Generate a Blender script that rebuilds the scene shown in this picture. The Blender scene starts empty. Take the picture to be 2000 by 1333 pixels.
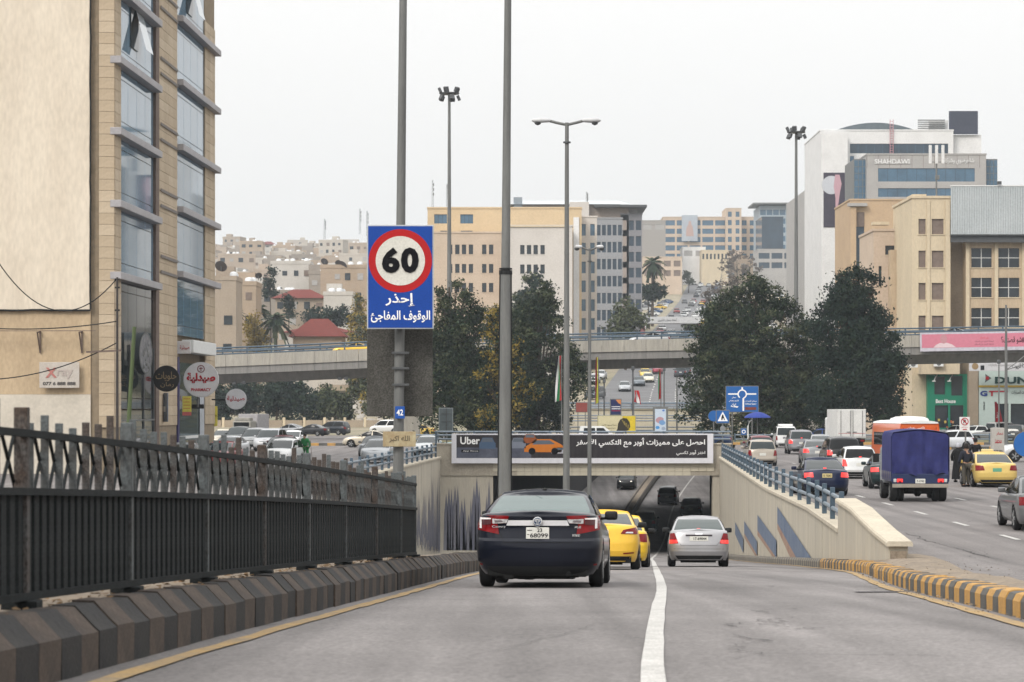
import bpy, bmesh, math, random
import numpy as np
from mathutils import Vector, Matrix

random.seed(7)
R = math.radians
SC = bpy.context.scene
COL = SC.collection

# ------------------------------------------------------------------ camera, sky, sun, exposure
F = 4800.0            # focal length in pixels of a 2000 px wide frame
EYE = 3.2             # camera height above the level street (the street is z = 0)
HZ = 800.0            # pixel row of the horizon

cam = bpy.data.cameras.new('camera')
cam_o = bpy.data.objects.new('camera', cam)
COL.objects.link(cam_o)
cam_o.location = (0, 0, EYE)
cam_o.rotation_euler = (R(90), 0, 0)
cam.sensor_width = 36.0
cam.lens = 36.0 * F / 2000.0
cam.shift_y = (HZ - 666.5) / 2000.0
cam.clip_start = 0.5
cam.clip_end = 9000
cam.dof.use_dof = True
cam.dof.focus_distance = 62.0
cam.dof.aperture_fstop = 5.6
SC.camera = cam_o

SUN_EL, SUN_AZ = R(38), R(215)      # compass azimuth clockwise from +Y: behind the camera, to the left
world = bpy.data.worlds.new('World')
SC.world = world
world.use_nodes = True
wn, wl = world.node_tree.nodes, world.node_tree.links
wn.clear()
w_out = wn.new('ShaderNodeOutputWorld')
w_bg = wn.new('ShaderNodeBackground')
sky = wn.new('ShaderNodeTexSky')
sky.sky_type = 'NISHITA'
sky.sun_disc = False
sky.sun_elevation = SUN_EL
sky.sun_rotation = SUN_AZ
sky.air_density = 1.0
sky.dust_density = 6.0
# thick winter overcast: the clear-sky colour is washed out and follows the CIE overcast luminance (1 + 2 sin e) / 3
hsv = wn.new('ShaderNodeHueSaturation')
hsv.inputs['Saturation'].default_value = 0.10
mixc = wn.new('ShaderNodeMix'); mixc.data_type = 'RGBA'
mixc.inputs[0].default_value = 0.90
mixc.inputs[7].default_value = (6.16, 6.10, 6.00, 1)
tc = wn.new('ShaderNodeTexCoord')
sep = wn.new('ShaderNodeSeparateXYZ')
cie = wn.new('ShaderNodeMath'); cie.operation = 'MULTIPLY_ADD'; cie.use_clamp = False
cie.inputs[1].default_value = 2.0; cie.inputs[2].default_value = 1.0
mx = wn.new('ShaderNodeMath'); mx.operation = 'MAXIMUM'; mx.inputs[1].default_value = 0.0
mulc = wn.new('ShaderNodeVectorMath'); mulc.operation = 'SCALE'
wl.new(sky.outputs[0], hsv.inputs['Color'])
wl.new(hsv.outputs[0], mixc.inputs[6])
wl.new(tc.outputs['Generated'], sep.inputs[0])
wl.new(sep.outputs['Z'], mx.inputs[0])
wl.new(mx.outputs[0], cie.inputs[0])
wl.new(mixc.outputs[2], mulc.inputs[0])
wl.new(cie.outputs[0], mulc.inputs['Scale'])
wl.new(mulc.outputs[0], w_bg.inputs['Color'])
w_bg.inputs['Strength'].default_value = 0.1
wl.new(w_bg.outputs[0], w_out.inputs[0])

sun = bpy.data.lights.new('sun', 'SUN')
sun.energy = 1.5
sun.angle = R(18)
sun.color = (1.0, 0.93, 0.84)
sun_o = bpy.data.objects.new('sun', sun)
COL.objects.link(sun_o)
sd = Vector((math.sin(SUN_AZ) * math.cos(SUN_EL), math.cos(SUN_AZ) * math.cos(SUN_EL), math.sin(SUN_EL)))
sun_o.rotation_euler = sd.to_track_quat('Z', 'Y').to_euler()
sun_o.location = sd * 200

SC.view_settings.view_transform = 'Standard'
SC.view_settings.look = 'None'
SC.view_settings.exposure = 0.38
SC.view_settings.gamma = 1.0
SC.view_settings.use_curve_mapping = False
SC.cycles.use_denoising = True
SC.cycles.denoiser = 'OPENIMAGEDENOISE'
SC.cycles.max_bounces = 6
SC.cycles.diffuse_bounces = 3
SC.cycles.glossy_bounces = 3
SC.cycles.transmission_bounces = 4
SC.cycles.volume_bounces = 1
SC.cycles.transparent_max_bounces = 6
SC.cycles.caustics_reflective = False
SC.cycles.caustics_refractive = False

# ------------------------------------------------------------------ helpers
def at(px, py, d):
    return Vector(((px - 1000) / F * d, d, EYE + (HZ - py) / F * d))
def wx(px, d): return (px - 1000) / F * d
def wz(py, d): return EYE + (HZ - py) / F * d
def dst(py, z=0.0): return F * (EYE - z) / (py - HZ)      # distance at which height z shows at row py

def herm(pts):
    xs = [p[0] for p in pts]; ys = [p[1] for p in pts]
    n = len(xs)
    ms = []
    for i in range(n):
        a, b = max(i - 1, 0), min(i + 1, n - 1)
        ms.append((ys[b] - ys[a]) / (xs[b] - xs[a]))
    def f(x):
        if x <= xs[0]: return ys[0] + ms[0] * (x - xs[0])
        if x >= xs[-1]: return ys[-1] + ms[-1] * (x - xs[-1])
        i = 0
        while xs[i + 1] < x: i += 1
        h = xs[i + 1] - xs[i]; t = (x - xs[i]) / h
        return ((2*t**3 - 3*t*t + 1) * ys[i] + (t**3 - 2*t*t + t) * h * ms[i]
                + (-2*t**3 + 3*t*t) * ys[i + 1] + (t**3 - t*t) * h * ms[i + 1])
    return f
def lin(pts):
    xs = [p[0] for p in pts]; ys = [p[1] for p in pts]
    return lambda x: float(np.interp(x, xs, ys))

class MB:
    """collects simple solids into one mesh"""
    def __init__(s): s.v = []; s.f = []
    def add(s, vs, fs):
        o = len(s.v); s.v += [tuple(v) for v in vs]; s.f += [tuple(i + o for i in f) for f in fs]; return s
    def box(s, x0, x1, y0, y1, z0, z1):
        vs = [(x, y, z) for z in (z0, z1) for y in (y0, y1) for x in (x0, x1)]
        return s.add(vs, [(0, 2, 3, 1), (4, 5, 7, 6), (0, 1, 5, 4), (2, 6, 7, 3), (0, 4, 6, 2), (1, 3, 7, 5)])
    def cbox(s, c, sz, b=0.0):
        """box with chamfered edges"""
        hx, hy, hz = sz[0] / 2, sz[1] / 2, sz[2] / 2
        if b <= 0: return s.box(c[0]-hx, c[0]+hx, c[1]-hy, c[1]+hy, c[2]-hz, c[2]+hz)
        b = min(b, hx * .98, hy * .98, hz * .98)
        bm = bmesh.new(); bmesh.ops.create_cube(bm, size=1)
        for v in bm.verts: v.co = Vector((v.co.x * 2 * hx, v.co.y * 2 * hy, v.co.z * 2 * hz))
        bmesh.ops.bevel(bm, geom=bm.edges[:], offset=b, segments=2, affect='EDGES', profile=0.6)
        bm.verts.index_update()
        s.add([v.co + Vector(c) for v in bm.verts], [[v.index for v in f.verts] for f in bm.faces]); bm.free(); return s
    def bar(s, p, q, w, h=None, up=(0, 0, 1)):
        """square bar from p to q"""
        h = h or w
        p, q = Vector(p), Vector(q); d = (q - p).normalized(); u = Vector(up)
        if abs(d.dot(u)) > .99: u = Vector((0, 1, 0))
        r = d.cross(u).normalized(); u = r.cross(d)
        vs = [a + r * (sx * w / 2) + u * (sz * h / 2) for a in (p, q) for sx, sz in ((-1, -1), (1, -1), (1, 1), (-1, 1))]
        return s.add(vs, [(3, 2, 1, 0), (4, 5, 6, 7), (0, 1, 5, 4), (1, 2, 6, 5), (2, 3, 7, 6), (3, 0, 4, 7)])
    def cyl(s, p, q, r0, r1=None, n=10, cap=True):
        r1 = r0 if r1 is None else r1
        p, q = Vector(p), Vector(q); d = (q - p).normalized()
        u = Vector((0, 0, 1)) if abs(d.z) < .9 else Vector((1, 0, 0))
        a = d.cross(u).normalized(); b = d.cross(a)
        vs = []
        for c, r in ((p, r0), (q, r1)):
            for i in range(n):
                t = 2 * math.pi * i / n; vs.append(c + a * math.cos(t) * r + b * math.sin(t) * r)
        fs = [(i, (i + 1) % n, n + (i + 1) % n, n + i) for i in range(n)]
        if cap: fs += [tuple(range(n - 1, -1, -1)), tuple(range(n, 2 * n))]
        return s.add(vs, fs)
    def tube(s, pts, rs, n=8):
        pts = [Vector(p) for p in pts]
        if not hasattr(rs, '__len__'): rs = [rs] * len(pts)
        vs = []; fs = []
        for i, p in enumerate(pts):
            d = (pts[min(i + 1, len(pts) - 1)] - pts[max(i - 1, 0)]).normalized()
            u = Vector((0, 0, 1)) if abs(d.z) < .95 else Vector((1, 0, 0))
            a = d.cross(u).normalized(); b = d.cross(a)
            for k in range(n):
                t = 2 * math.pi * k / n; vs.append(p + (a * math.cos(t) + b * math.sin(t)) * rs[i])
            if i:
                o = (i - 1) * n
                fs += [(o + k, o + (k + 1) % n, o + n + (k + 1) % n, o + n + k) for k in range(n)]
        fs += [tuple(range(n - 1, -1, -1)), tuple(range(len(vs) - n, len(vs)))]
        return s.add(vs, fs)
    def lathe(s, prof, axis='z', n=20, c=(0, 0, 0)):
        """prof: (radius, height) pairs"""
        vs = []; fs = []
        for r, h in prof:
            for k in range(n):
                t = 2 * math.pi * k / n; a, b = r * math.cos(t), r * math.sin(t)
                p = (a, b, h) if axis == 'z' else ((h, a, b) if axis == 'x' else (b, h, a))
                vs.append((p[0] + c[0], p[1] + c[1], p[2] + c[2]))
        for i in range(len(prof) - 1):
            o = i * n
            fs += [(o + k, o + (k + 1) % n, o + n + (k + 1) % n, o + n + k) for k in range(n)]
        fs += [tuple(range(n - 1, -1, -1)), tuple(range(len(vs) - n, len(vs)))]
        return s.add(vs, fs)
    def grid(s, rows, closed=False):
        """rows: lists of points of equal length"""
        m = len(rows[0]); vs = [p for r in rows for p in r]; fs = []
        for i in range(len(rows) - 1):
            for k in range(m if closed else m - 1):
                fs.append((i * m + k, i * m + (k + 1) % m, (i + 1) * m + (k + 1) % m, (i + 1) * m + k))
        return s.add(vs, fs)
    def prism(s, poly, y0, y1, plane='xz'):
        """extrude a polygon given in plane (xz along y, yz along x, xy along z)"""
        def P(a, b, e): return (a, e, b) if plane == 'xz' else ((e, a, b) if plane == 'yz' else (a, b, e))
        n = len(poly); vs = [P(a, b, y0) for a, b in poly] + [P(a, b, y1) for a, b in poly]
        fs = [tuple(range(n)), tuple(range(2 * n - 1, n - 1, -1))] + [(i, n + i, n + (i + 1) % n, (i + 1) % n) for i in range(n)]
        return s.add(vs, fs)
    def mesh(s, name, smooth=None):
        me = bpy.data.meshes.new(name)
        me.from_pydata(s.v, [], s.f)
        bm = bmesh.new(); bm.from_mesh(me); bmesh.ops.recalc_face_normals(bm, faces=bm.faces[:]); bm.to_mesh(me); bm.free()
        if smooth is not None:
            me.shade_smooth()
            if smooth < 179: me.set_sharp_from_angle(angle=R(smooth))
        me.update(); return me
    def build(s, name, mat, parent=None, smooth=None, loc=(0, 0, 0), rz=0, kind=None):
        return put(s.mesh(name, smooth), name, mat, parent, loc, rz, kind)

def put(me, name, mat, parent=None, loc=(0, 0, 0), rz=0, kind=None):
    o = bpy.data.objects.new(name, me)
    COL.objects.link(o)
    if len(me.materials) == 0: me.materials.append(None)
    o.material_slots[0].link = 'OBJECT'
    o.material_slots[0].material = mat
    o.location = loc
    if isinstance(rz, (tuple, list)): o.rotation_euler = rz
    else: o.rotation_euler = (0, 0, rz)
    if parent is not None: o.parent = parent
    if kind: o['kind'] = kind
    return o
def thing(name, label, cat, loc=(0, 0, 0), rz=0, group=None):
    o = bpy.data.objects.new(name, None); COL.objects.link(o)
    o.empty_display_size = .2
    o.location = loc
    o.rotation_euler = rz if isinstance(rz, (tuple, list)) else (0, 0, rz)
    return tag(o, label, cat, group)
def tag(o, label, cat, group=None):
    o['label'] = label; o['category'] = cat
    if group: o['group'] = group
    return o
def struct(o): o['kind'] = 'structure'; return o
def copy_tree(o, parent=None):
    c = o.copy(); COL.objects.link(c); c.parent = parent
    for ch in list(o.children): copy_tree(ch, c)
    return c

# ------------------------------------------------------------------ materials
MATS = {}
def mat(name, col, rough=.7, var=.12, scale=3.0, col2=None, metal=0, spec=.22, coat=0, bump=0, bscale=30, fine=.06, emit=None, es=1, ior=None, stretch=None, alpha=None):
    """procedural material: two-scale noise between the colour and a darker or given second colour"""
    if name in MATS: return MATS[name]
    m = bpy.data.materials.new(name); m.use_nodes = True; MATS[name] = m
    n, l = m.node_tree.nodes, m.node_tree.links
    b = n['Principled BSDF']
    b.inputs['Roughness'].default_value = rough
    b.inputs['Metallic'].default_value = metal
    b.inputs['Specular IOR Level'].default_value = spec
    if ior: b.inputs['IOR'].default_value = ior
    if coat: b.inputs['Coat Weight'].default_value = coat; b.inputs['Coat Roughness'].default_value = .06
    if emit: b.inputs['Emission Color'].default_value = (*emit, 1); b.inputs['Emission Strength'].default_value = es
    tcn = n.new('ShaderNodeTexCoord')
    vec = tcn.outputs['Object']
    if stretch:
        mp = n.new('ShaderNodeMapping'); mp.inputs['Scale'].default_value = stretch
        l.new(vec, mp.inputs[0]); vec = mp.outputs[0]
    nz = n.new('ShaderNodeTexNoise'); nz.inputs['Scale'].default_value = scale; nz.inputs['Detail'].default_value = 6; nz.inputs['Roughness'].default_value = .62
    l.new(vec, nz.inputs['Vector'])
    rp = n.new('ShaderNodeValToRGB')
    rp.color_ramp.elements[0].position = .32; rp.color_ramp.elements[1].position = .68
    c2 = col2 if col2 else tuple(c * (1 - var * 2) for c in col)
    rp.color_ramp.elements[0].color = (*c2, 1); rp.color_ramp.elements[1].color = (*col, 1)
    l.new(nz.outputs[0], rp.inputs[0])
    out = rp.outputs[0]
    if fine:
        nf = n.new('ShaderNodeTexNoise'); nf.inputs['Scale'].default_value = scale * 14; nf.inputs['Detail'].default_value = 3
        l.new(vec, nf.inputs['Vector'])
        mr = n.new('ShaderNodeMapRange'); mr.inputs[1].default_value = .3; mr.inputs[2].default_value = .7
        mr.inputs[3].default_value = 1 - fine * 2; mr.inputs[4].default_value = 1 + fine
        l.new(nf.outputs[0], mr.inputs[0])
        vm = n.new('ShaderNodeVectorMath'); vm.operation = 'SCALE'
        l.new(out, vm.inputs[0]); l.new(mr.outputs[0], vm.inputs['Scale']); out = vm.outputs[0]
    l.new(out, b.inputs['Base Color'])
    if bump:
        nb = n.new('ShaderNodeTexNoise'); nb.inputs['Scale'].default_value = bscale; nb.inputs['Detail'].default_value = 5
        l.new(vec, nb.inputs['Vector'])
        bp = n.new('ShaderNodeBump'); bp.inputs['Strength'].default_value = bump; bp.inputs['Distance'].default_value = .02
        l.new(nb.outputs[0], bp.inputs['Height']); l.new(bp.outputs[0], b.inputs['Normal'])
    return m
def plain(name, col, rough=.6, **k): return mat(name, col, rough, var=k.pop('var', .04), fine=k.pop('fine', 0), **k)
_paints = {}
def paint(col, metal=.25, rough=.38):
    key = tuple(round(c, 3) for c in col)
    if key not in _paints:
        _paints[key] = mat('car_paint_%d' % len(_paints), col, rough, var=.05, scale=1.3, metal=metal, coat=.55, spec=.15, fine=.02)
        if len(_paints): pass
    return _paints[key]

M_tyre = mat('tyre_rubber', (.018, .018, .019), .85, scale=8)
M_rim = mat('rim_alloy', (.45, .46, .47), .35, metal=.8, fine=0)
M_black = mat('black_plastic', (.014, .015, .016), .55, fine=.03)
M_under = mat('underbody', (.010, .010, .010), .9)
M_glass = mat('car_glass', (.016, .024, .026), .03, var=.1, spec=.5, ior=1.45, fine=0)
M_glassd = mat('dark_car_glass', (.007, .008, .009), .05, var=.1, spec=.3, ior=1.4, fine=0)
M_tail = mat('tail_lamp_red', (.20, .004, .007), .2, var=.2, scale=12, coat=.4, spec=.1, fine=.05)
M_tail_lit = mat('tail_lamp_lit', (.5, .02, .02), .2, coat=1, emit=(1, .05, .04), es=.9, fine=0)
M_amber_lit = mat('indicator_lit', (.8, .3, .05), .2, coat=1, emit=(1, .42, .12), es=1.6, fine=0)
M_lampw = mat('clear_lamp', (.62, .64, .66), .08, coat=1, metal=.3, fine=0)
M_head_lit = mat('headlight_lit', (.9, .9, .85), .2, emit=(1, .93, .8), es=3.0, fine=0)
M_chrome = mat('chrome', (.80, .81, .83), .22, metal=.75, spec=.6, fine=0)
M_plate = mat('plate_white', (.62, .62, .58), .5, var=.05)
M_plate_y = mat('plate_yellow', (.62, .52, .26), .5, var=.05)
M_plate_g = mat('plate_green', (.12, .34, .22), .5, var=.05)
M_print = plain('print_black', (.008, .008, .010), .7, spec=.08)
M_white = plain('print_white', (.82, .82, .82), .55)
M_red = plain('print_red', (.36, .016, .028), .6, spec=.08)
M_metal = mat('galvanised_steel', (.175, .18, .175), .55, scale=1.6, metal=.2, col2=(.12, .122, .12), stretch=(4, 4, .35))
M_metal_d = mat('dark_steel', (.10, .105, .11), .55, metal=.3, scale=3)

# ------------------------------------------------------------------ lettering
_AR = {}
def _fill():
    def four(ch, c): _AR[ch] = (c, c + 1, c + 2, c + 3)
    def two(ch, c): _AR[ch] = (c, c + 1, None, None)
    for ch, c in zip('بتثجحخ', (0xFE8F, 0xFE95, 0xFE99, 0xFE9D, 0xFEA1, 0xFEA5)): four(ch, c)
    for ch, c in zip('سشصضطظعغفقكلمنهي', range(0xFEB1, 0xFEF5, 4)):
        four(ch, c)
    for ch, c in (('ن', 0xFEE5), ('ه', 0xFEE9), ('ي', 0xFEF1), ('ئ', 0xFE89)): four(ch, c)
    for ch, c in (('ا', 0xFE8D), ('أ', 0xFE83), ('إ', 0xFE87), ('ة', 0xFE93), ('د', 0xFEA9), ('ذ', 0xFEAB), ('ر', 0xFEAD), ('ز', 0xFEAF), ('و', 0xFEED), ('ى', 0xFEEF)): two(ch, c)
_fill()
_LA = {'ا': (0xFEFB, 0xFEFC), 'أ': (0xFEF7, 0xFEF8), 'إ': (0xFEF9, 0xFEFA)}
def arabic(t):
    out = []; i = 0; prev = False
    while i < len(t):
        ch = t[i]
        if ch == 'ل' and i + 1 < len(t) and t[i + 1] in _LA:
            out.append(chr(_LA[t[i + 1]][1 if prev else 0])); prev = False; i += 2; continue
        if ch in _AR:
            f = _AR[ch]; nxt = i + 1 < len(t) and t[i + 1] in _AR and f[2] is not None
            out.append(chr(f[3] if prev and nxt else f[2] if nxt else f[1] if prev else f[0]))
            prev = f[2] is not None and nxt
        else:
            out.append(ch); prev = False
        i += 1
    return ''.join(reversed(out))
_tm = {}
def text_mesh(s, bold=.012, ar=False):
    """lettering of cap height about 0.7, centred; returned with its width and height"""
    key = (s, bold)
    if key in _tm: return _tm[key]
    c = bpy.data.curves.new('lettering', 'FONT')
    c.body = arabic(s) if ar else s
    c.size = 1; c.offset = bold; c.extrude = .012; c.resolution_u = 3
    o = bpy.data.objects.new('lettering', c); COL.objects.link(o)
    dg = bpy.context.evaluated_depsgraph_get()
    me = bpy.data.meshes.new_from_object(o.evaluated_get(dg))
    bpy.data.objects.remove(o); bpy.data.curves.remove(c)
    co = np.empty(len(me.vertices) * 3); me.vertices.foreach_get('co', co); co = co.reshape(-1, 3)
    lo, hi = co.min(0), co.max(0)
    co -= (lo + hi) / 2; co[:, 2] -= co[:, 2].min()
    me.vertices.foreach_set('co', co.ravel()); me.update()
    me.materials.clear()
    _tm[key] = (me, hi[0] - lo[0], hi[1] - lo[1]); return _tm[key]
def write(s, parent, m, c, w=None, h=None, ar=False, bold=.012, rz=0, name='lettering', tilt=0, depth=None):
    """put lettering centred at c (parent's frame), facing -Y turned by rz, scaled to width w and / or height h"""
    me, tw, th = text_mesh(s, bold, ar)
    sx = w / tw if w else h / th
    sy = h / th if h else sx
    o = put(me, name, m, parent, c, (R(90), tilt, rz))
    o.scale = (sx, sy, depth or min(sx, sy))
    return o
# ------------------------------------------------------------------ the underpass road: plan and profile
HP = herm([(-40, .95), (0, 1.12), (14, 1.56), (35.6, 2.59), (56, 3.67), (68.6, 4.40), (100, 6.2), (130, 7.9), (155, 9.15), (175, 9.8), (195, 10.0), (215, 9.75), (234, 9.05), (255, 8.2), (275, 7.3), (300, 6.1), (345, 4.0)])
def zr(d): return EYE - HP(d)
XLANE = herm([(-40, -2.4), (0, 0.0), (14, .8), (25, 1.48), (35.6, 2.17), (52.5, 3.1), (75, 4.35), (100, 5.75), (130, 7.4), (155, 9.1), (190, 11.8), (225, 14.6), (250, 17.3), (272, 20.1), (300, 24), (345, 31)])
XL = herm([(-40, -5.8), (0, -3.2), (15.2, -2.28), (26.5, -1.66), (35.6, -1.25), (54, -.5), (75, .75), (100, 2.3), (130, 4.2), (155, 5.9), (190, 8.7), (225, 11.7), (250, 14.2), (272, 16.7), (300, 20.6), (345, 27.5)])
XR = herm([(-40, 1.5), (0, 3.3), (21.5, 4.48), (28, 4.9), (35.6, 5.45), (44, 6.3), (52, 7.15), (62, 7.75), (75.4, 8.6), (94, 9.3), (153, 12.45), (190, 15), (225, 17.8), (250, 20.5), (272, 23.3), (300, 27.2), (345, 34)])
RW = lin([(52, 7.72), (61.8, 8.24), (75.4, 9.1), (94, 9.74), (153, 12.95), (190, 15.6), (225, 18.4), (250, 21.1), (272, 23.9), (300, 27.8)])
LW = lin([(-40, -17), (40, -10.5), (60, -9.4), (100, -7.2), (131, -5.7), (155.6, -4.5)])
LW2 = lin([(155.6, -1.2), (190, 1.4), (225, 4.4), (250, 7.0), (272, 9.5), (300, 13.4)])
ZS = lin([(-40, 3.0), (0, 2.05), (20, 1.36), (35, .58), (45, .12), (52, 0), (400, 0)])
KR = lambda d: XR(d) + .22          # face of the right-hand kerb

def drange(a, b, st):
    n = max(1, int(round((b - a) / st))); return [a + (b - a) * i / n for i in range(n + 1)]

# materials of the ground
def asphalt(name, c1, c2, crack=.0, streak=.26):
    m = mat(name, c1, .86, col2=c2, scale=.35, fine=0, bump=.25, bscale=140, spec=.3)
    n, l = m.node_tree.nodes, m.node_tree.links
    b = n['Principled BSDF']; src = b.inputs['Base Color'].links[0].from_socket
    tcn = n.new('ShaderNodeTexCoord')
    # wheel tracks and stains drawn out along the road, coarse grit
    mp = n.new('ShaderNodeMapping'); mp.inputs['Scale'].default_value = (1.5, .035, 1)
    l.new(tcn.outputs['Object'], mp.inputs[0])
    a = n.new('ShaderNodeTexNoise'); a.inputs['Scale'].default_value = 1.0; a.inputs['Detail'].default_value = 4; l.new(mp.outputs[0], a.inputs['Vector'])
    g = n.new('ShaderNodeTexNoise'); g.inputs['Scale'].default_value = 22; g.inputs['Detail'].default_value = 5; g.inputs['Roughness'].default_value = .8; l.new(tcn.outputs['Object'], g.inputs['Vector'])
    m1 = n.new('ShaderNodeMapRange'); m1.inputs[1].default_value = .3; m1.inputs[2].default_value = .7; m1.inputs[3].default_value = 1 - streak; m1.inputs[4].default_value = 1 + streak; l.new(a.outputs[0], m1.inputs[0])
    m2 = n.new('ShaderNodeMapRange'); m2.inputs[1].default_value = .40; m2.inputs[2].default_value = .60; m2.inputs[3].default_value = .70; m2.inputs[4].default_value = 1.28; l.new(g.outputs[0], m2.inputs[0])
    mm = n.new('ShaderNodeMath'); mm.operation = 'MULTIPLY'; l.new(m1.outputs[0], mm.inputs[0]); l.new(m2.outputs[0], mm.inputs[1])
    # fine branching cracks
    v = n.new('ShaderNodeTexVoronoi'); v.feature = 'DISTANCE_TO_EDGE'; v.inputs['Scale'].default_value = .42
    wob = n.new('ShaderNodeTexNoise'); wob.inputs['Scale'].default_value = 1.6; wob.inputs['Detail'].default_value = 6
    l.new(tcn.outputs['Object'], wob.inputs['Vector'])
    mix = n.new('ShaderNodeMix'); mix.data_type = 'VECTOR'; mix.inputs[0].default_value = .32
    l.new(tcn.outputs['Object'], mix.inputs[4]); l.new(wob.outputs['Color'], mix.inputs[5]); l.new(mix.outputs[1], v.inputs['Vector'])
    c = n.new('ShaderNodeMapRange'); c.inputs[1].default_value = 0; c.inputs[2].default_value = .007; c.inputs[3].default_value = 1 - crack; c.inputs[4].default_value = 1
    l.new(v.outputs['Distance'], c.inputs[0])
    patch = n.new('ShaderNodeTexNoise'); patch.inputs['Scale'].default_value = .16; patch.inputs['Detail'].default_value = 2; l.new(tcn.outputs['Object'], patch.inputs['Vector'])
    pr = n.new('ShaderNodeMapRange'); pr.inputs[1].default_value = .52; pr.inputs[2].default_value = .60; l.new(patch.outputs[0], pr.inputs[0])
    cm = n.new('ShaderNodeMix'); cm.data_type = 'FLOAT'; cm.inputs[2].default_value = 1.0
    l.new(pr.outputs[0], cm.inputs[0]); l.new(c.outputs[0], cm.inputs[3])
    m3 = n.new('ShaderNodeMath'); m3.operation = 'MULTIPLY'; l.new(mm.outputs[0], m3.inputs[0]); l.new(cm.outputs[0], m3.inputs[1])
    vm = n.new('ShaderNodeVectorMath'); vm.operation = 'SCALE'; l.new(src, vm.inputs[0]); l.new(m3.outputs[0], vm.inputs['Scale'])
    l.new(vm.outputs[0], b.inputs['Base Color'])
    return m
M_road = asphalt('asphalt_ramp', (.186, .174, .171), (.142, .133, .131), crack=.62)
M_street = asphalt('asphalt_street', (.168, .155, .151), (.125, .116, .114), crack=.5)
M_hill_road = mat('asphalt_far', (.15, .15, .155), .85, scale=.2)
M_line = mat('road_paint_white', (.52, .51, .49), .75, var=.14, scale=4, fine=.2)
M_liney = mat('road_paint_yellow', (.40, .26, .10), .75, col2=(.24, .19, .13), scale=2.2, fine=.15)
M_conc = mat('concrete', (.40, .36, .29), .85, scale=.8, col2=(.31, .28, .23), fine=.08, bump=.2)
M_wallp = mat('painted_retaining_wall', (.46, .42, .34), .85, scale=.9, col2=(.36, .33, .28), fine=.05, stretch=(1.6, 1.6, .18), bump=.15)
M_coping = mat('coping_stone', (.50, .45, .36), .8, scale=1.2, col2=(.40, .36, .29))
M_dirt = mat('sandy_dirt', (.27, .22, .165), .95, scale=1.4, col2=(.18, .15, .12), fine=.14, bump=.5, bscale=12)
M_earth = mat('dry_earth', (.30, .255, .195), .95, scale=.05, col2=(.17, .165, .105), fine=.14)
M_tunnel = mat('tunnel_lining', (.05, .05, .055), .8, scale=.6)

def strip(name, fl, fr, fz, ds, m, nx=2, dz=0.0):
    b = MB(); rows = []
    for d in ds:
        a, c = fl(d), fr(d)
        rows.append([(a + (c - a) * k / (nx - 1), d, fz(d) + dz) for k in range(nx)])
    b.grid(rows)
    return struct(b.build(name, m, smooth=180))

ROWS = [-260, -180, -120, -80] + drange(-40, 345, 3.5)
strip('road', lambda d: LW(d) if d < 155.6 else LW2(d), lambda d: KR(d) + (.05 if d < 52 else .8), zr, ROWS, M_road, 6)
# level street either side of the trench
strip('street', lambda d: -620, lambda d: (LW(d) if d < 155.6 else LW2(d)) - .25, ZS, [-260, -150] + drange(-40, 300, 5), M_street)
strip('street', lambda d: KR(d) + 1.15 if d < 52 else RW(max(d, 52)) + .25, lambda d: 520, ZS, [-260, -150, -40, 0, 20, 35, 45, 51.9] + drange(52, 300, 4), M_street)
# island of dirt and worn paving behind the right kerb
b = MB(); rows = []
for d in drange(2, 53.5, .8):
    k = KR(min(d, 52)); zt_ = zr(d) + .235; rr = random.uniform(-.03, .05); m_ = math.exp(-((d - 46) / 4.5) ** 2) * .10
    rows.append([(k + .26, d, zt_ - .02), (k + .55, d, zt_ + .02 + rr * .5 + m_ * .6), (k + .95, d, max(zt_ + rr * .6 + m_, ZS(d) + .06)), (k + 1.45, d, ZS(d) + .05 + m_ * .7), (k + 1.9, d, ZS(d) - .02)])
b.grid(rows); struct(b.build('traffic_island', M_dirt, smooth=180))

# hill terrain beyond the junction
ZC = lin([(300, 3.2), (310, 3.7), (355, 5.6), (370, 6.6), (430, 10.5), (600, 22), (870, 41), (1070, 60), (1200, 69), (1500, 92), (1900, 112), (2600, 118)])
ZSIDE = lin([(300, 0), (390, .3), (420, 2.5), (480, 8), (600, 19), (870, 41), (1070, 60), (1200, 69), (1500, 92), (1900, 112), (2600, 118)])
XC = lin([(300, 16.4), (355, 20), (430, 26), (600, 41), (870, 66), (1070, 85), (1300, 110)])
def zt(x, d):
    if d <= 300: return 0.0
    off = abs(x - XC(d)); w = min(1, max(0, (off - 11) / 9))
    return ZC(d) * (1 - w) + ZSIDE(d) * w
b = MB(); rows = []
xs_ = sorted(set([-1400, -900, -500, -300, -200] + list(range(-140, 181, 4)) + [220, 300, 400, 600, 900, 1500]))
for d in [300.01] + drange(304, 700, 9) + drange(720, 1300, 25) + [1500, 1900, 2600, 4200]:
    rows.append([(x, d, zt(x, d) - .02) for x in xs_])
b.grid(rows); struct(b.build('terrain', M_earth, smooth=180))
# unseen slope added behind the camera to darken reflections in the car bodies
b = MB(); b.grid([[(x, y, z) for x in (-1400, -300, 0, 300, 1400)] for y, z in ((-259, 2.9), (-420, 22), (-650, 52), (-1000, 78), (-1600, 80))]); struct(b.build('terrain', M_earth, smooth=180))
strip('far_road', lambda d: XC(d) - 7, lambda d: XC(d) + 7, lambda d: ZC(d) + .06, drange(302, 1120, 6), M_hill_road)

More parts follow.
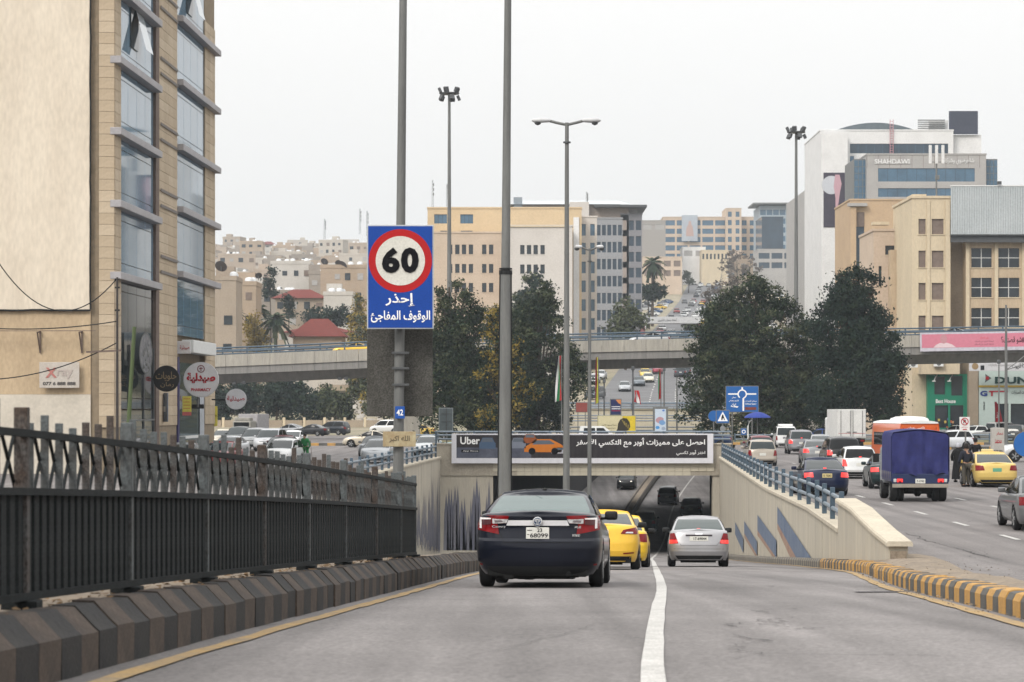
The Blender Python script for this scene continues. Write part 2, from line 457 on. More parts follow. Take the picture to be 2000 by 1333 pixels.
# ------------------------------------------------------------------ painted lines
def ribbon(name, fx, w, fz, ds, m, dz, jit=0):
    b = MB(); rows = []
    for d in ds:
        j = random.uniform(-jit, jit)
        rows.append([(fx(d) - w / 2 + j, d, fz(d) + dz), (fx(d) + w / 2 + random.uniform(-jit, jit), d, fz(d) + dz)])
    b.grid(rows); return struct(b.build(name, m))
ribbon('lane_line', lambda d: XLANE(d), .145, zr, drange(-10, 340, 1.5), M_line, .010, .006)
ribbon('edge_line', lambda d: XL(d), .14, zr, drange(-10, 150, .8), M_liney, .010, .02)
ribbon('edge_line', lambda d: XR(d), .16, zr, drange(2, 150, .8), M_liney, .010, .02)
for x0, ds in ((12.4, [61.4 - 13, 61.4 - 6.5] + [61.4 + 7.2 * i for i in range(14)]), (15.6, [58.6 + 7.2 * i for i in range(13)])):
    for d in ds:
        if 10 < d < 150:
            sk = (d - 60) * .012
            b = MB(); b.grid([[(x0 + sk - .075, d - 1.15, .008), (x0 + sk + .075, d - 1.15, .008)], [(x0 + sk - .075 + .03, d + 1.15, .008), (x0 + sk + .075 + .03, d + 1.15, .008)]])
            struct(b.build('lane_dash', M_line))
b = MB()
for d in drange(318, 700, 7):
    x = XC(d) + .2 + 0 * d
    for off in (0, 3.4):
        b.grid([[(x + off - .09, d, ZC(d) + .10), (x + off + .09, d, ZC(d) + .10)], [(XC(d + 3) + .2 + off - .09, d + 3, ZC(d + 3) + .10), (XC(d + 3) + .2 + off + .09, d + 3, ZC(d + 3) + .10)]])
o = b.build('lane_markings', M_line); o['kind'] = 'structure'
b = MB(); b.grid([[(16.6, 318.0, ZC(318) + .1), (24.2, 318, ZC(318) + .1)], [(16.6, 318.5, ZC(318.5) + .1), (24.2, 318.5, ZC(318.5) + .1)]])
struct(b.build('stop_line', M_line))
# drainage slot across the kerb lane
b = MB(); gd = 33.0
b.grid([[(wx(1672, gd), gd - .25, zr(gd - .25) + .012), (wx(1780, gd), gd + .05, zr(gd + .05) + .012)], [(wx(1668, gd), gd + .12, zr(gd + .12) + .012), (wx(1785, gd), gd + .42, zr(gd + .42) + .012)]])
struct(b.build('drain_slot', mat('drain_iron', (.045, .04, .045), .7)))

# ------------------------------------------------------------------ median with its kerb stones
M_kb = mat('kerb_black', (.024, .024, .026), .8, col2=(.040, .038, .036), scale=2.5, fine=.12, bump=.3)
M_ko = mat('kerb_faded_ochre', (.098, .075, .060), .85, col2=(.055, .046, .041), scale=2.5, fine=.14, bump=.3)
M_ky = mat('kerb_yellow', (.50, .285, .085), .8, col2=(.36, .22, .085), scale=3, fine=.12, bump=.3)
M_kg = mat('kerb_grey_black', (.080, .080, .078), .8, col2=(.12, .115, .105), scale=3, fine=.12, bump=.3)
LK = lambda d: XL(d) - .28           # foot of the median's kerb
MW = 1.15
b = MB(); rows = []
for d in drange(-12, 300, 2):
    z = zr(d)
    rows.append([(LK(d) - MW + .05, d, z - .05), (LK(d) - MW + .05, d, z + .36), (LK(d) - MW / 2, d, z + .385), (LK(d) - .2, d, z + .37), (LK(d) - .2, d, z - .05)])
b.grid(rows)
median = struct(b.build('median', M_dirt, smooth=40))

def stone_mesh(prof, ln):
    b = MB(); b.prism(prof, -ln / 2, ln / 2); me = b.mesh('kerb_stone')
    return me
SL = .5
P1 = [(0, -.06), (0, .245), (-.03, .27), (-.155, .40), (-.30, .405), (-.30, -.06)]
k1 = stone_mesh(P1, SL - .012)
def lay(parent, mesh, fx, fz, d0, d1, mats, flip=1, name='kerb_stone'):
    d = d0; i = 0
    while d < d1:
        s = (fx(d + .3) - fx(d - .3)) / .6; sl = (fz(d + .3) - fz(d - .3)) / .6
        st = SL / math.sqrt(1 + s * s + sl * sl)
        o = put(mesh, name, mats[i % len(mats)], parent, (fx(d) + random.uniform(-.012, .012), d, fz(d) + random.uniform(-.012, .008)), (math.atan(sl), random.uniform(-.015, .015), -math.atan(s) + random.uniform(-.012, .012)))
        d += st; i += 1
    return d
e = lay(median, k1, LK, zr, 4.0, 92, [M_ko, M_kb])
def kerb_run(name, prof, fx, fz, d0, d1, mats, parent):
    """the far run of the kerb, joined: its stones are too small to tell apart"""
    for k, m in enumerate(mats):
        b = MB(); d = d0 + SL * k
        while d < d1:
            b.add([(fx(d) + p[0], d, fz(d) + p[1]) for p in prof] + [(fx(d + .49) + p[0], d + .49, fz(d + .49) + p[1]) for p in prof],
                  [tuple(range(len(prof))), tuple(range(2 * len(prof) - 1, len(prof) - 1, -1))] + [(i, len(prof) + i, len(prof) + (i + 1) % len(prof), (i + 1) % len(prof)) for i in range(len(prof))])
            d += SL * len(mats)
        b.build(name, m, parent, kind='stuff')
kerb_run('kerb_stones', P1, LK, zr, e, 296, [M_ko, M_kb], median)
P1b = [(-x, z) for x, z in P1]
kerb_run('kerb_stones', P1b, lambda d: LK(d) - MW, zr, 60, 296, [M_ko, M_kb], median)
# right-hand kerb
P2 = [(0, -.06), (0, .16), (.035, .225), (.09, .24), (.30, .24), (.30, -.06)]
k2 = stone_mesh(P2, SL - .012)
kerb = struct(thing('kerb', 'kerb', 'kerb')); del kerb['label']; del kerb['category']
k_near = lay(kerb, k2, KR, zr, 20.5, 66, [M_ky, M_kg])
kerb_run('kerb_stones', [(p[0], p[1]) for p in P2], KR, zr, k_near, 150, [mat('kerb_dusty', (.27, .235, .18), .9, col2=(.16, .15, .135), scale=3), M_kg], kerb)

# ------------------------------------------------------------------ retaining walls and their rails
def wall_run(name, fx, side, d0, d1, ztop, st=3.4, m=M_wallp, th=.35, label=None):
    """wall of panels, the face towards the road at fx; side=+1: body lies to +X"""
    root = thing(name, label, 'wall')
    ds = drange(d0, d1, st)
    for a, c in zip(ds[:-1], ds[1:]):
        g = .012; b = MB(); r = random.uniform(-.006, .006)
        rows = []
        for d in (a + g, c - g):
            x = fx(d) + r; o = x + side * th
            rows.append([(x, d, zr(d) - .15), (x, d, ztop(d)), (o, d, ztop(d)), (o, d, min(zr(d), -.3) - .15)])
        b.grid(rows, closed=True)
        n = 4; b.f += [(3, 2, 1, 0), (4, 5, 6, 7)]
        b.build('wall_panel', m, root)
        b = MB(); rows = []
        for d in (a + .004, c - .004):
            x = fx(d) - side * .07; o = fx(d) + side * (th + .06); t = ztop(d)
            rows.append([(x, d, t + .003), (x, d, t + .10), (x + side * .03, d, t + .12), (o, d, t + .12), (o, d, t + .003)])
        b.grid(rows, closed=True); b.f += [(4, 3, 2, 1, 0), (5, 6, 7, 8, 9)]
        b.build('coping', M_coping, root)
    return root
ZCOP = lambda d: .10
rwall = wall_run('retaining_wall', RW, 1, 61.8, 155.2, ZCOP, label='long beige retaining wall with painted blue zigzag beside the silver sedan')
lwall = wall_run('retaining_wall', LW, -1, 96, 155.2, ZCOP, label='beige retaining wall with blue brush-stroke mural beyond the iron fence')

M_rail = mat('rail_blue_grey', (.085, .125, .165), .5, col2=(.06, .085, .11), scale=4, metal=.2)
M_railt = mat('rail_tube', (.21, .255, .30), .45, col2=(.14, .175, .21), scale=4, metal=.3)
def railing(name, fx, fz, d0, d1, st, label, h=.86, pw=.13, tr=.06, zs=(.30, .66), group=None):
    root = thing(name, label, 'railing', group=group)
    ds = drange(d0, d1, st); pm = MB().cbox((0, 0, h / 2), (pw, .10, h), .012).mesh('post')
    for d in ds: put(pm, 'post', M_rail, root, (fx(d), d, fz(d)))
    for a, c in zip(ds[:-1], ds[1:]):
        for z in zs:
            MB().cyl((fx(a), a + .05, fz(a) + z), (fx(c), c - .05, fz(c) + z), tr, n=8).build('rail', M_railt, root, smooth=40)
    return root
railing('railing', lambda d: RW(d) + .16, lambda d: .22, 63.4, 153.5, 3.4, 'blue steel railing on the wall beside the service road traffic')
railing('railing', lambda d: LW(d) - .16, lambda d: .22, 104, 153.5, 3.4, 'blue steel railing on the mural wall beside the waiting silver sedan')

# raised parapet that ends the right wall: curves out and drops towards the traffic island
par = thing('parapet', 'low sloping stone parapet with pale coping at the end of the railing', 'parapet')
pd = drange(51.5, 61.75, 1.45)
ptop = lin([(51.5, .33), (54, .60), (57, .79), (61.8, .86)])
PX = lambda d: RW(61.8) - .05 - (61.8 - d) * .052 + max(0, 56 - d) ** 2 * .012
for a, c in zip(pd[:-1], pd[1:]):
    b = MB(); rows = []
    for d in (a + .006, c - .006):
        rows.append([(PX(d), d, zr(d) - .2), (PX(d), d, ptop(d)), (PX(d) + .4, d, ptop(d)), (PX(d) + .4, d, zr(d) - .2)])
    b.grid(rows, closed=True); b.f += [(3, 2, 1, 0), (4, 5, 6, 7)]
    b.build('wall_panel', M_wallp, par)
    b = MB(); rows = []
    for d in (a + .003 - (.12 if a == pd[0] else 0), c - .003):
        x = PX(d) - .07; o = PX(d) + .48; t = ptop(d)
        rows.append([(x, d, t + .004), (x, d, t + .07), (x + .03, d, t + .11), (o - .03, d, t + .11), (o, d, t + .07), (o, d, t + .004)])
    b.grid(rows, closed=True); b.f += [(5, 4, 3, 2, 1, 0), (6, 7, 8, 9, 10, 11)]
    b.build('coping', M_coping, par)
MB().cbox((PX(51.5) + .2, 51.48, (zr(51.5) + ptop(51.5)) / 2 - .1), (.34, .06, ptop(51.5) - zr(51.5)), .01).build('rough_end', M_dirt, par)

# painted murals on the walls
M_mb = mat('mural_blue', (.095, .13, .20), .85, col2=(.15, .18, .235), scale=1.2, fine=.1)
M_mr = mat('mural_brown', (.27, .165, .125), .85, col2=(.31, .23, .18), scale=1.2, fine=.1)
def on_rwall(px, py):
    """point on the right wall's face seen at a pixel (used once, to lay the painted figure out on the wall)"""
    lo, hi = 55.0, 155.0
    for _ in range(40):
        m_ = (lo + hi) / 2
        if wx(px, m_) > RW(m_): hi = m_
        else: lo = m_
    return Vector((RW(lo) - .035, lo, wz(py, lo)))
def paint_quad(q, m_, nm, n=14):
    """painted quad laid on the wall in small steps so that it follows every bend"""
    b = MB(); rows = []
    for i in range(n + 1):
        u = i / n; a = [q[0][k] * (1 - u) + q[1][k] * u for k in (0, 1)]; c = [q[3][k] * (1 - u) + q[2][k] * u for k in (0, 1)]
        rows.append([on_rwall(a[0] * (1 - v) + c[0] * v, a[1] * (1 - v) + c[1] * v) for v in (0, .5, 1)])
    b.grid(rows); b.build(nm, m_, rwall)
for q in ([(1520, 990), (1596, 1104), (1565, 1104), (1520, 1022)], [(1481, 1006), (1518, 1056), (1518, 1090), (1481, 1036)], [(1455, 1018), (1480, 1058), (1480, 1084), (1455, 1042)], [(1437, 1020), (1453, 1052), (1453, 1080), (1437, 1044)]): paint_quad(q, M_mb, 'painted_zigzag')
for q in ([(1520, 1022), (1565, 1104), (1552, 1104), (1520, 1034)], [(1481, 1036), (1518, 1090), (1518, 1098), (1481, 1046)], [(1455, 1042), (1480, 1084), (1480, 1092), (1455, 1050)]): paint_quad(q, M_mr, 'painted_brown_stripe')  # brown stripes of the mural along the lower edge of the blue zigzag
M_ms = mat('mural_violet', (.12, .125, .17), .85, col2=(.19, .185, .20), scale=1.0, fine=.1, stretch=(3, 3, .3))
b = MB()
d = 133.0
while d < 154.8:
    w = random.uniform(.22, .5); t = (d - 134) / 21
    zc_ = zr(d) + .9; top = -2.3 + random.uniform(-1.6, 1.5) * (.4 + t); x = LW(d) + random.uniform(.012, .03)
    z0_ = zr(d) + random.uniform(.3, 1.6) * (1.2 - t)
    b.add([(x, d, z0_), (LW(d + w) + .012, d + w, z0_), (LW(d + w * .85) + .012, d + w * .85, top - 1.2), (LW(d + w / 2) + .012, d + w / 2, top), (LW(d + w * .15) + .012, d + w * .15, top - 1.2)], [(0, 1, 2, 3, 4)])
    d += w * .62
b.build('painted_brush_strokes', M_ms, lwall)
for z0_, m_ in ((0, M_mb), (-.62, M_mr)):
    b = MB(); b.add([(LW(d) + .012, d, z) for d, z in ((127, -4.5 + z0_), (135, -2.9 + z0_), (135, -2.3 + z0_ * .8), (127, -3.9 + z0_ * .8))], [(0, 1, 2, 3)])
    b.build('painted_band', m_, lwall)
# ------------------------------------------------------------------ underpass bridge
PD = 155.6
M_tile = mat('beige_wall_tile', (.50, .46, .36), .6, col2=(.42, .385, .31), scale=2, fine=.04)
br = thing('underpass_bridge', 'concrete road bridge over the underpass carrying the long advertising banner', 'bridge')
x0, x1 = LW(PD) - .5, RW(153) + .9
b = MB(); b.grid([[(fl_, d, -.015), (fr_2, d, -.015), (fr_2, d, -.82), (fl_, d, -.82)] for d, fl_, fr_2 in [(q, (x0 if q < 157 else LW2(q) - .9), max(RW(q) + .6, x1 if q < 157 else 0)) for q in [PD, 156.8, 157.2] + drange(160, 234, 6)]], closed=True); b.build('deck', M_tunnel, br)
# road over the bridge
struct(MB().add([(x0 + .2, PD + .3, .0), (x1, PD + .3, .0), (x1 + 7.5, 234, .0), (x0 + 7, 234, .0)], [(0, 1, 2, 3)]).build('street', M_street))
b = MB(); b.box(x0, LW2(PD), PD + .0, PD + .9, zr(PD) - .3, -.84); wing = b.build('wing_wall', M_wallp, br)
b = MB()
x = LW(PD) + .15
while x < LW2(PD) - .3:
    w = random.uniform(.2, .45); top = -2.2 + random.uniform(-1.6, 1.2)
    b.add([(x, PD - .012, zr(PD) + .25), (x + w, PD - .012, zr(PD) + .25), (x + w * .85, PD - .012, top - 1.3), (x + w / 2, PD - .012, top), (x + w * .15, PD - .012, top - 1.3)], [(0, 1, 2, 3, 4)])
    x += w * .6
b.build('painted_brush_strokes', M_ms, wing)
b = MB(); b.box(RW(153) - .25, RW(153) + .9, PD, PD + .9, zr(PD) - .3, -.84); b.build('abutment', M_wallp, br)
# tiled fascia below the banner, tile by tile
tm = MB().cbox((0, 0, 0), (.485, .06, .255), .012).mesh('tile')
fas = MB(); fas.box(x0, x1, PD - .10, PD - .002, -.99, -.02); fas = fas.build('fascia', M_conc, br)
nx_ = int((RW(153) - LW2(PD)) / .5)
for i in range(nx_):
    for j in range(3):
        if j == 0 and (i < 3 or i > nx_ - 4): continue
        put(tm, 'tile', M_tile, fas, (LW2(PD) + .25 + i * .5, PD - .12, -.86 + j * .265 + (0 if j else .0)))
b = MB(); b.box(x0, x1, PD - .06, PD + .28, -.012, .98); b.build('parapet', M_conc, br)
b = MB(); b.box(x0 - .05, x1 + .05, PD - .14, PD + .34, .984, 1.06); b.build('coping', M_coping, br)
for k in range(int((x1 - x0) / 2.4) + 1):
    MB().cbox((x0 + .2 + k * 2.4, PD + .1, 1.44), (.13, .1, .76), .01).build('post', M_rail, br)
for z in (1.32, 1.56, 1.78):
    MB().cyl((x0 + .1, PD + .1, z), (x1, PD + .1, z), .055, n=8).build('rail', M_railt, br, smooth=40)
# side walls and pendant fittings inside
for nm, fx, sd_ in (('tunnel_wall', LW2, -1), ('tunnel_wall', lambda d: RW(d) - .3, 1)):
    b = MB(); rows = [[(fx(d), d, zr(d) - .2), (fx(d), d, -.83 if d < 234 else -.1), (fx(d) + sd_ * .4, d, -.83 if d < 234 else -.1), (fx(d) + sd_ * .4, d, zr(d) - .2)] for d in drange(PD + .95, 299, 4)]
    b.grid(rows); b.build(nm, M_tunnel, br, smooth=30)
for i in range(9):
    xx = wx(1232 + 19 * i, 170)
    b = MB(); b.cyl((xx, 170, -.83), (xx, 170, -1.0), .05); b.prism([(xx - .28, -1.22), (xx + .28, -1.22), (xx + .1, -1.0), (xx - .1, -1.0)], 169.8, 170.2)
    b.build('ceiling_lamp', M_black, br)
# far end of the cutting: stepped walls and rails round the junction
M_cream = mat('cream_wall', (.52, .47, .35), .8, scale=.6, col2=(.44, .40, .31))
def cross_wall(name, label, xa, xb, d, z0, z1, rails, h, group=None):
    root = thing(name, label, 'wall', group=group)
    n = max(1, int((xb - xa) / 5))
    for i in range(n):
        a, c = xa + (xb - xa) * i / n, xa + (xb - xa) * (i + 1) / n
        MB().box(a + .01, c - .01, d, d + .3, z0, z1).build('wall_panel', M_cream, root)
        MB().cbox((a + .1, d + .15, z1 + h / 2), (.14, .1, h), .01).build('post', M_rail, root)
    for z in rails: MB().cyl((xa, d + .12, z1 + z), (xb, d + .12, z1 + z), .07, n=8).build('rail', M_railt, root, smooth=40)
    return root
cross_wall('low_wall', 'cream wall with white steel rails where the hill road begins', -2, 31, 300.2, -.2, 3.2, (.15, .42, .70, .82), .85)
cross_wall('low_wall', 'cream wall with two blue rails behind the yellow fist billboard', 4, 30, 290, -1, 1.55, (.30, .62, .92), 1.0)
cross_wall('low_wall', 'low cream wall with thin blue rails below the advertising light box', 6, 29, 281, -2.5, .45, (.35, .72), .8)
for (xa, xb) in ((-12, 6), (20.5, 46)):
    rt = thing('railing', 'blue steel railing round the planted island ' + ('by the tall green trees' if xa > 0 else 'under the dense leafy trees'), 'railing')
    for k in range(int((xb - xa) / 2.6) + 1): MB().cbox((xa + k * 2.6, 226, .5), (.12, .1, 1.0), .01).build('post', M_rail, rt)
    for z in (.45, .85): MB().cyl((xa, 226, z), (xb, 226, z), .06, n=8).build('rail', M_railt, rt, smooth=40)
# kerb and planted ground of the island
M_grass = mat('dry_grass_soil', (.10, .115, .05), .95, col2=(.19, .155, .10), scale=.5, fine=.2, bump=.5)
for nm, xa, xb in (('traffic_island', -14, 3), ('traffic_island', 19.6, 52)):
    isl = struct(MB().box(xa, xb, 222, 262, -.2, .14).build(nm, M_grass))
    for i in range(int((xb - xa) / 1.0)):
        MB().cbox((xa + .5 + i, 221.9, .07), (.98, .3, .30), .03).build('kerb_stone', (M_ky, M_kg)[i % 2], isl)
isl = struct(MB().box(-34, -14.6, 216.4, 219, -.2, .14).build('traffic_island', M_dirt))
for i in range(26): MB().cbox((-33.4 + i * .73, 216.2, .08), (.7, .3, .32), .03).build('kerb_stone', (M_ky, M_kg)[i % 2], isl)
isl = struct(MB().box(30, 42, 196, 199, -.2, .14).build('traffic_island', M_dirt))
for i in range(12): MB().cbox((30.5 + i, 195.8, .08), (.97, .3, .32), .03).build('kerb_stone', (M_ky, M_kg)[i % 2], isl)

# ------------------------------------------------------------------ flyover
FD = 261.0
ZF = herm([(-70, 7.8), (-32, 8.95), (0, 10.25), (20, 10.75), (42, 11.05), (56, 11.3), (95, 11.6)])
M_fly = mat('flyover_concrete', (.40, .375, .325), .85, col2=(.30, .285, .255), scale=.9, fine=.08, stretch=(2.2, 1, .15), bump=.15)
M_flyd = mat('flyover_concrete_dark', (.26, .25, .235), .88, col2=(.19, .185, .18), scale=.9, fine=.08, stretch=(2.2, 1, .15))  # same concrete in a darker tone, for edge beams and deck
fly = thing('flyover', 'long concrete flyover with blue rails crossing the whole junction', 'bridge')
pan = 2.35; k = 0
xx = -68.0
while xx < 92:
    a, c = xx + .015, xx + pan - .015
    r = random.uniform(-.012, .012)
    def slab(y0, y1, h0, h1):
        return [(x_, y_, ZF(x_) + h_) for x_ in (a, c) for y_ in (y0, y1) for h_ in (h0, h1)]
    fc = [(0, 1, 3, 2), (4, 6, 7, 5), (0, 2, 6, 4), (1, 5, 7, 3), (0, 4, 5, 1), (2, 3, 7, 6)]
    MB().add(slab(FD + r, FD + .3, -1.25, 0), fc).build('parapet_panel', M_fly, fly)
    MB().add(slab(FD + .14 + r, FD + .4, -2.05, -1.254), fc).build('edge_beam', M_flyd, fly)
    xx += pan
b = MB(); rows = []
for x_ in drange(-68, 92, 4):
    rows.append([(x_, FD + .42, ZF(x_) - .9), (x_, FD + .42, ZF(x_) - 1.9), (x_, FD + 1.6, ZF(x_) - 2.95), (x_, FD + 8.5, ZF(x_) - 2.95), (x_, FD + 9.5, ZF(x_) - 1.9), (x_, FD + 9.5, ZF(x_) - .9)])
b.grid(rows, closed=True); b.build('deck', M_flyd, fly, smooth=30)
b = MB(); b.grid([[(x_, FD + 9.4, ZF(x_) - .9), (x_, FD + 9.4, ZF(x_)), (x_, FD + 9.7, ZF(x_)), (x_, FD + 9.7, ZF(x_) - .9)] for x_ in drange(-68, 92, 4)]); b.build('parapet', M_fly, fly)
pm = MB().cbox((0, 0, .4), (.17, .12, .84), .01).mesh('post')
for yy, nm in ((FD + .12, 'rail'), (FD + 9.55, 'rail')):
    xs = drange(-67, 91, 2.6)
    for x_ in xs: put(pm, 'post', M_rail, fly, (x_, yy, ZF(x_)))
    for a, c in zip(xs[:-1:4], xs[4::4]):
        for z in (.33, .74):
            MB().tube([(q_, yy, ZF(q_) + z) for q_ in drange(a, c, 2.6)], .085, n=8).build('rail', M_rail, fly, smooth=40)
for px_ in (1590, 800, 2080, 1030):
    X_ = wx(px_, FD + 4)
    b = MB(); b.cbox((X_, FD + 5, (ZF(X_) - 2.9) / 2 - .3), (2.2, 1.3, ZF(X_) - 2.3), .15); b.cbox((X_, FD + 5, ZF(X_) - 3.3), (4.2, 6, .8), .1)
    b.build('pier', M_fly, fly)
M_lmp = mat('lamp_grey', (.25, .26, .27), .5)
for px_ in (458, 476, 664, 676):
    X_ = wx(px_, FD + 1.2); MB().cbox((X_, FD + 1.2, ZF(X_) - 3.02), (.45, .5, .3), .05).build('flood_lamp', M_metal_d, fly)

# ------------------------------------------------------------------ iron fence on the median
M_fd = mat('fence_dark_paint', (.013, .0155, .0165), .7, col2=(.022, .025, .026), spec=.1, scale=6, fine=.2, stretch=(1, 1, .5))
M_fg = mat('fence_grey_blue', (.118, .138, .146), .6, col2=(.050, .045, .041), scale=4, fine=.2, stretch=(1, 1, .6))
M_fr = mat('fence_rusty', (.062, .038, .026), .85, col2=(.105, .112, .115), scale=5, fine=.3, stretch=(1, 1, .5))
fence = thing('iron_fence', 'dark iron fence of close pickets with rusty tips along the median', 'fence')
FX = lambda d: LK(d) - .42
FZ = lambda d: zr(d) + .385
posts = [8.6, 11.8, 15, 18, 21.1, 24.3, 27.6, 31.2, 35.2, 39.3, 42.3]
TOP = lambda d: 1.07 + .18 * (d - 15) / 27
MID = lambda d: .715 + .12 * (d - 15) / 27
pm = MB().cbox((0, 0, .71), (.085, .085, 1.42), .008).mesh('post')
ft = MB().cbox((0, 0, .03), (.22, .2, .08), .01).mesh('foot')
for i, d in enumerate(posts):
    o = put(pm, 'post', (M_fg, M_fg, M_fr)[i % 3], fence, (FX(d), d, FZ(d) - .01)); o.scale.z = (TOP(d) + .17) / 1.42
    put(ft, 'foot', M_fd, fence, (FX(d), d, FZ(d) - .02))
for a, c in zip(posts[:-1], posts[1:]):
    for f_, w_, mm_ in ((lambda d: .075, .05, M_fd), (MID, .06, M_fd), (TOP, .05, M_fd)):
        MB().bar((FX(a) + .03, a, FZ(a) + f_(a)), (FX(c) + .03, c, FZ(c) + f_(c)), w_, .045).build('rail', mm_, fence)
pkL = MB().cbox((0, 0, .5), (.045, .018, 1.0), .004).mesh('picket')
pkU = MB().cbox((0, 0, .5), (.05, .03, 1.0), .006).mesh('picket')
xb = MB().bar((0, 0, 0), (0, 1, 1), .02, .035).mesh('cross_bar')
cuts = random.Random(3)
for a, c in zip(posts[:-1], posts[1:]):
    n = 8; st = (c - a) / n
    for i in range(n * 2):
        d = a + (i + .5) * st / 2
        o = put(pkL, 'picket', M_fd, fence, (FX(d), d, FZ(d) + .05)); o.scale.z = MID(d) - .05
        o.scale.y = 8.4
        if i % 2 == 0:
            d = a + (i + 1) * st / 2
            if i == 2 * n - 2: continue
            h = TOP(d) - MID(d) + cuts.choice((.10, .11, .12, .13, .13, .14, .20, .08))
            o = put(pkU, 'picket', cuts.choice((M_fg, M_fg, M_fr, M_fr)), fence, (FX(d), d, FZ(d) + MID(d) - .01)); o.scale.z = h
    for i in range(n):
        d = a + i * st
        for s_ in (0, 1):
            o = put(xb, 'cross_bar', M_fd, fence, (FX(d) - .02, d if s_ == 0 else d + st, FZ(d) + MID(d) + .01)); o.scale = (1, st if s_ == 0 else -st, (TOP(d) - MID(d)) * .98)
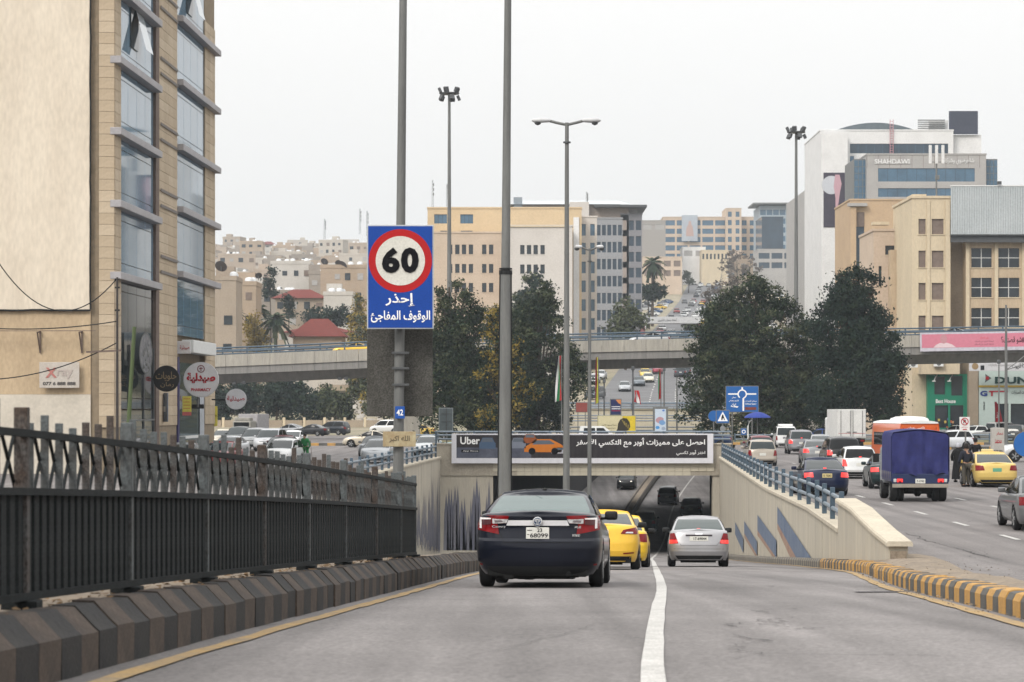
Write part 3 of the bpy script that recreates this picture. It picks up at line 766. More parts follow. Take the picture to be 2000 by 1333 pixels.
# ------------------------------------------------------------------ cars: a lofted body, a lofted cabin and fitted parts
class Car:
    """local frame: x right, y forward, z up, origin on the ground under the middle"""
    def __init__(s, L=4.6, W=1.8, H=1.46, z0=.19, rows=None, belt=None, cab=None, wb=2.65, wr=.32, fo=.86, nr=3.6, nf=2.9, lcr=.55, lcf=.75, crown=.05, trk=None, roofc=.05, ncab=5.0):
        s.L, s.W, s.H, s.z0, s.wb, s.wr, s.nr, s.nf, s.lcr, s.lcf, s.crown, s.roofc = L, W, H, z0, wb, wr, nr, nf, lcr, lcf, crown, roofc
        s.F, s.Rr = L / 2, -L / 2
        s.yfw = s.F - fo; s.yrw = s.yfw - wb
        s.trk = trk or W - .20
        # rows: (fraction of belt height, width factor, rear inset, front inset)
        s.rows = rows or [(0, .90, .10, .12), (.12, .955, .04, .05), (.30, .985, .0, .0), (.52, 1.0, .005, .01), (.72, .995, .035, .04), (.90, .965, .06, .10), (.97, .945, .08, .16), (1, .915, .11, .24)]
        s.belt = herm(belt)       # y -> z of the belt line, hood edge, deck edge
        s.cab = cab               # (v, yF, yR, halfwidth)
        s.ncab = ncab
    def row(s, fr):
        a = [r[0] for r in s.rows]
        return tuple(float(np.interp(fr, a, [r[i] for r in s.rows])) for i in (1, 2, 3))
    def rear(s, x, z):
        """y of the tail surface at x, z"""
        fr = (z - s.z0) / (s.belt(s.Rr) - s.z0); wf, ri, fi = s.row(fr); w = s.W / 2 * wf
        u = min(abs(x) / w, 1)
        return s.Rr + ri + s.lcr * (1 - (1 - u ** s.nr) ** (1 / s.nr))
    def front(s, x, z):
        fr = (z - s.z0) / (s.belt(s.F) - s.z0); wf, ri, fi = s.row(fr); w = s.W / 2 * wf
        u = min(abs(x) / w, 1)
        return s.F - fi - s.lcf * (1 - (1 - u ** s.nf) ** (1 / s.nf))
    def loop(s, fr):
        wf, ri, fi = s.row(fr); w = s.W / 2 * wf; pts = []
        th = [math.sin(math.pi / 2 * t) for t in np.linspace(-1, 1, 23)]
        for u in th: pts.append((u * w, s.Rr + ri + s.lcr * (1 - (1 - abs(u) ** s.nr) ** (1 / s.nr))))
        ys = np.linspace(s.Rr + ri + s.lcr, s.F - fi - s.lcf, 46)[1:-1]
        for y in ys: pts.append((w, y))
        for u in reversed(th): pts.append((u * w, s.F - fi - s.lcf * (1 - (1 - abs(u) ** s.nf) ** (1 / s.nf))))
        for y in reversed(ys): pts.append((-w, y))
        return pts
    def body(s):
        b = MB(); rows = []; ra = s.wr + .055
        frs = sorted(set([r[0] for r in s.rows] + list(np.linspace(0, 1, 11))))
        for fr in frs:
            out = []
            for x, y in s.loop(fr):
                z = s.z0 + fr * (s.belt(y) - s.z0)
                if abs(x) > s.W * .33:
                    for yw in (s.yfw, s.yrw):
                        dy = abs(y - yw)
                        if dy < ra: z = max(z, s.wr + math.sqrt(ra * ra - dy * dy))
                out.append((x, y, z))
            rows.append(out)
        last = rows[-1]
        for t in (.12, .3, .55, .8, 1.0):
            rows.append([(x * (1 - t), y, z + s.crown * (1 - (1 - t) ** 2)) for x, y, z in last])
        b.grid(rows, closed=True)
        return b
    def cpt(s, v):
        a = [c[0] for c in s.cab]; return tuple(float(np.interp(v, a, [c[i] for c in s.cab])) for i in (1, 2, 3))
    def croof(s, y):
        yF, yR, _ = s.cpt(1); m = (yF + yR) / 2; h = (yF - yR) / 2
        return s.H - s.roofc - .04 * ((y - m) / h) ** 2
    def cz(s, y, v):
        lo = s.belt(y) - .03
        yF, yR, _ = s.cpt(1)
        return lo + v * (s.croof(max(min(y, yF), yR)) - lo)
    LC = .16
    def cside(s, y0, v):       # rear / front faces of the cabin
        pass
    def crear(s, u, v):
        yF, yR, w = s.cpt(v); n = s.ncab; y = yR + .22 * (1 - (1 - min(abs(u), 1) ** n) ** (1 / n))
        return Vector((u * w, y, s.cz(yR, v)))
    def cfront(s, u, v):
        yF, yR, w = s.cpt(v); n = s.ncab - 1.5; y = yF - .30 * (1 - (1 - min(abs(u), 1) ** n) ** (1 / n))
        return Vector((u * w, y, s.cz(yF, v)))
    def cabin(s):
        b = MB(); rows = []
        th = [math.sin(math.pi / 2 * t) for t in np.linspace(-1, 1, 17)]
        for v in np.linspace(0, 1, 9):
            yF, yR, w = s.cpt(v); out = []
            for u in th: out.append(s.crear(u, v))
            for y in np.linspace(yR + .22, yF - .30, 12)[1:-1]: out.append(Vector((w, y, s.cz(y, v))))
            for u in reversed(th): out.append(s.cfront(u, v))
            for y in reversed(np.linspace(yR + .22, yF - .30, 12)[1:-1]): out.append(Vector((-w, y, s.cz(y, v))))
            rows.append(out)
        yF, yR, w = s.cpt(1); last = rows[-1]
        for t in (.10, .25, .5, .75, 1):
            rows.append([Vector((p.x * (1 - t), p.y + ((yF + yR) / 2 - p.y) * t * .12, p.z + s.roofc * (1 - (1 - t) ** 2.2) + 0)) for p in last])
        b.grid(rows, closed=True); return b
    def patch(s, fn, u0, u1, v0, v1, off, nu=12, nv=6, sh=None):
        """sheet that follows a surface fn(u, v) -> point, lifted by off along its normal"""
        b = MB(); rows = []
        for j in range(nv + 1):
            r = []
            for i in range(nu + 1):
                u = u0 + (u1 - u0) * i / nu; v = v0 + (v1 - v0) * j / nv
                if sh: u, v = sh(i / nu, j / nv)
                p = Vector(fn(u, v)); e = .004
                du = Vector(fn(u + e, v)) - Vector(fn(u - e, v)); dv = Vector(fn(u, v + e)) - Vector(fn(u, v - e))
                nn = du.cross(dv)
                if nn.length < 1e-12: nn = Vector((0, -1, 0))
                nn.normalize()
                c = Vector((p.x, p.y, p.z - .7))
                if nn.dot(c) < 0: nn = -nn
                r.append(p + nn * off)
            rows.append(r)
        b.grid(rows); return b
    def tail(s, x, z): return Vector((x, s.rear(x, z), z))
    def nose(s, x, z): return Vector((x, s.front(x, z), z))
    def side(s, sx):
        def f(y, v):
            yF, yR, w = s.cpt(v); return Vector((sx * w, y, s.cz(y, v)))
        return f
    def tail_sheet(s, pts, off=.012, nu=8, nv=4):
        """four corners (x, z) on the tail -> sheet lifted off it"""
        (a, b_, c, d) = pts
        def sh(i, j):
            x = (a[0] * (1 - i) + b_[0] * i) * (1 - j) + (d[0] * (1 - i) + c[0] * i) * j
            z = (a[1] * (1 - i) + b_[1] * i) * (1 - j) + (d[1] * (1 - i) + c[1] * i) * j
            return x, z
        return s.patch(s.tail, 0, 1, 0, 1, off, nu, nv, sh)
    def nose_sheet(s, pts, off=.012, nu=8, nv=4):
        (a, b_, c, d) = pts
        def sh(i, j):
            x = (a[0] * (1 - i) + b_[0] * i) * (1 - j) + (d[0] * (1 - i) + c[0] * i) * j
            z = (a[1] * (1 - i) + b_[1] * i) * (1 - j) + (d[1] * (1 - i) + c[1] * i) * j
            return x, z
        return s.patch(s.nose, 0, 1, 0, 1, off, nu, nv, sh)

def sedan(L=4.6, W=1.76, H=1.46, deck=.96, hood=.76, **k):
    F_ = L / 2
    belt = [(-F_, deck), (-F_ + .45, deck + .025), (-F_ + .95, deck + .0), (-.3, deck - .035), (F_ - 1.35, deck - .06), (F_ - .6, hood + .08), (F_, hood - .08)]
    cab = [(0, F_ - 1.18, -F_ + .56, W * .455), (.3, F_ - 1.50, -F_ + .78, W * .437), (.75, F_ - 1.98, -F_ + 1.22, W * .392), (.93, F_ - 2.20, -F_ + 1.46, W * .362), (1, F_ - 2.32, -F_ + 1.58, W * .34)]
    return Car(L, W, H, belt=belt, cab=cab, **k)
def hatch(L=4.0, W=1.68, H=1.5, **k):
    F_ = L / 2
    belt = [(-F_, .92), (-F_ + .5, .94), (0, .92), (F_ - 1.0, .90), (F_ - .5, .84), (F_, .68)]
    cab = [(0, F_ - .82, -F_ + .12, W * .462), (.3, F_ - 1.12, -F_ + .20, W * .447), (.75, F_ - 1.55, -F_ + .33, W * .405), (.93, F_ - 1.75, -F_ + .42, W * .375), (1, F_ - 1.86, -F_ + .50, W * .35)]
    rows = [(0, .90, .10, .12), (.12, .955, .03, .05), (.30, .985, .0, .0), (.52, 1.0, .03, .01), (.72, .995, .05, .04), (.90, .965, .07, .10), (1, .93, .10, .2)]
    return Car(L, W, H, rows=rows, belt=belt, cab=cab, wb=2.45, wr=.30, fo=.80, nr=4.2, **k)
def suv(L=4.6, W=1.86, H=1.75, **k):
    F_ = L / 2
    belt = [(-F_, 1.06), (-F_ + .5, 1.08), (0, 1.05), (F_ - 1.1, 1.03), (F_ - .5, .98), (F_, .84)]
    cab = [(0, F_ - 1.02, -F_ + .10, W * .47), (.3, F_ - 1.30, -F_ + .17, W * .455), (.75, F_ - 1.72, -F_ + .30, W * .415), (.93, F_ - 1.92, -F_ + .38, W * .39), (1, F_ - 2.05, -F_ + .46, W * .365)]
    rows = [(0, .91, .10, .12), (.12, .96, .02, .05), (.30, .985, .0, .0), (.52, 1.0, .03, .0), (.72, .995, .05, .02), (.90, .965, .07, .07), (1, .935, .10, .15)]
    return Car(L, W, H, z0=.26, rows=rows, belt=belt, cab=cab, wb=2.68, wr=.36, fo=.90, nr=4.4, **k)
def van(L=4.2, W=1.75, H=1.82, **k):
    F_ = L / 2
    belt = [(-F_, 1.0), (-F_ + .5, 1.02), (0, 1.0), (F_ - .9, 1.0), (F_ - .45, .92), (F_, .75)]
    cab = [(0, F_ - .62, -F_ + .05, W * .478), (.3, F_ - .92, -F_ + .07, W * .47), (.75, F_ - 1.34, -F_ + .10, W * .448), (.93, F_ - 1.52, -F_ + .13, W * .43), (1, F_ - 1.62, -F_ + .2, W * .405)]
    rows = [(0, .92, .08, .12), (.12, .965, .02, .05), (.30, .985, .0, .0), (.52, 1.0, .02, .0), (.72, 1.0, .03, .03), (.90, .975, .04, .08), (1, .955, .05, .15)]
    return Car(L, W, H, z0=.22, rows=rows, belt=belt, cab=cab, wb=2.69, wr=.31, fo=.82, nr=6.5, ncab=8, **k)

_wm = {}
def wheel_meshes(wr):
    if wr in _wm: return _wm[wr]
    w = .105; r = wr
    ty = MB().lathe([(r * .66, -w * .9), (r * .86, -w), (r * .97, -w * .82), (r, -w * .5), (r, w * .5), (r * .97, w * .82), (r * .86, w), (r * .66, w * .9)], 'x', 28).mesh('tyre', 35)
    b = MB(); b.lathe([(r * .64, -.075), (r * .64, .075), (r * .60, .085)], 'x', 24)
    for k in range(5):
        a = 2 * math.pi * k / 5
        for da in (-.16, .16):
            p = (.094, math.cos(a + da * .3) * r * .1, math.sin(a + da * .3) * r * .1); q = (.094, math.cos(a + da) * r * .62, math.sin(a + da) * r * .62)
            b.bar(p, q, .035, .02, up=(1, 0, 0))
    b.lathe([(r * .15, .08), (r * .13, .108)], 'x', 12)
    rm = b.mesh('rim', 35)
    _wm[wr] = (ty, rm); return _wm[wr]

_cm = {}
def meshes(key, c, det):
    """meshes of a car kind, made once"""
    if (key, det) in _cm: return _cm[(key, det)]
    out = []      # (name, mesh, material key)
    out.append(('body', c.body().mesh('body', 32), 'paint'))
    out.append(('cabin', c.cabin().mesh('cabin', 32), 'paint'))
    h0, h1 = (.10, .90)
    out.append(('rear_window', c.patch(c.crear, -.90, .90, h0 + c.rw0, h1, .012).mesh('rear_window', 180), 'glass'))
    out.append(('windshield', c.patch(c.cfront, -.92, .92, .07, .92, .012).mesh('windshield', 180), 'glass'))
    for sx in (-1, 1):
        f = c.side(sx)
        def sh(i, j, a, b_):
            v = .10 + .80 * j; yF, yR, w = c.cpt(v)
            lo, hi = yR + .14, yF - .12
            return lo + (hi - lo) * (a + (b_ - a) * i), v
        for a, b_ in c.wins:
            out.append(('side_window', c.patch(f, 0, 1, 0, 1, .010, 8, 5, lambda i, j, a=a, b_=b_: sh(i, j, a, b_)).mesh('side_window', 180), 'sglass'))
    # underbody fills the shell
    b = MB(); b.box(-c.W * .40, c.W * .40, c.Rr + .16, c.F - .2, c.z0 - .02, .62)
    for yw in (c.yfw, c.yrw): b.box(-c.W * .45, c.W * .45, yw - c.wr - .10, yw + c.wr + .10, c.wr * .9, c.wr * 2 + .12)
    b.box(-c.W * .3, c.W * .28, c.Rr + .24, c.Rr + .8, c.z0 - .07, c.z0); b.box(-.2, .35, c.Rr + .7, c.Rr + 1.5, c.z0 - .05, c.z0)
    out.append(('underbody', b.mesh('underbody'), 'under'))
    for sx in (-1, 1):
        yF, yR, w = c.cpt(.15); ym = yF - .42; x = sx * (w + .15); z = c.belt(ym) + .10
        b = MB(); b.cbox((x, ym, z), (.20, .09, .14), .04); b.bar((sx * w * .97, ym + .02, z - .05), (x, ym, z - .04), .05, .04)
        out.append(('wing_mirror', b.mesh('wing_mirror', 60), 'mirror'))
    _cm[(key, det)] = out; return out
Car.rw0 = 0.0
Car.wins = [(0, .47), (.52, 1)]

KINDS = {}
def kind(name, c, **spec): c.spec = spec; KINDS[name] = c; return c
# tail: quads (x, z) of one lamp for +x; the other is mirrored
kind('sedan', sedan(), tail=[(.50, .70), (.845, .68), (.83, .90), (.56, .90)], head=[(.46, .60), (.80, .62), (.82, .78), (.52, .72)], plate=.72)
kind('sedan_small', sedan(4.25, 1.69, 1.42, .93, .74, wb=2.5), tail=[(.50, .70), (.81, .68), (.80, .85), (.52, .87)], head=[(.44, .58), (.76, .60), (.78, .75), (.5, .70)], plate=.76)
kind('hatch', hatch(), tail=[(.60, .58), (.80, .58), (.79, .90), (.66, .90)], head=[(.44, .58), (.76, .60), (.76, .78), (.5, .72)], plate=.66)
kind('suv', suv(), tail=[(.62, .78), (.90, .76), (.88, 1.03), (.68, 1.03)], head=[(.50, .72), (.84, .74), (.84, .92), (.56, .88)], plate=.80)
kind('van', van(), tail=[(.72, .62), (.86, .62), (.85, .98), (.75, .98)], head=[(.48, .62), (.78, .64), (.78, .82), (.52, .78)], plate=.64)
def mirror_q(q): return [(-x, z) for x, z in q]

def build_car(kd, label, col, loc, rz=0, group=None, cat='car', name='car', lit=False, plate=M_plate, det=1, head_lit=False, indicator=None, glass=None, pitch=0, mirror=None, rim=True, skip=()):
    c = KINDS[kd]
    root = thing(name, label, cat, loc, (pitch, 0, rz), group)
    P = paint(col) if not isinstance(col, bpy.types.Material) else col
    mk = {'paint': P, 'glass': glass or M_glass, 'sglass': M_glassd, 'under': M_under, 'mirror': mirror or P}
    for nm, me, m in meshes(kd, c, det):
        put(me, nm, mk[m], root)
    ty, rm = wheel_meshes(c.wr)
    for sx in (-1, 1):
        for yw in (c.yfw, c.yrw):
            t = put(ty, 'tyre', M_tyre, root, (sx * c.trk / 2, yw, c.wr), 0 if sx > 0 else math.pi)
            if rim: put(rm, 'rim', M_rim, t)
    key = ('fit', kd)
    if key not in _cm:
        d = []
        for q in (c.spec['tail'], mirror_q(c.spec['tail'])): d.append(('tail_light', c.tail_sheet(q, .014, 10, 4).mesh('tail_light', 180), 'tail'))
        for q in (c.spec['head'], mirror_q(c.spec['head'])): d.append(('headlight', c.nose_sheet(q, .014, 10, 4).mesh('headlight', 180), 'head'))
        zp = c.spec['plate']
        b = MB(); y = c.rear(0, zp); b.cbox((0, y - .012, zp), (.36, .02, .15), .006); d.append(('licence_plate', b.mesh('licence_plate'), 'plate'))
        d.append(('rear_bumper_insert', c.tail_sheet([(-.62 * c.W / 1.8, c.z0 + .03), (.62 * c.W / 1.8, c.z0 + .03), (.70 * c.W / 1.8, c.z0 + .13), (-.70 * c.W / 1.8, c.z0 + .13)], .010, 12, 3).mesh('rear_bumper_insert', 180), 'black'))
        d.append(('grille', c.nose_sheet([(-.36, c.spec['head'][0][1]), (.36, c.spec['head'][0][1]), (.40, c.spec['head'][2][1] - .06), (-.40, c.spec['head'][2][1] - .06)], .012, 10, 3).mesh('grille', 180), 'black'))
        d.append(('front_intake', c.nose_sheet([(-.55, c.z0 + .06), (.55, c.z0 + .06), (.48, c.z0 + .2), (-.48, c.z0 + .2)], .012, 10, 3).mesh('front_intake', 180), 'black'))
        _cm[key] = d
    mk = {'tail': M_tail_lit if lit else M_tail, 'head': M_head_lit if head_lit else M_lampw, 'plate': plate, 'black': M_black}
    for nm, me, m in _cm[key]:
        if nm in skip: continue
        put(me, nm, mk[m], root)
    if lit:
        p = c.crear(0, .16 + c.rw0); b = MB().cbox((0, p.y - .02, p.z + .03), (.12, .02, .05), .008); b.build('brake_light', M_tail_lit, root)
    if indicator:
        q = c.spec['head'] if indicator > 0 else mirror_q(c.spec['head'])
        qq = [(q[1][0], q[1][1]), (q[1][0] * 1.02, q[1][1]), (q[2][0] * 1.02, q[2][1]), (q[2][0] * .9, q[2][1])]
        y = c.front(q[1][0], q[1][1] + .08); MB().cbox((q[1][0] * .98, y + .02, q[1][1] + .08), (.14, .06, .12), .03).build('indicator', M_amber_lit, root)
    return root
def ground_pitch(d, fz=zr): return math.atan((fz(d + 1.3) - fz(d - 1.3)) / 2.6)
# ------------------------------------------------------------------ traffic in the underpass lanes
CW = (.62, .63, .63); CS = (.40, .41, .42); CG = (.17, .175, .18); CB = (.018, .019, .022); CN = (.012, .016, .032); CY = (.72, .44, .045)
Camry = sedan(4.80, 1.83, 1.47, 1.03, .80, wb=2.775, wr=.335, fo=.93, nr=4.6, lcr=.62, trk=1.62,
              rows=[(0, .86, .17, .12), (.10, .93, .07, .05), (.24, .985, .015, .0), (.42, 1.0, .0, .0), (.60, 1.0, .015, .03), (.66, .998, .05, .05), (.88, .975, .075, .10), (.955, .945, .06, .16), (1, .88, .09, .24)]) if False else None
def camry_spec():
    F_ = 2.40
    belt = [(-F_, 1.06), (-F_ + .35, 1.085), (-F_ + .95, 1.05), (-.3, .99), (F_ - 1.35, .96), (F_ - .6, .86), (F_, .70)]
    cab = [(0, F_ - 1.2, -F_ + .50, .835), (.3, F_ - 1.52, -F_ + .72, .80), (.75, F_ - 2.0, -F_ + 1.16, .715), (.93, F_ - 2.22, -F_ + 1.38, .655), (1, F_ - 2.34, -F_ + 1.50, .615)]
    rows = [(0, .87, .16, .14), (.08, .93, .08, .06), (.22, .985, .02, .0), (.42, 1.0, .0, .0), (.555, 1.0, .012, .02), (.60, .998, .05, .04), (.80, .985, .075, .08), (.93, .955, .055, .14), (.97, .93, .045, .18), (1, .87, .075, .26)]
    return Car(4.80, 1.83, 1.475, z0=.20, rows=rows, belt=belt, cab=cab, wb=2.775, wr=.335, fo=.93, nr=4.4, lcr=.62, trk=1.62, crown=.045)
cc = kind('big_sedan', camry_spec(), tail=[(.58, .79), (.86, .84), (.87, 1.03), (.42, 1.035)], head=[(.46, .62), (.84, .64), (.86, .80), (.52, .76)], plate=.88)
M_navy = mat('paint_black_blue', (.006, .008, .016), .30, var=.1, metal=.15, coat=.45, spec=.08, fine=.02, scale=2)
d = 36.6
cy = build_car('big_sedan', 'dark blue-black sedan with wrap-round red lamps and chrome strip, in the left lane', M_navy, (wx(1063, d) + .06, d + 1.3, zr(d + 1.3)), R(-4.2), pitch=ground_pitch(d), mirror=M_black, skip=('licence_plate', 'tail_light', 'rear_bumper_insert'), glass=mat('green_glass', (.055, .092, .090), .03, var=.05, spec=.5, ior=1.55, fine=0))
def cyq(nm, q, m, off=.016, nu=10, nv=4): return cc.tail_sheet(q, off, nu, nv).build(nm, m, cy, smooth=180)
for s_ in (1, -1):
    sg = (lambda q: q) if s_ > 0 else mirror_q
    lamp = cyq('tail_light', sg([(.56, .775), (.878, .845), (.885, 1.045), (.60, 1.04)]), M_tail)
    lamp2 = cyq('tail_light', sg([(.46, .94), (.60, .935), (.60, 1.04), (.415, 1.035)]), M_tail)
    # light guide and clear reverse lamp set into the red lens
    cc.tail_sheet(sg([(.455, .945), (.655, .935), (.655, 1.005), (.425, 1.0)]), .023, 8, 3).build('reverse_lamp', mat('reverse_lens', (.70, .69, .70), .15, var=.3, scale=18, coat=1), lamp2, smooth=180)
    cc.tail_sheet(sg([(.50, .96), (.62, .95), (.625, .985), (.52, .985)]), .027, 6, 2).build('lamp_reflector', mat('lamp_grey_lens', (.20, .17, .18), .15, coat=1), lamp2, smooth=180)
    cc.tail_sheet(sg([(.672, .925), (.80, .915), (.80, .99), (.672, .995)]), .023, 8, 3).build('smoked_lens', mat('smoked_lens', (.09, .03, .035), .1, coat=1), lamp, smooth=180)
    wg = mat('light_guide', (.85, .80, .80), .2, coat=1)
    cc.tail_sheet(sg([(.672, .998), (.835, .992), (.835, 1.014), (.672, 1.016)]), .025, 8, 1).build('light_guide', wg, lamp, smooth=180)
    cc.tail_sheet(sg([(.808, .862), (.838, .868), (.838, .992), (.808, .992)]), .025, 3, 4).build('light_guide', wg, lamp, smooth=180)
    cc.tail_sheet(sg([(.80, .335), (.845, .34), (.845, .365), (.80, .36)]), .012, 3, 2).build('reflector', M_tail, cy)
cyq('chrome_strip', [(-.455, .908), (.455, .908), (.425, .985), (-.425, .985)], mat('bright_trim', (.80, .80, .82), .28, metal=.25, spec=.5, fine=0), .022, 20, 4)
# emblem: three ellipses
def ring(b, cx, cz_, rx, rz_, t, y, n=24):
    o = []
    for k in range(n + 1):
        a = 2 * math.pi * k / n; o.append([(cx + math.cos(a) * rx * q, y - .012 * (1 if q == 1 else 1), cz_ + math.sin(a) * rz_ * q) for q in (1, 1 - t)])
    b.grid(o); return b
y_ = cc.rear(0, .96) - .03
b = MB().lathe([(.074, 0), (.070, -.018), (.03, -.022)], 'y', 28, (0, y_, .96)); emb = b.build('emblem', M_chrome, cy, smooth=40)
b = MB().lathe([(.060, -.0235), (.02, -.025)], 'y', 28, (0, y_, .96)); b.build('emblem_field', mat('emblem_blue', (.02, .05, .12), .2, coat=1), emb)
b = MB(); ring(b, 0, .96, .060, .046, .18, y_ - .016); ring(b, 0, .973, .036, .020, .3, y_ - .017); ring(b, 0, .957, .018, .041, .36, y_ - .018); b.build('emblem_rings', M_chrome, emb)
y_ = cc.rear(0, .80) - .02
pl = MB().cbox((0, y_, .795), (.335, .02, .168), .008).build('licence_plate', M_plate, cy)
write('23', pl, M_print, (.03, y_ - .011, .838), h=.058, bold=.02); write('68099', pl, M_print, (.02, y_ - .011, .762), w=.26, h=.064, bold=.02)
MB().box(-.15, -.08, y_ - .0125, y_ - .0115, .83, .842).build('plate_print', M_print, pl); MB().box(-.15, -.12, y_ - .0125, y_ - .0115, .77, .78).build('plate_print', M_print, pl)
write('Camry', cy, M_chrome, (-.565, cc.rear(.565, .885) - .02, .885), w=.2, h=.045, rz=-.05, name='badge')
write('XLE', cy, M_chrome, (.58, cc.rear(.58, .885) - .02, .885), w=.10, h=.03, rz=.05, name='badge')
write('HYBRID', cy, M_chrome, (.56, cc.rear(.56, .765) - .02, .765), w=.11, h=.035, rz=.05, name='badge')
# boot lid shut lines, lower bumper
M_gap = plain('panel_gap', (.003, .003, .004), .8)
for q in ([(-.50, .655), (.50, .655), (.50, .663), (-.50, .663)], [(-.57, .83), (-.49, .66), (-.482, .66), (-.56, .83)], [(.57, .83), (.49, .66), (.482, .66), (.56, .83)], [(-.80, 1.047), (.80, 1.047), (.79, 1.053), (-.79, 1.053)]):
    cyq('panel_gap', q, M_gap, .004, 14, 1)
cyq('rear_bumper_insert', [(-.66, .205), (.66, .205), (.74, .32), (-.74, .32)], M_black, .008, 14, 3)
b = MB()
rr = random.Random(5)
for k in range(14):
    x = -.62 + k * .095; b.cbox((x, -1.95 + rr.uniform(-.1, .2), .185 + rr.uniform(-.03, .02)), (.15, .4, .07 + rr.uniform(0, .04)), .02)
b.cyl((.45, -2.32, .21), (.45, -2.0, .21), .035, n=10); b.build('exhaust_and_floor', M_under, cy)
p = cc.cz(0, 1); b = MB().lathe([(.035, 0), (.03, .02), (.012, .03)], 'z', 12, (0, -.62, 1.455)); b.build('antenna_base', M_black, cy)
MB().cyl((-.28, -.75, 1.46), (-.02, -.98, 1.47), .004).build('antenna_wire', M_black, cy)

# yellow taxi half hidden by the dark sedan, another yellow car in front of it
ce = kind('taxi_sedan', sedan(4.55, 1.775, 1.44, 1.02, .76, wb=2.7, fo=.87, nr=3.4, lcr=.65), tail=[(.46, .84), (.84, .83), (.84, 1.0), (.52, .93)], head=[(.46, .60), (.80, .62), (.82, .78), (.52, .72)], plate=.86)
d = 57.5
tx = build_car('taxi_sedan', 'glossy yellow taxi sedan with slanting dark red lamps, half hidden by the dark sedan', CY, (wx(1184, d), d + 2.0, zr(d + 2.0)), R(-3.5), pitch=ground_pitch(d), mirror=M_black)
ce.tail_sheet([(.52, .37), (.76, .39), (.76, .42), (.52, .40)], .014, 4, 2).build('reflector', M_tail, tx)
ce.tail_sheet([(.56, .855), (.74, .85), (.74, .885), (.60, .885)], .02, 4, 2).build('reverse_lamp', M_lampw, tx)
d = 66
build_car('sedan', 'second yellow taxi just ahead of the first, only its side showing', (.74, .48, .03), (wx(1212, d), d + 2, zr(d + 2)), R(-4), pitch=ground_pitch(d), mirror=M_black)
# silver sedan in the right lane
co_ = kind('silver_sedan', sedan(4.53, 1.70, 1.47, 1.0, .78, wb=2.6, wr=.31, nr=4.0, lcr=.5, trk=1.49), tail=[(.57, .655), (.815, .645), (.80, .93), (.68, .945)], head=[(.46, .60), (.78, .62), (.80, .78), (.52, .72)], plate=.80)
d = 69.5
M_silver = mat('paint_silver', (.34, .34, .355), .34, var=.05, metal=.55, coat=.7, fine=.02, scale=2)
cs = build_car('silver_sedan', 'silver saloon with glowing brake lamps in the right underpass lane', M_silver, (wx(1370, d), d + 1.5, zr(d + 1.5)), R(-3.2), pitch=ground_pitch(d), mirror=M_black, lit=False, glass=mat('grey_green_glass', (.020, .036, .034), .03, var=.05, spec=.5, ior=1.45, fine=0), skip=('licence_plate',))
for q in ([(.60, .66), (.812, .65), (.808, .755), (.60, .75)],):
    for sg in ((lambda q: q), mirror_q): co_.tail_sheet(sg(q), .02, 6, 3).build('brake_light', M_tail_lit, cs, smooth=180)
y_ = co_.rear(0, .8)
co_.tail_sheet([(-.37, .86), (.37, .86), (.37, .90), (-.37, .90)], .02, 10, 2).build('trim_strip', mat('dark_chrome', (.05, .04, .045), .25, metal=.6), cs)
pl = MB().cbox((0, y_ - .014, .79), (.52, .02, .13), .006).build('licence_plate', M_plate, cs); write('17-69044', pl, M_print, (.03, y_ - .026, .79), w=.36, h=.075, bold=.02)
p = co_.crear(0, .12); MB().cbox((0, p.y - .02, p.z + .02), (.10, .02, .06), .01).build('brake_light', M_tail_lit, cs)
for q in ([(-.50, .60), (.50, .60), (.50, .606), (-.50, .606)], [(-.57, .70), (-.50, .60), (-.493, .60), (-.562, .70)], [(.57, .70), (.50, .60), (.493, .60), (.562, .70)], [(-.84, .50), (.84, .50), (.84, .506), (-.84, .506)]):
    co_.tail_sheet(q, .004, 12, 1).build('panel_gap', M_gap, cs)
co_.tail_sheet([(-.10, .895), (.10, .895), (.10, .94), (-.10, .94)], .022, 4, 2).build('emblem', M_chrome, cs)
# cars further down in the underpass
def dip(px, py, kd, label, col, rz=0, **k):
    ds = np.linspace(150, 300, 1501); ys = [HZ + F * HP(q) / q for q in ds]
    i = int(np.argmin([abs(y - py) for y in ys])); q = float(ds[i])
    return build_car(kd, label, col, (wx(px, q), q + 2, zr(q + 2)), rz, pitch=ground_pitch(q), **k)
dip(1263, 1042, 'suv', 'dark hatchback climbing out of the shade ahead of the yellow taxis', (.03, .035, .04), R(-6))
dip(1308, 987, 'suv', 'grey estate car in the middle of the underpass', (.10, .105, .11), R(-7))
dip(1354, 1012, 'suv', 'silver sport utility seen just above the silver saloon roof', (.26, .27, .28), R(-6))
dip(1226, 958, 'suv', 'black sport utility oncoming through the underpass with headlights on', CB, R(174), head_lit=True)

# ------------------------------------------------------------------ traffic on the street beside the cutting
def street_car(px, py, kd, label, col, rz=0, fwd=0, **k):
    d = dst(py); L = KINDS[kd].L / 2
    v = Vector((-math.sin(rz), math.cos(rz)))
    s = L if abs(((rz + math.pi) % (2 * math.pi)) - math.pi) < math.pi / 2 else -L
    return build_car(kd, label, col, (wx(px, d) + v.x * s, d + v.y * s, .004), rz, **k)
ca = street_car(1616, 970, 'sedan_small', 'navy blue saloon with lit brake lamps and gold plate by the railing', (.010, .016, .045), R(1), lit=True, plate=M_plate_y)
c_ = KINDS['sedan_small']
write('13 73262', ca, M_print, (0, c_.rear(0, .76) - .025, .76), w=.3, h=.08, bold=.02, name='plate_print')
street_car(1681, 936, 'hatch', 'white hatchback with dark tailgate glass behind the navy saloon', CW, R(-1), lit=True, glass=M_glassd)
street_car(1742, 956, 'sedan_small', 'dark green saloon half hidden by the blue tarpaulin truck', (.012, .028, .030), R(-3), lit=True)
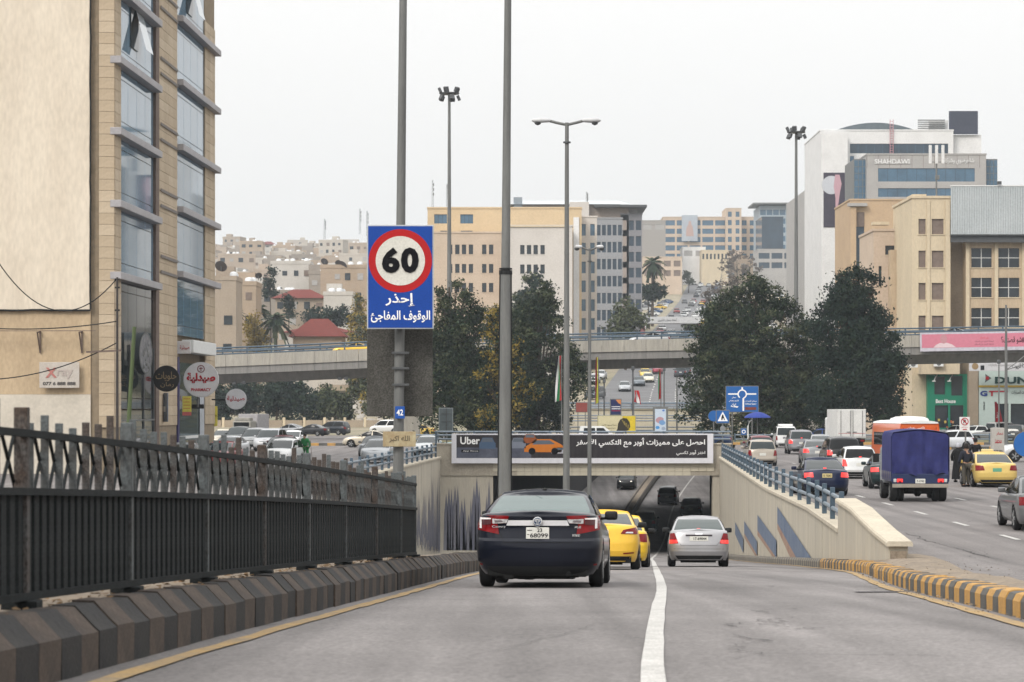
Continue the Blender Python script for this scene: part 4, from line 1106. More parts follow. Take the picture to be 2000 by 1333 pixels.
street_car(1650, 918, 'suv', 'black sport utility with tinted tailgate in the queue beside the white hatchback', (.02, .02, .022), R(-1), lit=True, glass=M_glassd)
street_car(1598, 908, 'sedan', 'silver grey saloon waiting between the black sport utility and champagne car', (.22, .23, .24), R(-3), lit=True)
street_car(1606, 890, 'sedan', 'pale grey saloon hidden up to its roof in the queue', (.32, .33, .34), R(-3))
street_car(1490, 911, 'hatch', 'champagne hatchback with split rear glass close to the wall railing', (.37, .33, .28), R(0), plate=M_plate)
street_car(1488, 896, 'hatch', 'dark red car just in front of the champagne hatchback', (.16, .035, .045), R(0))
street_car(1566, 888, 'suv', 'metallic grey sport utility braking behind the white van', (.22, .22, .235), R(-2), lit=True)
wv = street_car(1536, 875, 'van', 'small white delivery van with roof box near the blue umbrella', (.68, .69, .69), R(-2), cat='van', name='delivery_van')
MB().cbox((0, -.9, 1.88), (1.15, 1.5, .16), .05).build('roof_box', MATS['print_white'], wv)
build_car('sedan', 'blue saloon crossing behind the white van', (.02, .06, .22), (wx(1600, 222), 224, .004), R(96))
build_car('sedan', 'dark blue saloon passing behind the end of the banner', (.012, .03, .08), (wx(1378, 200), 201, .004), R(92))
tc_ = street_car(1948, 953, 'sedan', 'yellow taxi with a white roof stopped beside the standing men', (.58, .42, .13), R(-1), plate=M_plate_g)
MB().cbox((0, .05, 1.475), (.5, .18, .12), .04).build('roof_sign', M_plate_y, tc_)
street_car(2058, 1040, 'sedan', 'grey car entering the picture edge beside the dashed lane line', (.13, .135, .14), R(-3))
build_car('suv', 'white sport utility parked side-on behind the grey stone kiosk', (.66, .67, .68), (wx(2020, 150), 150, .004), R(92))
build_car('hatch', 'small white three-door car parked side-on behind the no-parking sign', (.60, .62, .65), (wx(1857, 190), 191, .1), R(92))
for px_, d, kd, col, rz, lb in ((1896, 262, 'hatch', (.66, .68, .68), R(84), 'white five-door car parked under the flyover before the green shop'),
                            (1936, 250, 'sedan_small', (.22, .225, .23), R(60), 'grey saloon with one red lamp glowing under the flyover'),
                            (1985, 240, 'suv', (.03, .032, .035), R(-20), 'black off-roader parked by the tall street lamp'),
                            (1962, 270, 'van', (.62, .63, .62), R(-60), 'white van with red flag parked before the tyre shop'),
                            (1893, 280, 'sedan', (.03, .035, .04), R(70), 'black saloon parked at the green shop door'),
                            (1862, 275, 'sedan', (.5, .51, .52), R(75), 'white saloon nosed out by the green shop')):
    build_car(kd, lb, col, (wx(px_, d), d, .004), rz)

# ------------------------------------------------------------------ truck, bus and box lorry
def wheels(root, wr, xs, ys, tw=1.0, dual=False):
    ty, rm = wheel_meshes(wr)
    for sx in (-1, 1):
        for y in ys:
            t = put(ty, 'tyre', M_tyre, root, (sx * xs, y, wr), 0 if sx > 0 else math.pi); t.scale.x = tw
            put(rm, 'rim', M_metal, t)
M_tarp = mat('blue_tarpaulin', (.028, .033, .135), .8, col2=(.019, .022, .090), scale=2.5, fine=.06, bump=.35, bscale=5)
M_tblue = mat('truck_blue', (.018, .030, .085), .5, coat=.4)
d = dst(981)
tk = thing('pickup_truck', 'small blue truck with a violet-blue tarpaulin cover over its bed', 'truck', (wx(1801, d), d + 1.6, .004), R(-2.5))
b = MB(); rows = []          # tarpaulin: ridged top, drooping back curtain
def tp(u, v):
    x = -.98 + 1.96 * u
    return x, .70 + 1.83 * v
prof = [(-1.0, .80), (-1.0, 2.25), (-.93, 2.40), (-.5, 2.47), (0, 2.50), (.5, 2.46), (.93, 2.38), (1.0, 2.22), (1.0, .80)]
for i in range(15):
    y = -1.60 + 2.9 * i / 14; sag = .02 * math.sin(i * 1.7)
    rows.append([(x + (.015 * math.sin(i * 2.1 + z) if abs(x) > .9 else 0), y, z - (sag if z > 2.2 else 0)) for x, z in prof])
b.grid(rows); b.add([(x, 1.30, z) for x, z in prof], [tuple(range(len(prof)))])
b.build('tarpaulin', M_tarp, tk, smooth=30)
b = MB(); rows = []
for j in range(9):
    v = j / 8; r = []
    for i in range(25):
        u = i / 24; x = -.975 + 1.95 * u
        z1 = float(np.interp(x, [-1, -.93, 0, .93, 1], [2.2, 2.37, 2.47, 2.35, 2.2]))
        z0_ = .93 + .05 * math.sin(u * 9) - (.0 if abs(u - .5) > .05 else -.06) + .03 * math.sin(u * 23)
        fold = (.11 * math.sin(u * 13 + v * 2.5 + math.sin(v * 5)) + .035 * math.sin(u * 29 - v * 4)) * (1.1 - v * .8) + (-.10 if abs(u - .52) < .025 else 0)
        r.append((x, -1.63 + fold * .8, z0_ + (z1 - z0_) * v))
    rows.append(r)
b.grid(rows); b.build('rear_curtain', M_tarp, tk, smooth=60)
b = MB(); b.cbox((0, -.15, .80), (1.98, 2.95, .16), .02); b.build('bed', M_tblue, tk)
b = MB(); b.cbox((0, -1.635, .80), (1.94, .05, .34), .02); b.build('tailgate', M_tblue, tk)
for sx in (-1, 1): MB().cbox((sx * .985, -.15, .87), (.04, 2.9, .34), .01).build('side_board', M_tblue, tk)
b = MB(); b.cbox((0, -1.66, .56), (1.92, .07, .13), .015); b.build('bumper', mat('dusty_bumper', (.30, .27, .23), .8), tk)
for sx in (-1, 1):
    MB().cbox((sx * .70, -1.668, .74), (.20, .04, .12), .015).build('tail_light', M_tail_lit, tk)
    MB().cbox((sx * .70 + (.0 if sx > 0 else .0) - sx * .0, -1.672, .70), (.10, .042, .05), .01).build('tail_light', M_tail, tk)
    MB().cbox((sx * .87, -1.667, .74), (.10, .04, .12), .015).build('reverse_lamp', M_lampw, tk)
pl = MB().cbox((0, -1.675, .72), (.34, .02, .16), .008).build('licence_plate', M_plate, tk); write('7-1742', pl, M_print, (0, -1.687, .72), w=.24, h=.07, bold=.02)
b = MB(); b.box(-.45, .45, -1.5, 2.3, .36, .70); b.cyl((-.75, -.85, .33), (.75, -.85, .33), .08); b.lathe([(.05, -.16), (.17, -.06), (.17, .06), (.05, .16)], 'x', 14, (0, -.85, .33)); b.build('chassis', M_under, tk)
b = MB(); b.cbox((0, 2.05, 1.20), (1.86, 1.35, 1.30), .12); b.cbox((0, 1.95, 1.75), (1.66, 1.1, .35), .12); b.build('cab', mat('truck_cab_grey', (.32, .34, .36), .45, coat=.5), tk)
for sx in (-1, 1): MB().cbox((sx * 1.12, 2.2, 1.45), (.22, .06, .32), .02).build('wing_mirror', M_black, tk)
wheels(tk, .33, .84, (-.85, 2.1), 1.3)
for sx in (-1, 1): put(wheel_meshes(.33)[0], 'tyre', M_tyre, tk, (sx * .60, -.85, .33))

M_orange = mat('bus_orange', (.66, .125, .022), .38, coat=.7, fine=.02, var=.04)
d = dst(928)
bs = thing('bus', 'orange minibus with white roof and rounded rooftop air conditioner', 'bus', (wx(1789, d), d + 3.4, .004), R(3.2))
b = MB(); rows = []
pf = [(1.0, .38), (1.03, .9), (1.02, 1.5), (.99, 2.2), (.95, 2.50), (.90, 2.56)]
for y, k in ((-3.32, .95), (-3.38, .985), (-3.3, 1), (-3, 1), (3.0, 1), (3.3, .99), (3.45, .93)):
    rows.append([(x * k, y, z) for x, z in pf] + [(-x * k, y, z) for x, z in reversed(pf)])
b.grid(rows); n_ = len(rows[0]); b.f += [tuple(range(n_ - 1, -1, -1)), tuple(range(len(b.v) - n_, len(b.v)))]
b.build('body', M_orange, bs, smooth=35)
M_wh = mat('white_panel', (.70, .71, .70), .5, var=.05)
b = MB(); rows = []
for y in (-3.38, -3.25, 3.2, 3.45): rows.append([(x * (1 if abs(y) < 3.3 else .96), y, z) for x, z in [(-.97, 2.50), (-.92, 2.57), (-.6, 2.63), (0, 2.66), (.6, 2.63), (.92, 2.57), (.97, 2.50)]])
b.grid(rows); b.f += [tuple(range(6, -1, -1)), tuple(range(len(b.v) - 7, len(b.v)))]; b.build('roof', M_wh, bs, smooth=40)
b = MB(); rows = []
for y, k in ((-2.7, .5), (-2.55, .9), (-2.2, 1), (0.2, 1), (.6, .85), (.8, .5)): rows.append([(x * (1 if k > .8 else .95), y, 2.62 + z * k) for x, z in [(-.66, 0), (-.60, .14), (-.42, .21), (0, .23), (.42, .21), (.60, .14), (.66, 0)]])
b.grid(rows); b.f += [tuple(range(6, -1, -1)), tuple(range(len(b.v) - 7, len(b.v)))]; b.build('air_conditioner', M_wh, bs, smooth=50)
b = MB().box(-.80, .80, -3.392, -3.384, 1.55, 2.42); b.build('rear_panel', mat('bus_orange_matt', (.60, .11, .025), .5), bs)
write('تاكسي عمان', bs, M_white, (-.18, -3.40, 2.27), w=.85, h=.16, ar=True)
for sx in (-1, 1):
    MB().box(sx * 1.032 - .004, sx * 1.032 + .004, -2.9, 2.6, 1.42, 2.05).build('side_window', M_glassd, bs)
    MB().cbox((sx * .86, -3.36, .95), (.16, .06, .4), .03).build('tail_light', M_tail, bs)
    MB().cbox((sx * .86, -3.375, .72), (.12, .05, .12), .02).build('indicator', M_amber_lit, bs)
    MB().cbox((sx * .78, -3.37, 2.28), (.1, .04, .05), .01).build('marker_lamp', M_tail, bs)
MB().cbox((0, -3.38, .48), (1.9, .14, .24), .04).build('bumper', M_black, bs)
wheels(bs, .38, .86, (-2.0, 2.2), 1.2)

d = dst(880)
M_box = mat('box_white', (.62, .62, .60), .6, col2=(.52, .52, .51), scale=1.2)
lt = thing('box_truck', 'white box lorry with twin rear doors beside the orange bus', 'truck', (wx(1663, d), d + 3, .004), R(1.5))
MB().cbox((0, 0, 2.08), (2.25, 5.2, 2.25), .03).build('box', M_box, lt)
for sx in (-1, 1):
    dr = MB().cbox((sx * .545, -2.615, 2.10), (1.06, .05, 2.10), .015).build('door', M_box, lt)
    MB().cyl((sx * .10, -2.66, 1.1), (sx * .10, -2.66, 3.1), .022, n=8).build('locking_bar', M_metal, dr)
    MB().cyl((sx * .85, -2.66, 1.1), (sx * .85, -2.66, 3.1), .022, n=8).build('locking_bar', M_metal, dr)
    MB().cbox((sx * .26, -2.67, 1.42), (.3, .03, .05), .01).build('handle', M_metal_d, dr)
    MB().box(sx * .545 - .5, sx * .545 + .5, -2.645, -2.6415, 1.30, 1.335).build('reflective_tape', M_red, dr)
    MB().cbox((sx * .85, -2.58, .74), (.3, .05, .14), .02).build('tail_light', M_tail, lt)
b = MB(); b.box(-.5, .5, -2.5, 3.6, .55, .95); b.box(-1.05, 1.05, -2.56, -2.46, .62, .90); b.build('chassis', M_under, lt)
b = MB(); b.cbox((0, 3.6, 1.6), (2.05, 1.7, 1.9), .15); b.build('cab', M_wh, lt)
for sx in (-1, 1): MB().cbox((sx * 1.22, 4.0, 1.9), (.2, .08, .4), .02).build('wing_mirror', M_black, lt)
wheels(lt, .42, .92, (-1.4, 3.5), 1.5)
MB().cbox((1.05, 0.6, .75), (.3, 1.0, .5), .05).build('tool_box', M_black, lt)

# ------------------------------------------------------------------ traffic on the far-left street, the bridge and the flyover
LEFT = [(730, 906, 'sedan', (.36, .38, .40), R(176), 'silver saloon facing us with amber indicator beside the mural wall rail', dict(indicator=1)),
        (831, 892, 'sedan_small', (.55, .57, .58), R(178), 'old white car with sun strip facing us by the banner end', {}),
        (722, 893, 'sedan_small', (.13, .14, .15), R(176), 'dark grey car tucked behind the silver saloon', {}),
        (538, 908, 'hatch', (.66, .67, .67), R(172), 'white hatchback showing over the fence in front of the man in green', {}),
        (534, 899, 'sedan', (.10, .105, .11), R(174), 'charcoal car with wide windscreen behind the white hatchback', {}),
        (540, 893, 'sedan', (.12, .035, .04), R(174), 'maroon car behind the charcoal car near the man in green', {}),
        (515, 883, 'suv', (.40, .41, .43), R(173), 'silver off-roader with flat windscreen in the oncoming queue', {}),
        (560, 876, 'sedan', (.64, .65, .66), R(172), 'white saloon in the oncoming queue next to the man in green', {}),
        (487, 880, 'suv', (.24, .25, .26), R(173), 'grey off-roader with roof rails in the oncoming queue', {}),
        (456, 874, 'suv', (.02, .03, .03), R(174), 'black off-roader with one glowing lamp in the oncoming queue', dict(indicator=1)),
        (432, 895, 'sedan', (.62, .64, .66), R(172), 'white saloon close to the pharmacy corner', {}),
        (425, 872, 'sedan', (.45, .42, .36), R(174), 'beige car behind the yellow pavement banner', {})]
for px_, py_, kd, col, rz, lb, kw in LEFT: street_car(px_, py_, kd, lb, col, rz, **kw)
for px_, d, kd, col, rz, lb in ((722, 207, 'sedan', (.52, .47, .38), R(82), 'cream saloon turning with its front wheel showing behind the silver saloon'),
                            (648, 305, 'suv', (.014, .018, .026), R(70), 'black sport utility turning in front of the garden wall'),
                            (607, 295, 'sedan', (.016, .017, .020), R(72), 'black saloon close beside the black sport utility'),
                            (565, 300, 'sedan', (.30, .31, .33), R(66), 'grey saloon nose to tail with the black saloon'),
                            (752, 330, 'van', (.66, .67, .67), R(80), 'white panel van emerging behind the speed limit sign pole'),
                            (815, 290, 'sedan', (.60, .42, .10), R(84), 'yellow cab mostly hidden by the cream plate on the pole'),
                            (912, 168, 'sedan', (.30, .55, .66), R(91), 'pale blue car on the bridge above the banner'),
                            (1020, 168, 'sedan', (.34, .35, .36), R(90), 'silver car on the bridge above the banner')):
    build_car(kd, lb, col, (wx(px_, d), d, .004), rz)
for px_, d, kd, col, lb in ((60, 130, 'suv', (.08, .1, .12), 'grey-blue off-roader parked below the phone number sign'), (170, 131, 'suv', (.02, .02, .024), 'black off-roader parked below the phone number sign'), (280, 134, 'sedan', (.3, .31, .33), 'silver car parked at the dark shop door'), (360, 140, 'sedan', (.22, .04, .04), 'dark red car parked by the pharmacy window')):
    build_car(kd, lb, col, (wx(px_, d) + 2.6, d - 4, .004), R(172))
# white pickup on the bridge
c_ = KINDS['suv']
d = 166.0
pk = thing('pickup_truck', 'white double-cab pickup passing above the banner', 'truck', (wx(1160, d), d, .0), R(-88)); pk.scale = (1.16, 1.16, 1.16)
b = MB(); b.prism([(-2.6, .5), (2.5, .5), (2.6, .75), (2.45, 1.0), (1.4, 1.10), (-2.6, 1.10)], -.88, .88, 'yz'); b.build('body', M_wh, pk)
b = MB()
for lo, hi, z0_, z1_ in (((-.9, 1.35), (-.75, .55), 1.10, 1.78),):
    b.add([(-.84, lo[0], z0_), (.84, lo[0], z0_), (.84, lo[1], z0_), (-.84, lo[1], z0_), (-.70, hi[0], z1_), (.70, hi[0], z1_), (.70, hi[1], z1_), (-.70, hi[1], z1_)], [(0, 1, 5, 4), (1, 2, 6, 5), (2, 3, 7, 6), (3, 0, 4, 7), (4, 5, 6, 7)])
b.build('cabin', M_wh, pk)
for sx in (-1, 1):
    for y0_, y1_, t0, t1 in ((-.72, .02, -.62, .02), (.10, 1.0, .10, .50)):
        b = MB(); b.add([(sx * .842, y0_, 1.16), (sx * .842, y1_, 1.16), (sx * .725, t1, 1.68), (sx * .725, t0, 1.68)], [(0, 1, 2, 3)]); b.build('side_window', M_glassd, pk)
b = MB(); b.add([(-.72, 1.30, 1.15), (.72, 1.30, 1.15), (.62, .62, 1.72), (-.62, .62, 1.72)], [(0, 1, 2, 3)]); b.build('windshield', M_glass, pk)
wheels(pk, .36, .80, (-1.5, 1.65))
for px_, kd, col, rz, lb in ((690, 'sedan', CY, R(88), 'yellow taxi driving along the flyover left of the speed sign'), (1268, 'sedan', (.42, .43, .44), R(90), 'silver car on the flyover above the hill road'), (1856, 'sedan', (.62, .63, .63), R(90), 'white car on the flyover above the pink banner')):
    X_ = wx(px_, FD + 3); build_car(kd, lb.replace(' left of', ' beside'), col, (X_, FD + 3, ZF(X_) - .62), rz)
struct(MB().grid([[(x_, FD + .4, ZF(x_) - .62), (x_, FD + 9.4, ZF(x_) - .62)] for x_ in drange(-68, 92, 4)]).build('road', M_street))
# box lorry far on the oncoming street
d = 240
lt2 = thing('box_truck', 'small grey lorry standing beyond the oncoming queue by the garden wall', 'truck', (wx(487, d), d, .004), R(165))
MB().cbox((0, -1.2, 1.9), (2.0, 3.2, 1.7), .05).build('box', mat('lorry_grey', (.36, .35, .36), .6), lt2)
b = MB(); b.cbox((0, 1.3, 1.35), (1.9, 1.6, 1.5), .15); b.cbox((0, 1.5, 2.25), (1.6, .9, .3), .08); b.build('cab', mat('lorry_cab', (.28, .27, .24), .5), lt2)
MB().cbox((0, 2.10, 1.65), (1.55, .06, .6), .03).build('windshield', M_glassd, lt2)
MB().box(-.5, .5, -2.5, 1.9, .4, 1.05).build('chassis', M_under, lt2)
wheels(lt2, .38, .82, (-1.7, 1.4))
# ------------------------------------------------------------------ building with the glass bays
M_stone = mat('tan_stone', (.45, .365, .262), .8, col2=(.38, .305, .215), scale=.7, fine=.05)
M_stone2 = mat('tan_stone_light', (.50, .415, .305), .8, col2=(.43, .35, .255), scale=.7, fine=.05)
M_stoned = mat('mortar', (.27, .215, .15), .9)
M_plast = mat('cream_plaster', (.67, .60, .495), .9, col2=(.575, .505, .41), scale=.35, stretch=(1.3, 1, .45), fine=.05, bump=.3, bscale=1.2)
M_plast2 = mat('stained_plaster', (.50, .39, .26), .9, col2=(.40, .305, .20), scale=.5, fine=.06, stretch=(1, 1, .5))
M_wbrick = mat('whitewashed_block', (.60, .55, .47), .85, scale=.6, fine=.04)
M_band = mat('spandrel_panel', (.36, .35, .36), .6, col2=(.31, .30, .31), scale=1)
M_bglass = mat('facade_glass', (.14, .23, .31), .03, var=.12, spec=.9, ior=1.7, fine=0, scale=.6)
M_bglassd = mat('shop_glass', (.016, .024, .026), .05, var=.2, spec=.5, fine=0)
M_brown = mat('brown_groove', (.16, .12, .10), .8)
bl = thing('office_building', 'tan stone office block with blue glass bays, grey bands and a blank plastered side', 'building', (-19.7, 122, 0), math.atan(-1.1 / 32))
TOPZ = 29.0
MB().box(-14, -.36, .05, 32, -.2, TOPZ).build('core', M_stoned, bl)
for u0_, u1_ in ((.02, 1.55), (12.35, 18.1), (28.1, 32)): MB().box(-.355, -.055, u0_, u1_, -.2, TOPZ).build('pier', M_stoned, bl)
def gx(px): return (px - 1000) * 122 / F + 19.7      # local x on the wall that faces the road users
tcache = {}
def tiles(x0_, x1_, u0, u1, cols, face, z0_=2.3, z1_=27.2, h=.56):
    """stone cladding: face 'f' = front (normal -y), 's' = street side (normal +x)"""
    n = int((z1_ - z0_) / h); ln = (x1_ - x0_) if face == 'f' else (u1 - u0); w = ln / cols
    key = (face, round(w, 3))
    if key not in tcache:
        tcache[key] = (MB().cbox((0, 0, 0), (w - .014, .10, h - .014), .008) if face == 'f' else MB().cbox((0, 0, 0), (.10, w - .014, h - .014), .008)).mesh('stone_tile')
    for r in range(n):
        for c in range(cols):
            z = z0_ + (r + .5) * h; j = random.uniform(-.004, .004)
            p = (x0_ + (c + .5) * w, u0 + j, z) if face == 'f' else (x0_ + j, u0 + (c + .5) * w, z)
            put(tcache[key], 'stone_tile', random.choice((M_stone, M_stone, M_stone2)), bl, p)
tiles(-.80, -.02, -.03, 0, 1, 'f')
tiles(-.05, 0, .02, 1.55, 1, 's')
tiles(-.05, 0, 12.35, 18.1, 2, 's')
tiles(-.05, 0, 28.1, 32, 2, 's')
MB().box(-1.25, -.83, .12, .5, -.2, TOPZ).build('corner_recess', M_stone2, bl)
pw = MB().cbox((-7.6, .02, 18.6), (12.75, .36, 20.9), .03).build('plaster_panel', M_plast, bl)
MB().box(-14, -1.22, -.02, .3, 3.95, 8.12).build('plaster_wall', M_plast2, bl)
MB().box(-14, -1.22, -.06, .3, -.2, 3.94).build('block_wall', M_wbrick, bl)
b = MB(); b.tube([(-1.18, -.17, z + random.uniform(-.02, .02)) if False else (-1.20 + random.uniform(-.02, .02), -.18, z) for z in drange(8.15, 28, .8)], .045, 6); b.tube([(x, -.18, 8.13 + random.uniform(-.03, .03)) for x in drange(-7, -1.2, .5)], .05, 6); b.build('cable', M_black, bl)
for px_ in (78, 160):
    b = MB(); x = gx(px_); b.bar((x, -.1, 7.05), (x, -.75, 7.0), .06); b.bar((x, -.70, 7.0), (x, -.1, 6.1), .06); b.bar((x, -.08, 7.1), (x, -.08, 6.0), .07); b.build('iron_bracket', M_brown, bl)
MB().bar((gx(-30), -.72, 7.08), (gx(192), -.72, 7.08), .035).build('bracket_rail', M_brown, bl)
# bays of glass: pane by pane
def bay(u0, u1, x, tops, floor_h, low, ncol, bx0, bx1, bproj):
    for ti, t in enumerate(tops):
        b = MB().cbox(((x + bproj) / 2 - .02, (bx0 + bx1) / 2, t - .18), (bproj - x + .1, bx1 - bx0, .36), .03); b.build('spandrel_band', M_band, bl)
    edges = sorted(tops) ; segs = []
    lo = low
    for t in edges + [max(tops) + floor_h]:
        segs.append((lo, t - .36)); lo = t
    for si, (a, c) in enumerate(segs):
        if c - a < .6: continue
        rows = [(a + .02, a + .55), (a + .58, c - .52), (c - .49, c - .02)] if c - a > 2 else [(a + .02, c - .02)]
        for ri, (p, q) in enumerate(rows):
            for k in range(ncol):
                w = (u1 - u0) / ncol
                m_ = M_bglass if si > 0 or low > 6 else M_bglassd
                MB().cbox((x, u0 + (k + .5) * w, (p + q) / 2), (.05, w - .05, q - p), .006).build('pane', m_, bl)
bay(1.65, 11.2, -.16, [24.3, 20.75, 17.2, 13.6, 10.03], 3.6, 3.2, 4, -.12, 11.5, .30)
bay(18.3, 28.0, -.10, [25.7, 22.05, 18.35, 14.8, 11.1], 3.65, 7.45, 4, 18.2, 32.3, .32)
MB().box(-.3, .0, 11.32, 12.3, 0, TOPZ).build('groove', M_brown, bl)
for z in np.arange(26, 8, -3.62):
    for dz in (0, -.85): MB().box(.052, .075, 12.5, 18.0, z + dz, z + dz + .16).build('groove_strip', mat('grey_groove_strip', (.20, .18, .165), .8), bl)  # thin proud dark strips drawn in place of grooves in the stone
# two windows hung open
M_openg = mat('open_pane', (.42, .47, .50), .05, var=.05, spec=.8, fine=0)
for u_, z_, x_ in ((5.6, 21.9, -.1), (22.5, 26.4, -.05)):
    MB().box(x_ - .02, x_ + .035, u_ - 1.0, u_ + 1.0, z_, z_ + 2.1).build('opening', M_bglassd, bl)
    b = MB(); b.add([(x_ + .04, u_ + .1, z_ + 2.15), (x_ + .04, u_ + 2.2, z_ + 2.15), (x_ + .6, u_ + 2.2, z_), (x_ + .6, u_ + .1, z_)], [(0, 1, 2, 3)]); b.build('open_window', M_openg, bl)
# shop fronts at street level
MB().box(-.25, -.12, 1.6, 11.3, 0, 3.15).build('shop_front', M_bglassd, bl)
for u_ in (1.7, 4.2, 8.2, 11.1): MB().box(-.12, -.06, u_ - .06, u_ + .06, 0, 6.5).build('mullion', M_metal_d, bl)
MB().box(-.12, -.055, 1.6, 11.3, 2.6, 2.68).build('transom', M_metal, bl)
MB().box(-.15, -.05, 18.3, 28, 0.2, 5.9).build('shop_window', mat('pharmacy_glass', (.10, .125, .12), .05, spec=.6, fine=0), bl)
MB().box(-.05, .03, 18.2, 18.7, 0, 6.2).build('blue_jamb', mat('jamb_blue', (.035, .03, .12), .5), bl)
MB().cbox((.25, 24.4, 6.85), (.7, 8.4, .75), .04).build('shop_canopy', M_wh, bl)
MB().box(-.05, .02, 18.8, 27.6, 1.5, 1.66).build('window_rail', M_wh, bl)
MB().box(.0, .02, 26.0, 27.6, .1, 5.6).build('door_panel', mat('pale_panel', (.45, .48, .52), .5), bl)
def L2W(x, u, z): return bl.matrix_basis @ Vector((x, u, z))
bpy.context.view_layer.update()

# signs on that building
def round_sign(name, label, px, py, d, r, mface, mrim, rot=0, th=.16):
    t = thing(name, label, 'sign', at(px, py, d), rot)
    MB().lathe([(r, -th / 2), (r, th / 2)], 'y', 40).build('box', mrim, t, smooth=30)
    MB().lathe([(r * .965, -th / 2 - .012), (.01, -th / 2 - .014)], 'y', 40).build('face', mface, t)
    return t
M_sgw = mat('sign_white', (.60, .60, .62), .5, var=.06)
t = round_sign('round_sign', 'large round white pharmacy sign with red lettering projecting from the building', 393, 742, 142, 1.02, M_sgw, M_sgw)
write('صيدلية', t, M_red, (0, -.1, .10), w=1.66, h=.60, ar=True, bold=.05); write('PHARMACY', t, M_red, (0, -.1, -.58), w=1.15, h=.19, bold=.03)
b = MB(); ring(b, 0, .62, .22, .22, .22, -.1); b.lathe([(.03, -.1), (.03, -.09)], 'y', 8, (0, 0, .62)); b.cyl((0, -.1, .50), (0, -.1, .72), .025); b.cyl((-.1, -.1, .66), (.1, -.1, .66), .03); b.build('emblem', plain('emblem_dark', (.18, .05, .06), .6), t)
MB().bar((-.75, .05, -1.55), (.15, .05, -1.55), .25, .06, up=(0, 1, 0)).build('bracket', M_black, t); MB().cyl((-.2, .05, -1.0), (-.2, .05, -1.6), .06).build('post', M_metal, t)
t = round_sign('round_sign', 'small round white sign with one red Arabic word on a black arm', 461, 780, 151, .64, M_sgw, M_sgw)
write('صيدلية', t, M_red, (0, -.1, .02), w=1.08, h=.36, ar=True, bold=.02); MB().bar((-1.5, .0, -.02), (-.62, 0, -.06), .05, .09).build('bracket', M_black, t)
t = round_sign('round_sign', 'round black sign with gold calligraphy beside the pharmacy sign', 325, 740, 131, .70, mat('sign_black', (.015, .014, .014), .4, fine=.03), M_black)
M_gold = plain('gold_lettering', (.30, .21, .11), .5)
write('حلويات', t, M_gold, (0, -.1, .12), w=1.1, h=.5, ar=True, bold=-.004); write('رمان', t, M_gold, (.05, -.1, -.32), w=.7, h=.3, ar=True, bold=-.004); MB().bar((-1.0, .0, -.02), (-.68, 0, -.02), .05).build('bracket', M_black, t)
t = round_sign('round_sign', 'big silver disc sign with dark rim turned towards the street', 279, 690, 127, 1.08, mat('sign_silver', (.30, .30, .32), .35, metal=.6, scale=3, col2=(.10, .105, .12)), mat('rim_dark', (.05, .06, .065), .5), R(80), .3)
b = MB(); ring(b, 0, 0, 1.06, 1.06, .07, -.165); b.build('rim_ring', M_metal, t)
rq = random.Random(2)
for k in range(16):
    MB().lathe([(rq.uniform(.07, .16), -.17), (.03, -.2)], 'y', 8, (rq.uniform(-.55, .45), 0, rq.uniform(-.75, .5))).build('relief', M_metal, t)
t = thing('wall_sign', 'white board with faded red Xray lettering and a phone number on the plaster', 'sign', at(116, 733, 121.75))
MB().cbox((0, 0, 0), (1.98, .06, 1.28), .02).build('board', mat('faded_board', (.50, .47, .43), .7, col2=(.44, .39, .34), scale=1.5), t)
write('X', t, plain('faded_red', (.42, .17, .15), .7), (-.40, -.04, .12), h=.5, bold=.03); write('ray', t, plain('faded_pink', (.44, .38, .35), .7), (.28, -.04, .05), w=.8, h=.45); write('077 6 888 888', t, plain('faded_black', (.06, .055, .055), .7), (0, -.04, -.42), w=1.62, h=.17, bold=.03)
t = thing('shop_sign', 'white fascia box with red Arabic lettering above the pharmacy window', 'sign', at(358, 679, 140.3), R(-8))
MB().cbox((0, 0, 0), (.85, .12, .72), .03).build('box', M_sgw, t); write('صيدلية', t, M_red, (.10, -.07, -.02), w=.55, h=.28, ar=True, bold=.02)
t = thing('poster', 'yellow discount poster with red foot inside the pharmacy window', 'poster', at(365, 793, 140.5), R(-6))
MB().cbox((0, 0, .1), (.52, .03, .90), .008).build('sheet', mat('poster_yellow', (.60, .55, .10), .6), t); MB().cbox((0, -.002, -.46), (.52, .03, .2), .008).build('footer', mat('poster_red', (.5, .12, .12), .6), t)
for k in range(4): MB().box(-.2, .2, -.02, -.017, .38 - k * .18, .41 - k * .18).build('print_line', M_red, t)
t = thing('banner_stand', 'tall narrow yellow banner at the far corner of the office block', 'banner', at(420, 832, 154))
MB().cbox((0, 0, .6), (.30, .03, 1.25), .008).build('cloth', mat('banner_yellow', (.70, .62, .10), .6), t); MB().cyl((-.1, .03, -.9), (-.1, .03, 1.2), .02).build('pole', M_metal, t); write('خصم', t, M_print, (0, -.02, .6), h=.2, w=.22, ar=True)
t = thing('notice_panel', 'narrow grey-blue notice panel fixed on the stone between shop doors', 'panel', at(322, 796, 135.5), R(-60))
MB().cbox((0, 0, 0), (.9, .05, 1.6), .02).build('sheet', mat('notice_blue', (.22, .26, .33), .5), t); MB().cbox((.0, -.03, -.1), (.3, .02, .3), .01).build('print', M_wh, t)
